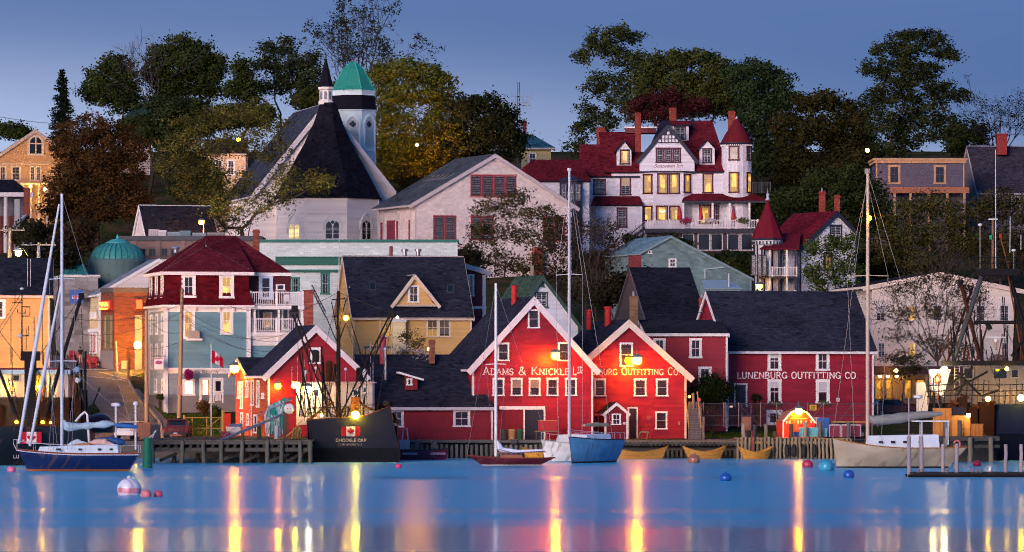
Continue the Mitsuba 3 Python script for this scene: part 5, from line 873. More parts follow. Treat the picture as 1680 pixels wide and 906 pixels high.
# upper left houses
fr = Frame(-34, 620, 10); up = fr.u(56); W = fr.u(80)*1.0; b = thing('ochre_mansion', 'ochre gabled house with arched attic window and lit porch at the upper left', 'house'); OC = A3(.42, .22, .10)
gable_y(b, fr, fr.u(100), 10, 24, fr.z(275), fr.z(243), fr.z(212), up, OC, SLATE*.8, A3(.4, .3, .28), .4, .3, .22, .35, faces='fr'); f0 = fr.front(); WT = A3(.5, .38, .3)
z_, a0, a1 = fr.z(254), f0.a(45), f0.a(69); r_ = (a1-a0)/2; po = unary_union([sbox(a0, z_, a1, fr.z(234)), Point((a0+a1)/2, fr.z(234)).buffer(r_)]); g = G(); g.flat(po.buffer(.1).difference(po.buffer(-.2)), f0.O, f0.A, UP, f0.N, .12, WT); f0.rect(g, a0, a1, fr.z(236), fr.z(234), .02, .1, WT); f0.rect(g, (a0+a1)/2-.08, (a0+a1)/2+.08, z_, fr.z(222), .02, .1, WT); kx = part(b, 'window', g); g = G(); g.flat(po.buffer(-.1), f0.O, f0.A, UP, f0.N, .05, (.02,)*3); part(kx, 'pane', g, 'glass')
for x0, x1 in ((-2, 10), (17, 33), (47, 56.5), (57, 66)): window(b, f0, x0, 272, x1, 296, w=.2, trim=WT)
g = G(); f0.rect(g, f0.a(-30), f0.a(78), fr.z(270), fr.z(268), 0, .2, WT); part(b, 'string_course', g)
g = G(); fp = fr.front(-2.2)
for x in (37, 50, 63, 76): fp.rect(g, fp.a(x), fp.a(x+3), 24, fr.z(303), -.1, .1, WT)
fp.rect(g, fp.a(34), fp.a(80), fr.z(304), fr.z(301), -.2, .2, WT); part(b, 'porch', g); lamp('porch_lamp', 'bright yellow porch lamp of the ochre house at the upper left', 74, 311, 616, 90, (1, .62, .02), r=.22, w=2, hood=False)
lamp('porch_light', 'yellow glowing porch lantern under the eaves of the ochre house', 50, 306, 617.5, 60, (1, .55, .02), r=.2, w=2, hood=False)
fr = Frame(-40, 590, 0); W = fr.u(41); b = thing('dark_porch_house', 'house with dark hipped porch roof, white columns and brick pier at the left edge', 'house'); g = G(); roofplane(g, [fr(0, -.4, fr.z(316)), fr(W+.6, -.4, fr.z(316)), fr(fr.u(18), 3.5, fr.z(293)), fr(fr.u(-20), 3.5, fr.z(293))], SLATE*.6); part(b, 'roof', g, 'matte'); g = G(); fr.front(-.5).rect(g, 0, fr.u(55), fr.z(323), fr.z(316), -.3, .1, A3(.5, .48, .52)); part(b, 'cornice', g)
for px in (-6, 9.5): part(b, 'column', G().lathe([(.26, 22), (.24, fr.z(323)), (.32, fr.z(323))], fr(fr.u(px), 0, 0), (.5, .48, .5), 12))
g = G(); g.obox(fr(fr.u(24), -.4, 20), fr.U*.65, fr.V*.6, UP*(fr.z(327)-20), (.25, .27, .3)); part(b, 'pier', g); chimney(b, fr, 39, 48, 309, 350, (.2, .05, .04), v=-.8); g = G(); fr.front(2).boards(g, [(0, 20), (W, 20), (W, fr.z(322)), (0, fr.z(322))], A3(.12, .12, .16), .3); fr.front(1.4).rect(g, 0, W, 20, fr.z(354), 0, .1, (.2, .05, .04)); part(b, 'wall', g); g = G(); g.slab([P(17, 375, 585), P(24, 372, 584), P(44, 352, 588), P(40, 350, 592)], .2, (.25, .27, .32)); part(b, 'lean_to_roof', g)
# other far houses
fr = Frame(855, 640, 0); b = thing('pale_yellow_house', 'pale yellow house with blue green hipped roof and brick chimney left of the white inn', 'house'); W = fr.u(904); g = G(); fr.front().boards(g, [(0, 22), (W, 22), (W, fr.z(243)), (0, fr.z(243))], A3(.6, .5, .24), .25); part(b, 'wall', g); g = G(); zt = fr.z(219.5); TE = A3(.04, .14, .2)
e = [fr(-.5, -.5, fr.z(243)), fr(W+.6, -.5, fr.z(243)), fr(W+.6, 6, fr.z(243)), fr(-.5, 6, fr.z(243))]; t0, t1 = fr(fr.u(850), 2.7, zt), fr(fr.u(874), 2.7, zt); roofplane(g, [e[0], e[1], t1, t0], TE); roofplane(g, [e[1], e[2], t1], TE); part(b, 'roof', g, 'matte'); g = G(); fr.front(-.5).rect(g, -.5, W+.6, fr.z(245.5), fr.z(243), -.3, .03, A3(.6, .58, .5)); part(b, 'trim', g); window(b, fr.front(), 867, 251, 880, 268, w=.16); chimney(b, fr, 857.5, 864, 199, 225, (.2, .03, .04), v=1.5)
t = thing('antenna_mast', 'tall lattice antenna mast with cross arms above the trees', 'antenna'); Y = 650; g = G(); col = (.2, .23, .28)
for dx in (-.2, .2): g.tube([P(851, 300, Y)+A3(dx, 0, 0), P(851, 135, Y)+A3(dx*.6, 0, 0)], .05, col, 4)
for i in range(26): y = 135+i*4; g.bar(P(849, y, Y), P(853, y+4 if i % 2 else y-4, Y), .04, .04, col)
part(t, 'mast', g, 'metal')
for y, l, h in ((158, 34, 0), (168, 26, 3), (173, 30, 0)): g = G(); g.bar(P(851-l*.36, y, Y), P(851+l*.64, y, Y), .07, .07, col); [g.bar(P(851-l*.36+l*f, y-9+4*abs(f-.5), Y), P(851-l*.36+l*f, y+9-4*abs(f-.5), Y), .045, .045, col) for f in np.linspace(0, 1, 6)]; part(t, 'aerial', g, 'metal')
fr = Frame(190, 665, 0); b = thing('green_roofed_villa', 'villa with grey green hipped roof among the trees at the upper left', 'house'); W = fr.u(246); g = G(); GRN = A3(.045, .10, .085); roofplane(g, [fr(0, 0, fr.z(206)), fr(W, 0, fr.z(206)), fr(fr.u(244), 4, fr.z(167)), fr(fr.u(221), 4, fr.z(167))], GRN); part(b, 'roof', g, 'matte'); g = G(); fr.front(.4).boards(g, [(.5, 28), (W, 28), (W, fr.z(207)), (.5, fr.z(207))], A3(.5, .42, .42), .3); part(b, 'wall', g); window(b, fr.front(.4), 225, 209, 240, 230, w=.2)
fr = Frame(336, 615, 0); b = thing('lamplit_house', 'house with lamplit orange wall half hidden behind the tree left of the church', 'house'); W = fr.u(402); gable_x(b, fr, W, 5, 22, fr.z(250), fr.z(228), A3(.5, .4, .3), SLATE*.7, A3(.5, .42, .4), .3, .2, .25, .25); lamp('street_lamp', 'orange street lamp behind the tree left of the church', 391.5, 229.5, 609, 110, (1, .30, .003), r=.25, w=3, hood=False)
for x in (352, 372): window(b, fr.front(), x, 262, x+14, 288, w=.2)
fr = Frame(1438, 600, 0); b = thing('purple_house', 'dusky purple house with ochre cornice behind the tall right hand trees', 'house'); W = fr.u(1581); PU = A3(.075, .065, .11); OT = A3(.42, .24, .14); boxhouse(b, fr, W, 8, 20, fr.z(260), PU, OT, ctrim=OT, cornice=.6); f0 = fr.front()
for x0 in (1457, 1532): window(b, f0, x0, 271, x0+20, 302, w=.26, trim=OT, sash=A3(.1, .08, .1))
g = G(); fr.front(-1.8).rect(g, fr.u(1460), W+.5, fr.z(318), fr.z(308), -1.8, .1, A3(.3, .12, .07)); [fr.front(-1.8).rect(g, fr.u(x), fr.u(x)+.3, 20, fr.z(318), -.3, 0, OT) for x in (1464, 1490, 1520, 1550, 1578)]; part(b, 'porch', g)
fr = Frame(1604, 612, 12); W = 9; b = thing('grey_roofed_house', 'house with steep dusky roof and brick chimney at the right edge of the hill', 'house'); gable_x(b, fr, W, 8, 20, fr.z(311), fr.z(237), A3(.14, .13, .17), A3(.05, .045, .065), A3(.42, .4, .48), .3, .2, .25, .3); chimney(b, fr, 1636, 1652, 220, 245, (.26, .035, .04), v=3); window(b, fr.front(), 1660, 322, 1675, 350)
# ---- wharves, boats and buoys ----------------------------------------------
WOOD, OLDW, ROPE = A3(.13, .11, .09), A3(.07, .068, .062), A3(.3, .25, .17)
def pile(root, px, r0, Y, w=.15, zlow=-.8, col=OLDW, name='pile', lean=0.0, n=9):
    c = A3(PX(px, Y), Y, 0); zt = PZ(r0, Y); g = G(); k = .85+.3*R.random()
    zs = np.linspace(zlow, zt, 6); g.tube([c+A3(lean*(z-zt)+.02*R.standard_normal(), .02*R.standard_normal(), z) for z in zs], [w*(1.05-.1*i/5) for i in range(6)], A3(*col)*k, n); return part(root, name, g, 'matte', True)
# left wharf
t = thing('left_wharf', 'timber wharf on pilings between the green can buoy and the dark trawler', 'wharf'); Y = 375; zt = PZ(722, Y); x0, x1 = PX(246, Y), PX(512, Y)
n = 58
for i in range(n):
    a = x0+(x1-x0)*i/n; part(t, 'plank', G().box(a+.015, a+(x1-x0)/n-.015, Y-.1, 402, zt-.09+.012*R.random(), zt+.012*R.random(), WOOD*(.7+.6*R.random())), 'matte')
part(t, 'edge_beam', G().box(x0, x1, Y-.18, Y+.08, zt-.34, zt-.095, OLDW*1.2), 'matte'); part(t, 'stringer', G().box(x0, x1, Y-.05, Y+.15, PZ(741, Y), PZ(735, Y), OLDW*1.1), 'matte')
for i in range(22): a = x0+(x1-x0)*(i+.5)/22; part(t, 'joist', G().box(a-.12, a+.12, Y+.1, Y+26, zt-.62, zt-.345, OLDW*.8), 'matte')
for px in (250, 298.5, 334, 363, 397, 438.5, 462, 492, 509): pile(t, px, 723+R.random()*2, Y-.25, .17, col=A3(.11, .11, .09), lean=.03 if px == 509 else .0)
for px in (285, 325, 378, 412, 425, 452, 470, 480): pile(t, px, 742+R.random()*8, Y+2.5, .17)
for a, c in (((355, 757), (395, 745)), ((400, 757), (425, 746)), ((440, 757), (475, 745)), ((470, 757), (500, 742)), ((262, 756), (290, 744))): part(t, 'brace', G().bar(P(*a, Y+1.5), P(*c, Y+1.5), .1, .22, OLDW), 'matte')
# bulkhead of pickets below the red warehouses
t = thing('picket_bulkhead', 'grey bulkhead of upright timbers under the low shed and the tall red warehouse', 'bulkhead'); Y = 400.6; g = G()
for i in range(33):
    px = 652+i*8.1; x = PX(px, Y); part(t, 'timber', G().box(x-.11, x+.11, Y-.16, Y+.05, -.6, PZ(729+R.random()*1.5, Y), A3(.16, .15, .13)*(.7+.7*R.random())), 'matte')
part(t, 'cap_beam', G().box(PX(645, Y), PX(1006, Y), Y-.3, Y+.4, PZ(726.5, Y), PZ(722.5, Y), A3(.14, .13, .12)), 'matte'); part(t, 'walkway', G().box(PX(645, Y), PX(1006, Y), Y+.4, 406, 1.40, 1.46, A3(.16, .15, .13)), 'matte')
t = thing('crib_wharf', 'dark crib wharf of stacked timbers behind the yellow dories', 'wharf'); Y = 400.4
for j, (ra, rb) in enumerate(((722.5, 728), (736, 738.5))): part(t, 'beam', G().box(PX(1004, Y), PX(1212, Y), Y-.3+.1*j, 404 if j == 0 else Y+.2, PZ(rb, Y), PZ(ra, Y), A3(.17, .14, .1) if j == 0 else OLDW), 'matte')
for i in range(30): x = PX(1006+i*6.9, Y); part(t, 'block', G().box(x-.12, x+.12, Y-.36, Y, PZ(731.5, Y), PZ(725, Y), OLDW*(.7+.7*R.random())), 'matte')
for i in range(28): x = PX(1008+i*7.3, Y); part(t, 'timber', G().box(x-.1, x+.1, Y-.14, Y+.1, -.6, PZ(736, Y), A3(.10, .09, .07)*(.6+.9*R.random())), 'matte')
t = thing('timber_pier', 'pale timber pier of close pilings with tyres in front of the little red barn', 'pier'); Y = 397.5
for i in range(30):
    px = 1211+i*6.35; pile(t, px, 716.5+R.random()*2.5 if i < 20 else 719+R.random()*3, Y+.1*R.standard_normal(), .115, col=A3(.24, .19, .13), n=7)
part(t, 'wale', G().box(PX(1209, Y), PX(1395, Y), Y+.12, Y+.35, PZ(728.5, Y), PZ(723.5, Y), A3(.34, .22, .09)), 'matte'); part(t, 'deck', G().box(PX(1209, Y), PX(1395, Y), Y+.2, 403, PZ(721, Y), PZ(719, Y), A3(.26, .19, .11)), 'matte')
for px in (1291, 1302.5, 1318.5, 1336): c = P(px, 740, Y-.3); g = G(); g.lathe([(.13, -.5), (.2, -.3), (.2, .3), (.13, .5)], c, (.012, .012, .014), 10); part(t, 'tyre_fender', g, 'paint')
for px, r0, c in ((1220, 695, (.3, .24, .18)), (1238, 697, (.05, .05, .06)), (1256.5, 696, (.2, .17, .13)), (1271, 708, (.1, .06, .04)), (1298, 695, (.12, .08, .06)), (1321, 693, (.26, .22, .17)), (1345.5, 692, (.12, .1, .09)), (1392, 693, (.1, .1, .1))): pile(t, px, r0, Y+.9, .17, 0.5, c, 'mooring_post')
# right wharf with the orange boxes
t = thing('right_wharf', 'dark timber wharf on pilings below the orange boxes at the right', 'wharf'); Y = 378; zt = PZ(716, Y); part(t, 'deck', G().box(PX(1535, Y), PX(1640, Y), Y, 403, zt-.35, zt, OLDW*.9), 'matte')
for px in (1552, 1592, 1626): pile(t, px, 718, Y-.3, .2, col=A3(.15, .13, .1))
part(t, 'beam', G().box(PX(1535, Y), PX(1640, Y), Y-.1, Y+.1, PZ(735, Y), PZ(730, Y), OLDW*.8), 'matte'); part(t, 'back_wall', G().box(PX(1560, Y), PX(1640, Y), Y+5, Y+5.2, -.5, zt-.4, OLDW), 'matte')
for px in (1550, 1575): pile(t, px, 690, Y+.8, .18, 1, (.12, .1, .1), 'mooring_post')
# floating dock
Y = 318; t = thing('floating_dock', 'low black floating dock with slim pale piles at the lower right', 'dock'); 
for i in range(34): a = PX(1493+i*7, Y); part(t, 'plank', G().box(a, a+.26, Y, Y+2.2, .12, .3+.01*R.random(), A3(.03, .03, .034)*(.8+.5*R.random())), 'matte')
part(t, 'float', G().box(PX(1490, Y), PX(1735, Y), Y-.05, Y+2.25, -.3, .16, (.012, .012, .014)), 'matte')
for px, r0, w in ((1491, 653, .05), (1492, 716, .14), (1511.5, 716, .15), (1547, 729, .12), (1569.5, 728, .13), (1650, 729, .13), (1675, 729, .12)): pile(t, px, r0, Y+.4+R.random(), w, -1, (.32, .27, .30), 'dock_pile')
for px in (1507, 1553, 1595, 1602, 1609): pile(t, px, 770, Y+.5, .1, .2, (.2, .17, .18), 'bollard')
# hulls
def hull(L, beam, zb, zm, zs, ovb, ovs, full=.75, transom=.5, n=22, m=8, draft=.5, round_=1.6):
    """x from bow 0 to stern L; returns grid (n, 2m+1, 3) of the shell from port rail over keel to starboard rail"""
    t = np.linspace(0, 1, n); b = beam/2*np.clip(np.sin(np.clip(t/full, 0, 1)*np.pi/2)**.8, 0.02, 1); late = np.clip((t-full)/(1-full), 0, 1); b *= 1-(1-transom)*late**1.5
    zd = np.where(t < .6, zm+(zb-zm)*(1-t/.6)**2, zm+(zs-zm)*((t-.6)/.4)**2); s = np.linspace(0, 1, m+1); out = np.zeros((n, 2*m+1, 3))
    for i in range(n):
        z = zd[i]*(1-s)-draft*s; y = b[i]*(1-s**round_); fr_ = np.clip(z/zd[i], -.5, 1); xd, xw = L*t[i], ovb+(L-ovb-ovs)*t[i]; x = xw+(xd-xw)*fr_
        out[i, :m+1] = np.stack([x, y, z], 1); out[i, m:] = np.stack([x[::-1], -y[::-1], z[::-1]], 1)
    return out
def boat_hull(root, fr3, gr, col, deck, rail=None, stripe=None, bs='gloss'):
    """fr3 maps boat coordinates to the world"""
    n, m, _ = gr.shape; W_ = np.array([fr3(p) for p in gr.reshape(-1, 3)]); i, j = np.meshgrid(np.arange(n-1), np.arange(m-1), indexing='ij'); q = np.stack([i*m+j, i*m+j+1, (i+1)*m+j+1, (i+1)*m+j], -1).reshape(-1, 4)
    part(root, 'hull', G().add(W_, q, col), bs, True)
    g = G(); g.add(W_.reshape(n, m, 3)[-1], [[0, k, k+1] for k in range(1, m-1)], col); part(root, 'transom', g, bs)
    g = G(); l, r_ = gr[:, 0]*1.0, gr[:, -1]*1.0; l[:, 2] -= .05; r_[:, 2] -= .05; c = (l+r_)/2; c[:, 2] += .06; D = np.array([fr3(p) for p in np.concatenate([l, c, r_])]); qq = [[a, a+1, n+a+1, n+a] for a in range(n-1)]+[[n+a, n+a+1, 2*n+a+1, 2*n+a] for a in range(n-1)]; part(root, 'deck', G().add(D, qq, deck), 'paint', True)
    if rail is not None: part(root, 'rubbing_strake', G().tube([fr3(p) for p in gr[:, 0]], .045, rail, 5).tube([fr3(p) for p in gr[:, -1]], .045, rail, 5))
    if stripe is not None:
        g = G()
        for side in (slice(0, m//2+1), slice(m-1, m//2-1, -1)):
            rows = []
            for a in range(n):
                p = gr[a, side]; z = p[::-1, 2]; f = lambda zz: np.array([np.interp(zz, z, p[::-1, 0]), np.interp(zz, z, p[::-1, 1]), zz]); q0, q1 = f(-.05), f(.13); s_ = np.sign(p[0, 1]) if abs(p[0, 1]) > 1e-6 else 1; rows += [q0+A3(0, .012*s_, 0), q1+A3(0, .012*s_, 0)]
            V = [fr3(p) for p in rows]; g.add(V, [[2*a, 2*a+1, 2*a+3, 2*a+2] for a in range(n-1)], stripe)
        part(root, 'waterline_stripe', g)
def placer(px, Y, deg):
    o = A3(PX(px, Y), Y, 0); a = math.radians(deg); U, V = A3(math.cos(a), math.sin(a), 0), A3(-math.sin(a), math.cos(a), 0); return lambda p: o+U*p[0]+V*p[1]+UP*p[2]
def mast(root, px, r0, r1, Y, w=.1, col=(.7, .7, .72), spreaders=(), name='mast', bs='paint'):
    a, c = P(px, r1, Y), P(px, r0, Y); part(root, name, G().tube([a, a*.5+c*.5, c], [w, w, w*.8], col, 10), bs, True)
    for row, h in spreaders: part(root, 'spreader', G().tube([P(px-h, row+1.5, Y), P(px, row, Y), P(px+h, row+.8, Y)], .035, col, 5), bs)
def stays(root, pts, w=.012, col=(.25, .25, .28), name='stay'):
    for a, c in pts: part(root, name, G().tube([a, c], w, col, 4))
def cover(root, pts, r0, col, name='sail_cover', lump=.25, bs='paint', n=24):
    """a bunched sail or canvas along a boom, through these points with these radii"""
    pts = np.asarray(pts, float); tt = np.linspace(0, 1, n); p = np.stack([np.interp(tt, np.linspace(0, 1, len(pts)), pts[:, k]) for k in range(3)], 1); r = np.interp(tt, np.linspace(0, 1, len(r0)), r0)*(1+lump*(meshkit.noise(np.stack([tt*11, tt*0, tt*0+3], 1))-.5)); g = G(); an = np.arange(10)*2*np.pi/10
    g.tube(p, r, col, 10); return part(root, name, g, bs, True)
# blue sloop
Y = 340; b = thing('blue_sailboat', 'navy blue sailboat with pale cabin and two furled headsails at the lower left', 'sailboat'); ps = placer(28, Y, 0); L = (229-28)/(F/Y); gr = hull(L, 2.7, PZ(737, Y), PZ(744, Y), PZ(744, Y), .75, .75, .55, .55)
boat_hull(b, ps, gr, (.004, .013, .075), (.5, .55, .62), (.22, .06, .03), (.35, .09, .02)); u = lambda px: (px-28)/(F/Y); zz = lambda r: PZ(r, Y)
g = G(); g.tube([ps(p+A3(0, .01*np.sign(p[1]) if p[1] else 0, -.1)) for p in gr[:, 0]], .03, (.6, .62, .68), 4).tube([ps(p-A3(0, .01, .1)) for p in gr[:, -1]], .03, (.6, .62, .68), 4); part(b, 'sheer_stripe', g)
def cabin(root, ps, x0, x1, hw0, hw1, z0, z1a, z1b, col, name='cabin', bev=.12):
    v = [(x0, -hw0, z0), (x1, -hw1, z0), (x1, hw1, z0), (x0, hw0, z0), (x0+.25, -hw0*.8, z1a), (x1-.08, -hw1*.85, z1b), (x1-.08, hw1*.85, z1b), (x0+.25, hw0*.8, z1a)]
    pl = trimesh.convex.convex_hull(np.array(v+[(x*.5+y*.5, 0, z+.06) for (x, _, z), (y, _, _) in ((v[4], v[5]),)])); return part(root, name, G().add([ps(p) for p in pl.vertices], pl.faces, col))
cabin(b, ps, u(60), u(196), .45, .95, 1.1, zz(733), zz(729), (.46, .60, .72)); 
for px, w in ((98, 8), (133, 5), (165, 6), (184, 5)): part(b, 'port_light', G().obox(ps((u(px-w/2), -.93, zz(739))), A3(w/(F/Y), 0, 0), (0, .05, 0), UP*.15, (.02, .02, .03)), 'glass')
cabin(b, ps, u(113), u(150), .5, .6, 1.4, zz(727), zz(727), (.28, .12, .05), 'companion_hatch')
mast(b, 101.5, 318, 740, Y,   .12, (.46, .52, .62), ((457, 21), (592, 24)))
def furl(px0, r0, px1, r1, w): part(b, 'furled_headsail', G().tube([P(px0, r0, Y-.0), P(px0*.55+px1*.45, r0*.55+r1*.45, Y), P(px1, r1, Y)], [w*.7, w, w*.45], (.50, .54, .62), 8), 'paint', True)
furl(31, 728, 97, 335, .15); furl(49, 732, 99.5, 470, .14)
cover(b, [P(104, 690, Y), P(112, 701, Y), P(140, 699, Y), P(165, 697, Y), P(187, 695, Y)], [.12, .32, .25, .22, .26, .1], (.28, .42, .52), lump=.7); cover(b, [P(186, 697, Y), P(205, 699, Y), P(226, 701, Y)], [.1, .17, .16, .1], (.02, .10, .32), 'boom_awning')
cover(b, [P(112, 731, Y-.3), P(126, 725, Y-.3), P(147, 731, Y-.3)], [.12, .2, .12], (.42, .52, .62), 'canvas_dodger', .4); cover(b, [P(146, 727, Y-.2), P(170, 725, Y-.2), P(189, 733, Y-.2)], [.14, .24, .2, .1], (.55, .36, .34), 'pink_cover', .6); cover(b, [P(160, 720, Y+.3), P(180, 722, Y+.3), P(205, 727, Y+.3)], [.1, .16, .3, .15], (.015, .06, .20), 'blue_canvas', .5)
g = G(); g.tube([P(124, 692, Y+.2), P(132, 682, Y+.2), P(139, 676, Y+.2), P(143, 680, Y+.2), P(147, 735, Y+.2)], .085, (.6, .6, .64), 8); part(b, 'davit', g, 'paint', True)
for px, r0, w in ((189, 664, .33), (221.5, 662, .18)): g = G(); c = A3(PX(px, Y), Y+.6, 0); g.tube([c+UP*zz(738), c+UP*zz(r0+3)], .07, (.6, .58, .62), 7); g.lathe([(.05, zz(r0+4)), (w, zz(r0+2.5)), (w, zz(r0-1)), (w*.6, zz(r0-3)), (0, zz(r0-3))], c, (.66, .64, .68), 14); part(b, 'radar_mast', g)
g = G()
for s_ in (-1, 1):
    p = [ps(x+A3(0, 0, .55)) for x in gr[::3, 0 if s_ > 0 else -1]]; g.tube(p, .015, (.5, .5, .55), 4)
    for a in gr[::3, 0 if s_ > 0 else -1]: g.tube([ps(a), ps(a+A3(0, 0, .58))], .016, (.5, .5, .55), 4)
g.tube([ps((.0, 0, 1.4)), ps((-.25, 0, 1.9)), ps((-.25, 0, 2.2)), ps((.5, .2, 2.15))], .03, (.5, .5, .55), 5); part(b, 'guard_rail', g)
mt = P(101.5, 320, Y); stays(b, [(mt, P(228, 740, Y)), (P(101.5, 457, Y), P(80, 738, Y-.9)), (P(80.5, 458, Y), P(88, 738, Y-1)), (P(123, 458, Y), P(118, 738, Y-1)), (P(78, 593, Y), P(95, 738, Y-1)), (P(125, 593, Y), P(110, 738, Y-1)), (P(101.5, 592, Y), P(226, 702, Y))], .014)
# red sloop
Y = 361; b = thing('red_sailboat', 'low dark red sloop with white mast and furled white sail before the low red shed', 'sailboat'); ps = placer(765, Y, 0); k = F/Y; L = 146/k; gr = hull(L, 1.7, PZ(747, Y), PZ(752, Y), PZ(751, Y), 1.3, 1.3, .5, .15, draft=.3); boat_hull(b, ps, gr, (.085, .008, .014), (.3, .14, .07), (.16, .03, .02), (.4, .35, .36)); mast(b, 813.5, 465, 749, Y, .12, (.7, .68, .66), ((597, 17),))
cover(b, [P(815, 722, Y), P(822, 738, Y), P(850, 741, Y), P(895, 739, Y)], [.06, .22, .16, .12, .08], (.60, .66, .78), 'furled_sail', .3); part(b, 'boom', G().tube([P(814, 743, Y), P(896, 741.5, Y)], .05, (.3, .12, .06), 6)); g = G(); g.tube([P(818, 737, Y-.2), P(840, 743.5, Y-.2), P(892, 740.5, Y-.15)], .03, (.10, .10, .30), 5); part(b, 'sail_tie', g); cabin(b, ps, 2.4, 4.2, .35, .4, .6, PZ(746.5, Y), PZ(747, Y), (.25, .1, .05)); stays(b, [(P(813.5, 467, Y), P(766, 748, Y)), (P(813.5, 467, Y), P(908, 751, Y)), (P(797, 598, Y), P(811, 751, Y-.6)), (P(830, 598, Y), P(818, 751, Y-.6))], .01)
# pale blue yacht, bow on, and white yacht behind
Y = 374; b = thing('blue_hulled_yacht', 'light blue yacht with tall pale mast moored end on before the red warehouses', 'sailboat'); ps = placer(934, Y, 58); gr = hull(6.6, 2.6, PZ(717, Y), PZ(722, Y), PZ(723, Y), .35, .2, .6, .8); boat_hull(b, ps, gr, (.07, .22, .40), (.5, .58, .66), (.02, .03, .05), (.02, .02, .03)); cabin(b, ps, 1.6, 5, .6, .85, 1.5, PZ(714, Y), PZ(713, Y), (.50, .62, .76)); mast(b, 934, 279, 716, Y+1.6, .12, (.5, .48, .5), ((450, 22), (340, 9)))
g = G(); g.tube([P(934, 281, Y+1.6), P(934, 276, Y+1.6)], .16, (.5, .5, .52), 8); part(b, 'masthead', g); stays(b, [(P(934, 283, Y+1.6), ps((0, 0, 2))), (P(934, 283, Y+1.6), ps((6.5, 0, 1.9))), (P(912.5, 451, Y+1.6), P(916, 722, Y+2)), (P(955.5, 451, Y+1.6), P(955, 722, Y+2)), (P(934, 300, Y+1.6), P(912.5, 451, Y+1.6)), (P(934, 300, Y+1.6), P(955.5, 451, Y+1.6))], .014, (.4, .4, .42)); cover(b, [ps((2.2, 0, 2.9)), ps((4, 0, 2.95)), ps((5.8, 0, 2.9))], [.1, .17, .12], (.42, .34, .2), 'sail_cover', .3)
g = G()
for s_ in (0, -1):
    g.tube([ps(x+A3(0, 0, .55)) for x in gr[::3, s_]], .015, (.55, .55, .6), 4); [g.tube([ps(a), ps(a+A3(0, 0, .58))], .015, (.55, .55, .6), 4) for a in gr[::3, s_]]
part(b, 'guard_rail', g)
Y = 384; b = thing('white_motorboat', 'white motorboat half hidden behind the light blue yacht', 'motorboat'); ps = placer(888, Y, 12); gr = hull(4.4, 2.1, PZ(722, Y), PZ(727, Y), PZ(727, Y), .3, .05, .5, .85); boat_hull(b, ps, gr, (.66, .64, .62), (.6, .6, .6), (.4, .4, .42)); cabin(b, ps, 1.2, 3.0, .55, .75, 1.3, PZ(714, Y), PZ(712, Y), (.6, .6, .62)); g = G()
for a in gr[::4, 0]: g.tube([ps(a), ps(a+A3(0, 0, .6))], .018, (.6, .6, .6), 4)
g.tube([ps(x+A3(0, 0, .6)) for x in gr[::4, 0]], .018, (.6, .6, .6), 4); part(b, 'guard_rail', g)
# red work boat
Y = 392; b = thing('red_workboat', 'low dark red open boat against the picket bulkhead beside the trawler', 'boat'); ps = placer(736, Y, 180); gr = hull(4.2, 1.7, PZ(736, Y), PZ(739, Y), PZ(738, Y), .2, .05, .45, .9); boat_hull(b, ps, gr, (.16, .012, .03), (.10, .03, .03), (.02, .02, .02)); g = G(); [g.box(PX(x, Y)-.2, PX(x, Y)+.2, Y-.3, Y+.3, PZ(736, Y), PZ(727, Y), (.10, .09, .1)) for x in (684, 712)]; part(b, 'seat', g); g = G(); g.tube([P(659, 736, Y), P(661, 706, Y), P(668, 702, Y), P(670, 736, Y)], .06, (.6, .5, .55), 6); g.box(PX(655, Y), PX(672, Y), Y-.3, Y+.3, PZ(737, Y), PZ(722, Y), (.5, .42, .46)); part(b, 'console', g); [part(b, 'registration_panel', G().box(PX(x, Y), PX(x+25, Y), Y-.88, Y-.84, PZ(746, Y), PZ(742.5, Y), (.34, .22, .3))) for x in (660, 706)]
# dories
def dory(px0, px1, rt, rm, Y, label, deg=0, col=(.50, .22, .035)):
    b = thing('dory', label, 'rowing boat', 'yellow dories along the wharf'); k = F/Y; L = (px1-px0)/k/math.cos(math.radians(deg)); ps = placer(px0, Y, deg); n = 16; t = np.linspace(0, 1, n); zt = PZ(rm, Y)+(PZ(rt, Y)-PZ(rm, Y))*(2*t-1)**2; hw = .68*np.sin(np.pi*(.06+.88*t))**.7; bw = hw*.55; cut = np.minimum(L*.18, .55)
    xt = L*t; xb = cut+(L-2*cut)*t; rows = []
    for s_, f in ((1, 1), (1, .5), (1, 0), (-1, 0), (-1, .5), (-1, 1)): rows.append(np.stack([xb+(xt-xb)*f, s_*(bw+(hw-bw)*f), -.12+(zt+.12)*f], 1))
    gr = np.array(rows).transpose(1, 0, 2); W_ = np.array([ps(p) for p in gr.reshape(-1, 3)]); q = [[i*6+j, i*6+j+1, i*6+j+7, i*6+j+6] for i in range(n-1) for j in range(5)]; g = G().add(W_, q, col); g.add(W_.reshape(n, 6, 3)[0], [[0, j, j+1] for j in range(1, 5)], col).add(W_.reshape(n, 6, 3)[-1], [[0, j, j+1] for j in range(1, 5)], col); part(b, 'hull', g, 'paint')
    g = G(); [g.tube([ps(p) for p in gr[:, j]], .03, A3(*col)*.75, 5) for j in (0, 5)]; [g.tube([ps(p+A3(0, .01*(1 if j == 1 else -1), 0)) for p in gr[:, j]], .012, A3(*col)*.6, 4) for j in (1, 4)]; part(b, 'gunwale', g); g = G()
    for f in (.28, .5, .72): x = L*f; i = int(f*(n-1)); g.obox(ps((x-.12, -hw[i]*.85, .42)), ps((x+.12, -hw[i]*.85, .42))-ps((x-.12, -hw[i]*.85, .42)), ps((x-.12, hw[i]*.85, .42))-ps((x-.12, -hw[i]*.85, .42)), UP*.04, A3(.2, .13, .06))
    part(b, 'thwart', g)
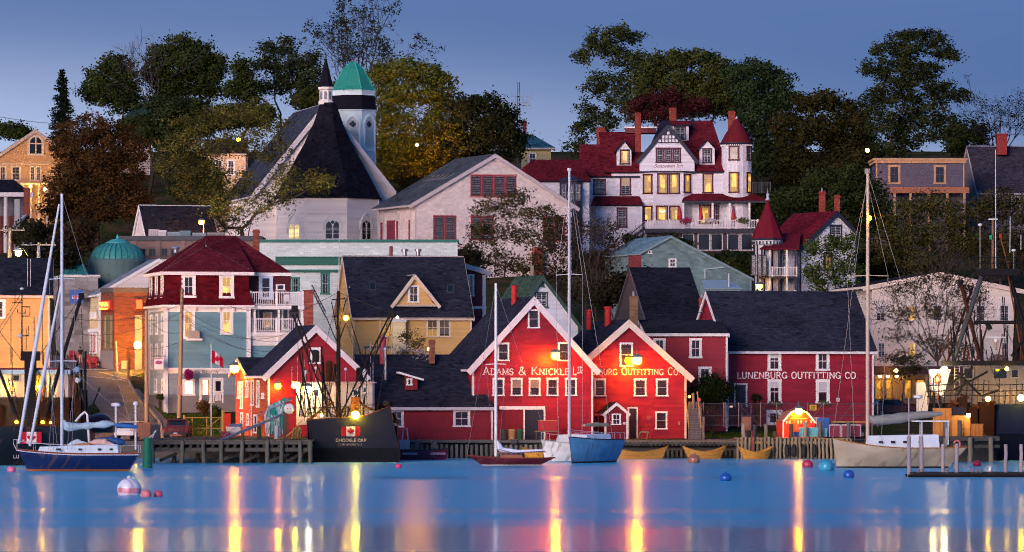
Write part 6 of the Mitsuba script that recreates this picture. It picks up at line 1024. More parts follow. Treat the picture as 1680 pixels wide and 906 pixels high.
dory(1003, 1096, 732, 741.5, 397, 'yellow dory below the porch of the lower red gable, longest of the row'); dory(1120, 1191, 732, 741, 397.5, 'yellow dory below the wooden stairs, between the long dory and the timber pier', 12); dory(1212, 1268, 733, 742, 395.5, 'yellow dory against the pale timber pier, rightmost of the row', 20); dory(858, 896, 734, 741, 392, 'small orange dory showing behind the stern of the dark red sloop', -25, (.62, .28, .03))
# cream catboat
Y = 353; k = F/Y; b = thing('cream_sailboat', 'large cream sailboat with brown rail and grey boom cover at the lower right', 'sailboat'); ps = placer(1366, Y, 0); L = 219/k; gr = hull(L, 3.1, PZ(719, Y), PZ(735, Y), PZ(734, Y), .3, 1.35, .5, .45); boat_hull(b, ps, gr, (.33, .27, .19), (.5, .5, .52), (.30, .13, .03), (.03, .03, .04)); u = lambda px: (px-1366)/k; cabin(b, ps, u(1418), u(1540), .75, 1.0, 1.2, PZ(715, Y), PZ(713, Y), (.50, .58, .68)); 
for px in (1440, 1460, 1480, 1505): part(b, 'port_light', G().obox(ps((u(px), -.97, PZ(727, Y))), (.3, 0, 0), (0, .05, 0), UP*.16, (.02, .02, .03)), 'glass')
mast(b, 1423.5, 281, 722, Y, .14, (.5, .38, .28), ((452, 34),)); g = G(); g.tube([P(1423.5, 285, Y), P(1423.5, 277, Y)], .22, (.3, .24, .2), 8); part(b, 'masthead', g)
pc = [P(1424, 684, Y), P(1436, 690, Y), P(1470, 687, Y), P(1510, 681, Y), P(1546, 679, Y)]; cover(b, pc, [.15, .3, .4, .36, .26, .12], (.19, .20, .20), 'boom_cover', .3)
g = G(); g.slab([ps((u(1496), -.9, PZ(690, Y))), ps((u(1556), -.9, PZ(690, Y))), ps((u(1556), .9, PZ(690, Y))), ps((u(1496), .9, PZ(690, Y)))], .1, (.55, .56, .56)); part(b, 'hardtop', g); 
for px in (1511, 1554):
    for s_ in (-.8, .8): part(b, 'hardtop_post', G().tube([ps((u(px), s_, PZ(730, Y))), ps((u(px), s_, PZ(691, Y)))], .05, (.5, .5, .52), 5))
g = G(); g.lathe([(.05, PZ(655, Y)), (.32, PZ(653, Y)), (.32, PZ(649, Y)), (.0, PZ(647.5, Y))], A3(PX(1507, Y), Y+.5, 0), (.6, .6, .64), 14); g.tube([A3(PX(1507, Y), Y+.5, PZ(690, Y)), A3(PX(1507, Y), Y+.5, PZ(654, Y))], .05, (.5, .5, .5), 6); part(b, 'radar', g); c = P(1570, 729, Y-.8); th = np.linspace(0, 2*np.pi, 17); part(b, 'lifebuoy', G().tube([c+A3(.22*math.cos(a), 0, .26*math.sin(a)) for a in th], .07, (.5, .12, .12), 6), 'paint', True); stays(b, [(P(1423.5, 285, Y), ps((0, 0, 2.1))), (P(1423.5, 285, Y), P(1424, 690, Y)), (P(1390, 453, Y), P(1402, 725, Y-1)), (P(1457, 453, Y), P(1446, 728, Y-1)), (P(1423.5, 300, Y), P(1390, 453, Y)), (P(1423.5, 300, Y), P(1457, 453, Y)), (P(1423.5, 284, Y), P(1545, 679, Y))], .014, (.35, .3, .26)); c = P(1427, 358, Y-.1); lamp('masthead_lamp', 'small orange lamp on the mast of the cream sailboat', 1427, 358, Y-.4, 18, (1, .42, .003), r=.16, w=1, hood=False)
# buoys and can
def buoy(px, row, rpx, col, label, band=None, cap=False, sq=.92):
    Y = EYE*F/(row+rpx*.55-ROW); k = F/Y; r = rpx/k; b = thing('mooring_buoy', label, 'buoy'); c = A3(PX(px, Y), Y, r*.5); m = trimesh.creation.icosphere(subdivisions=3, radius=r); v = m.vertices*A3(1, 1, sq); cc = np.tile(np.asarray(col, float), (len(v), 1)); part(b, 'float', G().add(v+c, m.faces, cc), 'gloss', True)
    if band: g = G(); a = np.linspace(-.35, .12, 5); g.lathe([(r*math.sqrt(1-x*x)*1.006, r*x*sq) for x in a], c, band, 40); part(b, 'band', g, 'gloss', True)
    if cap: part(b, 'ring', G().lathe([(r*.2, r*.86), (r*.16, r*1.1), (.0, r*1.15)], c, A3(*col)*.7, 8))
buoy(212, 802, 20, (.60, .62, .74), 'large white mooring buoy with broad pink band at the lower left', (.62, .25, .33), cap=True); buoy(240, 811, 8.5, (.55, .16, .18), 'small coral buoy touching the large white and pink one'); buoy(259.5, 811, 7.5, (.58, .09, .14), 'small red buoy at the end beside the coral one'); buoy(18.5, 771, 7, (.66, .16, .30), 'pink buoy at the bow of the navy sailboat'); buoy(653.5, 765, 5, (.75, .04, .15), 'bright pink buoy alone right of the dark trawler'); buoy(1190.5, 784, 9.5, (.01, .09, .42), 'blue buoy with small cap below the yellow dories', cap=True); buoy(1392.5, 779, 9, (.01, .08, .36), 'dark blue buoy before the cream sailboat'); buoy(1138.5, 754, 10, (.30, .13, .08), 'brown buoy beside the middle yellow dory'); buoy(1325, 762, 9, (.45, .03, .09), 'dull red buoy below the little red barn'); buoy(1356, 765, 13, (.04, .30, .46), 'turquoise buoy at the bow of the cream sailboat'); buoy(1603, 761, 7, (.6, .02, .06), 'red buoy behind the floating dock')
Y = 353; b = thing('green_can_buoy', 'tall green can buoy with a lifting ring beside the left wharf', 'buoy'); k = F/Y; r = 8/k; c = A3(PX(242, Y), Y, 0); g = G(); g.lathe([(r*1.0, -.5), (r*1.0, PZ(738, Y)), (r*.82, PZ(734, Y)), (r*.82, PZ(720, Y)), (r*.75, PZ(718.5, Y)), (0, PZ(718.5, Y))], c, (.006, .15, .085), 24); part(b, 'float', g, 'paint'); g = G(); g.tube([P(244, 719, Y), P(252, 713, Y), P(256, 706, Y)], .06, (.4, .42, .45), 5); g.tube([P(250, 719, Y), P(252, 713, Y)], .05, (.4, .42, .45), 5); part(b, 'lifting_ring', g)
# gull on the dock
Y = 318.6; b = thing('gull', 'white and grey gull standing on the floating dock', 'gull'); c = P(1624, 773, Y); g = G(); bod = trimesh.creation.icosphere(subdivisions=2, radius=1); v = bod.vertices.copy(); v = v*A3(.16, .26, .15)*(1-.25*np.clip(v[:, 1:2], 0, 1)); v[:, 2] += v[:, 1]*-.35; cc = np.where((v[:, 2:] > .03), A3(.45, .46, .5), A3(.75, .75, .75)); k0 = g.add(v+c, bod.faces, cc); g.ball(c+A3(0, -.24, .22), .085, (.8, .8, .8), 2); g.lathe([(.085, .06), (.07, .14), (.08, .2)], c+A3(0, -.2, 0), (.8, .8, .8), 10); g.tube([c+A3(0, -.31, .21), c+A3(0, -.42, .18)], [.022, .006], (.6, .4, .05), 5); [g.tube([c+A3(s_*.05, 0, -.1), c+A3(s_*.05, -.02, -.28)], .012, (.5, .25, .2), 4) for s_ in (-1, 1)]; whole(b, g, 'matte', True)
DEFAULT[0] = 'dull'
# ---- the fishing vessels ---------------------------------------------------
IRON, RUST, CAB = A3(.012, .011, .013), A3(.09, .03, .015), A3(.55, .47, .42)
def maple(g, c, A, N, s, col): # a maple leaf outline, about s tall
    half = [(0, .5), (.08, .33), (.17, .38), (.13, .12), (.27, .25), (.3, .18), (.44, .2), (.4, .08), (.46, .03), (.2, -.18), (.22, -.27), (.03, -.24), (.03, -.5)]; po = Polygon([(x*s, y*s) for x, y in half]+[(-x*s, y*s) for x, y in half[::-1]]).buffer(0); g.flat(po, c, A, UP, N, .012, col)
def flag(root, O, A, N, w, h, fade=1.0):
    g = G(); red = A3(.42, .012, .03)*fade; wh = A3(.6, .56, .56)*fade; A = np.asarray(A, float)
    for x0, x1, c in ((0, .26, red), (.26, .74, wh), (.74, 1, red)): g.flat(sbox(x0*w, 0, x1*w, h), O, A, UP, N, .01, c)
    maple(g, O+A*w/2+UP*h/2+np.asarray(N)*.01, A, N, h*.85, red); return part(root, 'maple_leaf_flag', g)
def truss(root, a, c, w, col, name, n=12):
    a, c = np.asarray(a, float), np.asarray(c, float); d = unit(c-a); s = unit(np.cross(d, (0, 1, 0)))*w/2; g = G()
    for e in (-1, 1): g.tube([a+s*e, c+s*e*.6], .07, col, 5)
    for i in range(n): f, f2 = i/n, (i+1)/n; e = 1 if i % 2 else -1; g.tube([a+(c-a)*f+s*e*(1-.4*f), a+(c-a)*f2-s*e*(1-.4*f2)], .03, col, 4)
    return part(root, name, g)
def shaft(root, a, c, w0, w1, col, name, n=8): return part(root, name, G().tube([a, (np.asarray(a)+np.asarray(c))/2, c], [w0, (w0+w1)/2, w1], col, n), 'dull', True)
# dark trawler, stern towards us
Y = 380; b = thing('dark_trawler', 'dark blue steel trawler moored stern on with raised booms and white wheelhouse', 'fishing vessel'); HUL = A3(.009, .011, .022)
x0, x1 = PX(503, Y), PX(655, Y); zt = PZ(688, Y); sec = lambda y, f, lift: [((x0+x1)/2-(x1-x0)/2*(1-f), y, zt+lift), ((x0+x1)/2-(x1-x0)/2*(1-f)*.94, y+.15, .3), ((x0+x1)/2-(x1-x0)/2*(1-f)*.88, y+.4, -.6), ((x0+x1)/2+(x1-x0)/2*(1-f)*.88, y+.4, -.6), ((x0+x1)/2+(x1-x0)/2*(1-f)*.99, y+.15, .3), ((x0+x1)/2+(x1-x0)/2*(1-f)*.93, y, zt+lift)]
S = [sec(Y, 0, 0), sec(Y+6, .0, -.05), sec(Y+12, .12, .3), sec(Y+17, .45, 1.1), sec(Y+19.5, .92, 1.6)]; V = np.array(S).reshape(-1, 3); g = G(); g.add(V, [[i*6+j, i*6+j+1, i*6+j+7, i*6+j+6] for i in range(4) for j in range(5)], HUL); part(b, 'hull', g, 'dull')
tr = [(PX(503, Y), PZ(691, Y)), (PX(520, Y), PZ(689, Y)), (PX(600, Y), PZ(683, Y)), (PX(618, Y), PZ(676, Y)), (PX(640, Y), PZ(667, Y)), (PX(645, Y), PZ(690, Y)), (PX(654, Y), PZ(735, Y)), (PX(655.5, Y), -.5), (PX(515, Y), -.5), (PX(510, Y), PZ(735, Y))]; g = G(); g.flat(Polygon(tr), (0, Y, 0), (1, 0, 0), UP, (0, -1, 0), .12, HUL*1.25); part(b, 'transom', g, 'dull'); g = G(); g.flat(Polygon([(PX(510, Y), PZ(735, Y)), (PX(654, Y), PZ(735, Y)), (PX(655.5, Y), -.5), (PX(514, Y), -.5)]), (0, Y-.12, 0), (1, 0, 0), UP, (0, -1, 0), .01, HUL*.5); part(b, 'boot_top', g, 'dull'); part(b, 'deck', G().box(x0+.2, x1-.2, Y, Y+14, zt-.5, zt-.4, (.14, .1, .08)))
g = G(); g.tube([(x, Y-.06, z+.02) for x, z in tr[:6]], .07, RUST, 6); part(b, 'bulwark_rail', g)
line_of_text(b, (PX(551, Y), Y-.135, PZ(725, Y)), (1, 0, 0), UP, (0, -1, 0), 'CHOCKLE CAP', .24, PX(601, Y)-PX(551, Y), (.36, .28, .20), bold=True); line_of_text(b, (PX(555, Y), Y-.135, PZ(731, Y)), (1, 0, 0), UP, (0, -1, 0), 'LUNENBURG N.S.', .14, PX(595, Y)-PX(555, Y), (.28, .22, .17)); flag(b, A3(PX(560, Y), Y-.13, PZ(716, Y)), (1, 0, 0), (0, -1, 0), PX(591, Y)-PX(560, Y), PZ(700, Y)-PZ(716, Y), .55)
Yw = 388; X = lambda p: PX(p, Yw); Zw = lambda r: PZ(r, Yw); fw = Frame(486, Yw, 0); g = G(); g.box(X(486), X(611), Yw, Yw+6, zt-.5, Zw(629), CAB*1.05); part(b, 'wheelhouse', g); g = G(); g.box(X(480), X(615), Yw-.6, Yw+6.4, Zw(629), Zw(626.5), A3(.5, .36, .36)); part(b, 'wheelhouse_roof', g); f0 = fw.front()
for r in ((511, 637, 525, 651), (577, 638, 589, 651), (594, 634, 603, 645)): window(b, f0, *r, cols=1, rows=1, w=.12)
door(b, f0, 547, 645, 558, 683, (.4, .33, .3), trim=CAB)
g = G(); [g.bar((X(x), Yw-.12, Zw(684)), (X(x), Yw-.12, Zw(628)), .05, .05, IRON) for x in (529, 537)]; [g.bar((X(529), Yw-.12, Zw(r)), (X(537), Yw-.12, Zw(r)), .05, .05, IRON) for r in range(632, 684, 5)]; part(b, 'ladder', g)
g = G()
for r in (668, 676): g.tube([P(505, r+2, Y+.5), P(560, r, Y+.5), P(615, r-4, Y+.5)], .035, IRON, 5)
for px in range(505, 616, 10): g.tube([P(px, 690, Y+.5), P(px, 668, Y+.5)], .03, IRON, 4)
part(b, 'stern_rail', g); Ym = 385; M = lambda px, r: P(px, r, Ym)
shaft(b, M(555, 700), M(555.5, 478), .2, .13, IRON, 'mast'); shaft(b, M(556, 480), M(556.5, 367), .035, .02, (.55, .55, .6), 'whip_aerial', 5); truss(b, M(551, 690), M(483, 515), .5, IRON, 'boom'); truss(b, M(560, 690), M(644, 514), .5, IRON, 'boom'); g = G(); g.obox(M(478, 512), (.5, 0, 0), (0, .4, 0), UP*.5, IRON); g.obox(M(640, 520), (.45, 0, 0), (0, .4, 0), UP*.45, IRON); part(b, 'block', g); part(b, 'winch_box', G().box(PX(515, Ym), PX(524, Ym), Ym-.4, Ym+.2, PZ(594, Ym), PZ(576, Ym), IRON)); g = G()
for r, h in ((492, 11), (520, 9)): g.tube([M(555-h, r), M(555+h, r-2)], .05, IRON, 5)
[g.tube([M(a, c), M(d, e)], .04, IRON, 4) for a, c, d, e in ((544, 495, 552, 540), (568, 490, 556, 540), (573, 515, 556, 560), (535, 520, 552, 560), (573, 520, 598, 600))]; part(b, 'yard', g)
for px, r0, c in ((540, 592, RUST*.6), (547, 597, IRON), (590, 603, IRON)): c0 = A3(PX(px, Yw+2), Yw+2, 0); g = G(); g.lathe([(.28, Zw(640)), (.28, PZ(r0+4, Yw+2)), (.2, PZ(r0, Yw+2)), (0, PZ(r0, Yw+2))], c0, c, 10); part(b, 'funnel', g)
for px, r0, r in ((501, 611, .14), (518, 604, .1), (567, 606, .1), (598, 611, .22)): c0 = P(px, r0, Yw+1); g = G(); g.ball(c0, r*1.3, (.62, .62, .66), 2); g.tube([c0, c0-UP*(c0[2]-Zw(629))], .03, (.3, .3, .3), 5); part(b, 'dome_aerial', g)
for px, r0 in ((488, 585), (500, 590), (612, 590), (608, 560), (479, 602)): shaft(b, P(px, 629, Yw+.5), P(px, r0, Yw+.5), .02, .012, (.45, .45, .48), 'whip_aerial', 4)
part(b, 'life_raft', G().ball(P(637, 662, Y+1.5), .36, IRON, 2, (1.1, 1.5, .8))); part(b, 'winch_drum', G().box(PX(575, Y), PX(590, Y), Y+1, Y+2.4, zt-.4, PZ(652, Y), RUST)); g = G(); g.tube([P(583, 652, Y+1.6), P(600, 668, Y+1.6), P(612, 672, Y+1.6)], .1, RUST*.7, 6); part(b, 'winch_boom', g); g = G(); g.tube([P(505, 690, Y+.4), P(528, 672, Y+1), P(548, 660, Y+1)], .09, RUST*.7, 6); part(b, 'winch', g)
g = G()
for _ in range(40): x = 490+125*R.random(); g.tube([P(x, 684, Ym-1), P(x+R.normal(0, 10), 684-R.random()**1.4*120, Ym-1+R.random()*2)], .025+.05*R.random()**2, IRON if R.random() < .75 else RUST, 4)
part(b, 'deck_gear', g, kind='stuff')
stays(b, [(M(555, 480), M(484, 516)), (M(555, 480), M(644, 515)), (M(555, 500), M(612, 628)), (M(484, 516), M(500, 690)), (M(644, 515), M(618, 680)), (M(555, 480), P(520, 626, Yw)), (M(555, 490), P(598, 626, Yw)), (M(483, 517), M(530, 680)), (M(642, 517), M(575, 680))], .02, (.05, .04, .04), 'rigging')
lamp('deck_lamp', 'bright floodlight on the stern rail of the dark trawler', 583, 681, Y-.3, 100, (1, .6, .02), r=.3, w=3, hood=False); lamp('deck_lamp', 'white floodlight hanging under the wheelhouse roof of the dark trawler', 505, 638, Yw-1.2, 60, (1, .7, .3), r=.3, w=3); lamp('deck_lamp', 'yellow lamp at the left corner of the trawler wheelhouse', 482.5, 633, Yw-.6, 70, (1, .55, .02), r=.2, w=2, hood=False); lamp('mast_lamp', 'orange lamp on the right side of the trawler mast', 567.5, 522, Ym-.2, 70, (1, .45, .003), r=.2, w=2, hood=False); lamp('deck_lamp', 'small amber lamp at the left end of the trawler stern rail', 527.5, 681.5, Y+.3, 50, (1, .55, .02), r=.12, w=1, hood=False)
# left fishing boat
Y = 366; b = thing('black_fishing_boat', 'black hulled fishing boat with cream wheelhouse and rigging behind the navy sailboat', 'fishing vessel'); HB = A3(.008, .008, .011); ps = placer(-75, Y, 0); gr = hull((150+75)/(F/Y), 6, PZ(700, Y), PZ(699, Y), PZ(697, Y), .8, .2, .35, .9); boat_hull(b, ps, gr, HB, (.1, .08, .06), RUST*.5); k = F/Y; fw = Frame(-20, Y-1.2, 0); f0 = fw.front(); Yw = Y-1.2; X = lambda p: PX(p, Yw); Zw = lambda r: PZ(r, Yw)
part(b, 'wheelhouse', G().box(X(-20), X(112), Yw, Yw+3, PZ(700, Y), Zw(613), CAB)); g = G(); g.box(X(-26), X(116), Yw-.4, Yw+3.3, Zw(614), Zw(607), (.35, .5, .64)); g.box(X(-26), X(112), Yw-.3, Yw+3.2, Zw(607), Zw(604), (.2, .03, .03)); part(b, 'wheelhouse_roof', g)
for r in ((19, 611+3, 34, 626), (51, 614, 60, 626), (89.5, 610+4, 96, 622)): window(b, f0, *r, cols=1, rows=1, w=.1, trim=CAB*.6)
part(b, 'lower_house', G().box(X(-20), X(108), Yw-.05, Yw, PZ(700, Y), Zw(652), (.03, .025, .025)))
Ym = Y-2.2; M = lambda px, r: P(px, r, Ym); g = G(); g.obox(M(40, 705), (.85, 0, 0), (0, .5, 0), UP*5.2, IRON); g.obox(M(34, 592), (1.4, 0, 0), (0, .6, 0), UP*.7, IRON); part(b, 'gallows', g); shaft(b, M(36, 582), M(36, 480), .06, .04, IRON, 'mast'); g = G(); [g.tube([M(36-h, r), M(36+h2, r)], .035, IRON, 4) for r, h, h2 in ((497, 17, 2), (503.5, 0, 13), (519, 0, 13), (551, 2, 12), (514, 6, 6))]; [g.tube([M(x, a), M(x, c)], .025, IRON, 4) for x, a, c in ((24.5, 497, 452), (49, 503, 519), (29, 514, 507), (42, 514, 507), (43, 575, 538), (47, 552, 535), (18, 598, 520), (56, 610, 520), (70, 600, 515), (20, 690, 570))]; g.ball(M(36, 474), .16, (.6, .6, .62), 2, (1, 1, .6)); g.ball(M(32, 551), .22, (.5, .5, .52), 2, (1, 1, .7)); part(b, 'aerial_rack', g)
shaft(b, M(72, 690), M(134, 484), .16, .12, IRON, 'boom'); shaft(b, M(30, 690), M(-4, 600), .13, .1, IRON, 'boom'); part(b, 'block', G().obox(M(129, 492), (.4, 0, 0), (0, .3, 0), UP*.5, IRON)); g = G(); [g.bar(M(14+i*2.2, 625+i*9), M(20+i*2.2, 623+i*9), .04, .04, IRON) for i in range(8)]; [g.bar(M(a, 620), M(a+18, 698), .05, .05, IRON) for a in (13, 19)]; part(b, 'ladder', g)
g = G(); g.box(PX(117, Y), PX(126, Y), Y-1, Y-.6, PZ(700, Y), PZ(611, Y), RUST*1.5); part(b, 'rust_post', g); g = G(); g.box(PX(137, Y), PX(145, Y), Y-1, Y-.6, PZ(700, Y), PZ(640, Y), IRON); g.tube([P(143, 690, Y-1), P(130, 630, Y-1)], .1, (.2, .18, .18), 6); part(b, 'black_post', g); 
for px, r, c in ((126.5, 606.5, (.2, .35, .5)), (128, 624, (.45, .5, .56)), (79, 575, (.5, .54, .6))): part(b, 'float', G().ball(P(px, r, Y-1.1), .24, c, 2))
g = G(); g.tube([P(-20, 690, Y-1), P(60, 690, Y-1), P(148, 690, Y-1)], .05, IRON, 5)
for px in range(-20, 150, 12): g.tube([P(px, 700, Y-1), P(px+R.random()*2, 660+R.random()*25, Y-1)], .04, IRON, 4)
part(b, 'rail', g); g = G()
for _ in range(56): x = 50+98*R.random(); g.tube([P(x, 700, Y-1.6), P(x+R.normal(0, 8), 700-R.random()**1.5*125, Y-1.6+R.random()*1.5)], .03+.07*R.random()**2, IRON if R.random() < .75 else RUST, 4)
for x0, x1, r0 in ((-15, 8, 664), (70, 86, 660), (92, 104, 668), (106, 117, 652), (127, 136, 655)): g.box(PX(x0, Y), PX(x1, Y), Y-1.7, Y-.7, PZ(701, Y), PZ(r0, Y), RUST*.3)
part(b, 'deck_gear', g, kind='stuff')
stays(b, [(M(36, 480), M(-40, 600)), (M(36, 490), M(0, 545)), (M(0, 545), M(34, 590)), (M(60, 590), M(134, 486)), (M(48, 590), M(120, 690)), (M(110, 560), M(95, 690)), (M(132, 486), M(142, 690)), (M(100, 560), M(128, 690)), (M(80, 600), M(85, 700)), (M(75, 600), M(60, 698))], .022, IRON, 'rigging'); flag(b, A3(PX(35, Y-3.2), Y-3.2, PZ(728.5, Y-3.2)), (1, 0, 0), (0, -1, 0), PX(68, Y)-PX(35, Y), PZ(709, Y)-PZ(728.5, Y)); line_of_text(b, (PX(22, Y-3.1), Y-3.1, PZ(752, Y-3.1)), (1, 0, 0), UP, (0, -1, 0), 'LU', .26, .42, (.5, .5, .52))
for px, r, K, rr, lab in ((65.5, 635, 34, .2, 'bright lamp on the cream wheelhouse of the black fishing boat'), (11.5, 636.5, 26, .15, 'yellow lamp at the left of the wheelhouse of the black fishing boat'), (27, 693, 16, .13, 'deck level lamp low on the black fishing boat below its wheelhouse'), (70, 693, 18, .13, 'deck level lamp of the black fishing boat beside the sailboat mast'), (83, 694, 14, .09, 'small deck level lamp just left of the navy sailboat mast')): lamp('boat_lamp', lab, px, r, Yw-.6 if r < 650 else Y-2.4, K*2, (1, .46, .003), r=rr, w=2, hood=False)
t = thing('covered_skiff', 'maroon canvas cover over a small boat behind the navy sailboat', 'boat'); g = G(); m = trimesh.creation.icosphere(subdivisions=3, radius=1); v = m.vertices*A3(.95, 1.2, .55); v[:, 2] = np.maximum(v[:, 2], -.1); part(t, 'cover', g.add(v+P(164, 692, 370), m.faces, (.12, .012, .03)), 'paint', True); g = G(); [g.tube([P(164+20*math.sin(a), 692-12.5*math.cos(a), 368.8) for a in np.linspace(-1.3, 1.3, 9)], .03, (.5, .45, .5), 5)]; part(t, 'hoop', g); part(t, 'hull', G().box(PX(143, 370), PX(186, 370), 369, 371.4, PZ(710, 370), PZ(692, 370), (.05, .05, .06)))
# right fishing boat
Y = 388; b = thing('gantry_trawler', 'large trawler with black gantry, mast platform and navy hull at the right edge', 'fishing vessel'); M = lambda px, r, d=0: P(px, r, Y+d); g = G(); NAVY = A3(.006, .012, .04); g.flat(Polygon([(PX(1634, Y), -.5), (PX(1640, Y), PZ(664, Y)), (PX(1760, Y), PZ(662, Y)), (PX(1760, Y), -.5)]), (0, Y, 0), (1, 0, 0), UP, (0, 1, 0), 8, NAVY); part(b, 'hull', g, 'dull'); g = G(); g.flat(sbox(PX(1637, Y), -.5, PX(1760, Y), PZ(712, Y)), (0, Y-.02, 0), (1, 0, 0), UP, (0, -1, 0), .02, NAVY*.4); part(b, 'boot_top', g, 'dull')
def leg(a, c, w, col=IRON, d=0): shaft(b, M(*a, d), M(*c, d), w, w*.9, col, 'gantry_leg')
leg((1612, 448), (1562, 600), .2, A3(.05, .055, .06)); leg((1576, 462), (1608, 590), .17, RUST*.5); leg((1596, 470), (1555, 592), .1, d=1.5); leg((1655, 450), (1683, 545), .2, d=.2); leg((1654, 452), (1678, 590), .07, RUST*1.6); leg((1690, 540), (1660, 585), .14); part(b, 'gantry_beam', G().tube([M(1598, 529), M(1760, 529)], .14, IRON, 8)); part(b, 'deck_beam', G().box(PX(1545, Y), PX(1760, Y), Y-.3, Y+.3, PZ(600, Y), PZ(592, Y), IRON)); part(b, 'block', G().tube([M(1575, 470), M(1576, 459)], .22, IRON, 8)); part(b, 'block', G().tube([M(1620, 531), M(1625, 541)], .2, IRON, 8))
g = G(); po = Polygon([(PX(1596, Y), PZ(441.5, Y)), (PX(1676, Y), PZ(441.5, Y)), (PX(1667, Y), PZ(452.5, Y)), (PX(1607, Y), PZ(452.5, Y))]); g.flat(po, (0, Y-1, 0), (1, 0, 0), UP, (0, 1, 0), 2.2, IRON); part(b, 'platform', g); g = G()
for r in (423, 432): g.tube([M(1594, r, -1), M(1677, r, -1)], .03, IRON, 4)
for px in np.linspace(1594, 1677, 17): g.tube([M(px, 442, -1), M(px, 421, -1)], .022, IRON, 4)
part(b, 'platform_rail', g); shaft(b, M(1629, 442), M(1629, 361), .12, .09, A3(.2, .1, .07), 'mast'); shaft(b, M(1633.5, 442), M(1633.5, 246), .05, .03, (.6, .6, .64), 'pole_aerial', 6); leg((1640, 385), (1655, 440), .06, RUST*2); shaft(b, M(1657, 415), M(1657.5, 355), .045, .04, (.4, .4, .42), 'whip_aerial', 5); shaft(b, M(1675, 410), M(1675, 385), .04, .03, (.45, .45, .46), 'whip_aerial', 5); g = G(); g.box(PX(1622, Y), PX(1637, Y), Y-.2, Y+.2, PZ(361, Y), PZ(359, Y), (.6, .6, .62)); part(b, 'radar', g); 
for px, r in ((1608, 369), (1663, 411)): g = G(); g.ball(M(px, r), .17, (.62, .62, .64), 2, (1, 1, .7)); g.tube([M(px, r), M(px, 442)], .04, (.25, .22, .2), 5); part(b, 'dome_aerial', g)
for px, r, c in ((1625, 389, (.01, .3, .12)), (1641, 387, (.4, .02, .02))): part(b, 'side_light', G().box(PX(px-2, Y), PX(px+2, Y), Y-.3, Y, PZ(r+4, Y), PZ(r-3, Y), c))
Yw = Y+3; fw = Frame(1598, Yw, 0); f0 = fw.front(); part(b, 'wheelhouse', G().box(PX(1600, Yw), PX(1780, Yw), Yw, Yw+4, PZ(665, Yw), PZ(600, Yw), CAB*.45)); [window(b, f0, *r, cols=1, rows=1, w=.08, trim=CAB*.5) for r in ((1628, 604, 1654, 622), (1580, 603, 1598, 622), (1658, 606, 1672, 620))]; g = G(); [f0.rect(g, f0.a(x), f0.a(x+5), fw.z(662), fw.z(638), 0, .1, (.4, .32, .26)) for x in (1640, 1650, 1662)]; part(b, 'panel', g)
g = G(); v = [(1527, 606), (1560, 606), (1548, 652), (1529, 640)]; g.flat(Polygon([(PX(a, Y+1), PZ(c, Y+1)) for a, c in v]), (0, Y+1, 0), (1, 0, 0), UP, (0, 1, 0), 2, A3(.62, .56, .50)); part(b, 'funnel_casing', g); g = G(); g.flat(Polygon([(PX(a, Y+1), PZ(c, Y+1)) for a, c in ((1505, 628), (1517, 627), (1524, 655), (1522, 677), (1506, 677))]), (0, Y+1, 0), (1, 0, 0), UP, (0, 1, 0), 1.5, A3(.56, .46, .36)); part(b, 'vent_casing', g); part(b, 'lifebuoy', G().tube([M(1538+4*math.sin(a), 621-7*math.cos(a), .8) for a in np.linspace(0, 6.283, 15)], .09, (.5, .13, .03), 6), 'paint', True); 
for x0, x1, r0 in ((1558, 1572, 662), (1575, 1590, 652), (1592, 1606, 668), (1610, 1634, 660)): g = G(); g.box(PX(x0, Y), PX(x1, Y), Y+1.5, Y+3, PZ(716, Y), PZ(r0, Y), RUST*.4); g.tube([M(x0+1, r0-4, 1.4), M(x1, r0+1, 1.4)], .12, RUST, 6); part(b, 'winch', g)
g = G()
for r in (640, 648, 630): g.tube([M(1520, r+3), M(1575, r), M(1640, r+2), M(1760, r-2)], .035, IRON, 4)
for px in range(1522, 1690, 9): g.tube([M(px, 665), M(px+R.random()*3, 615+R.random()*25)], .035, IRON if R.random() < .7 else RUST, 4)
for a in ((1565, 640, 1620, 610), (1570, 610, 1610, 650), (1610, 650, 1640, 640), (1595, 600, 1570, 650), (1562, 628, 1596, 603)): g.tube([M(a[0], a[1]), M(a[2], a[3])], .09, IRON, 5)
part(b, 'gear', g); g = G(); g.ball(M(1637, 590, 1), .75, (.15, .13, .14), 2, (1, 1, .55)); part(b, 'tarpaulin', g); g = G(); g.bar(M(1617, 553.5), M(1650, 553.5), .1, .08, (.6, .6, .6)); g.tube([M(1634, 556), M(1634, 575)], .1, (.3, .2, .16), 6); g.ball(M(1634, 558), .17, (.6, .6, .62), 2); part(b, 'radar_scanner', g); g = G(); [g.tube([M(x, r0), M(x, 592)], .05, RUST, 5) for x, r0 in ((1613, 552), (1581, 570), (1590, 577), (1556, 540), (1603, 575), (1645, 570))]; part(b, 'stanchion', g)
g = G(); [g.bar(M(1566, 600+i*5, .5), M(1574, 600+i*5, .5), .04, .04, (.4, .35, .3)) for i in range(9)]; [g.bar(M(x, 597, .5), M(x, 645, .5), .05, .05, (.4, .35, .3)) for x in (1566, 1574)]; part(b, 'ladder', g)
g = G()
for _ in range(46): x = 1545+135*R.random(); g.tube([M(x, 598, -.2), M(x+R.normal(0, 9), 598-R.random()**1.5*120, -.2+R.random()*2)], .03+.05*R.random()**2, IRON if R.random() < .75 else RUST, 4)
part(b, 'deck_gear', g, kind='stuff')
stays(b, [(M(1612, 450), M(1530, 600)), (M(1633, 380), M(1570, 600)), (M(1660, 450), M(1700, 400)), (M(1650, 540), M(1690, 620)), (M(1520, 640), M(1500, 720)), (M(1610, 560), M(1640, 640))], .02, IRON, 'rigging')
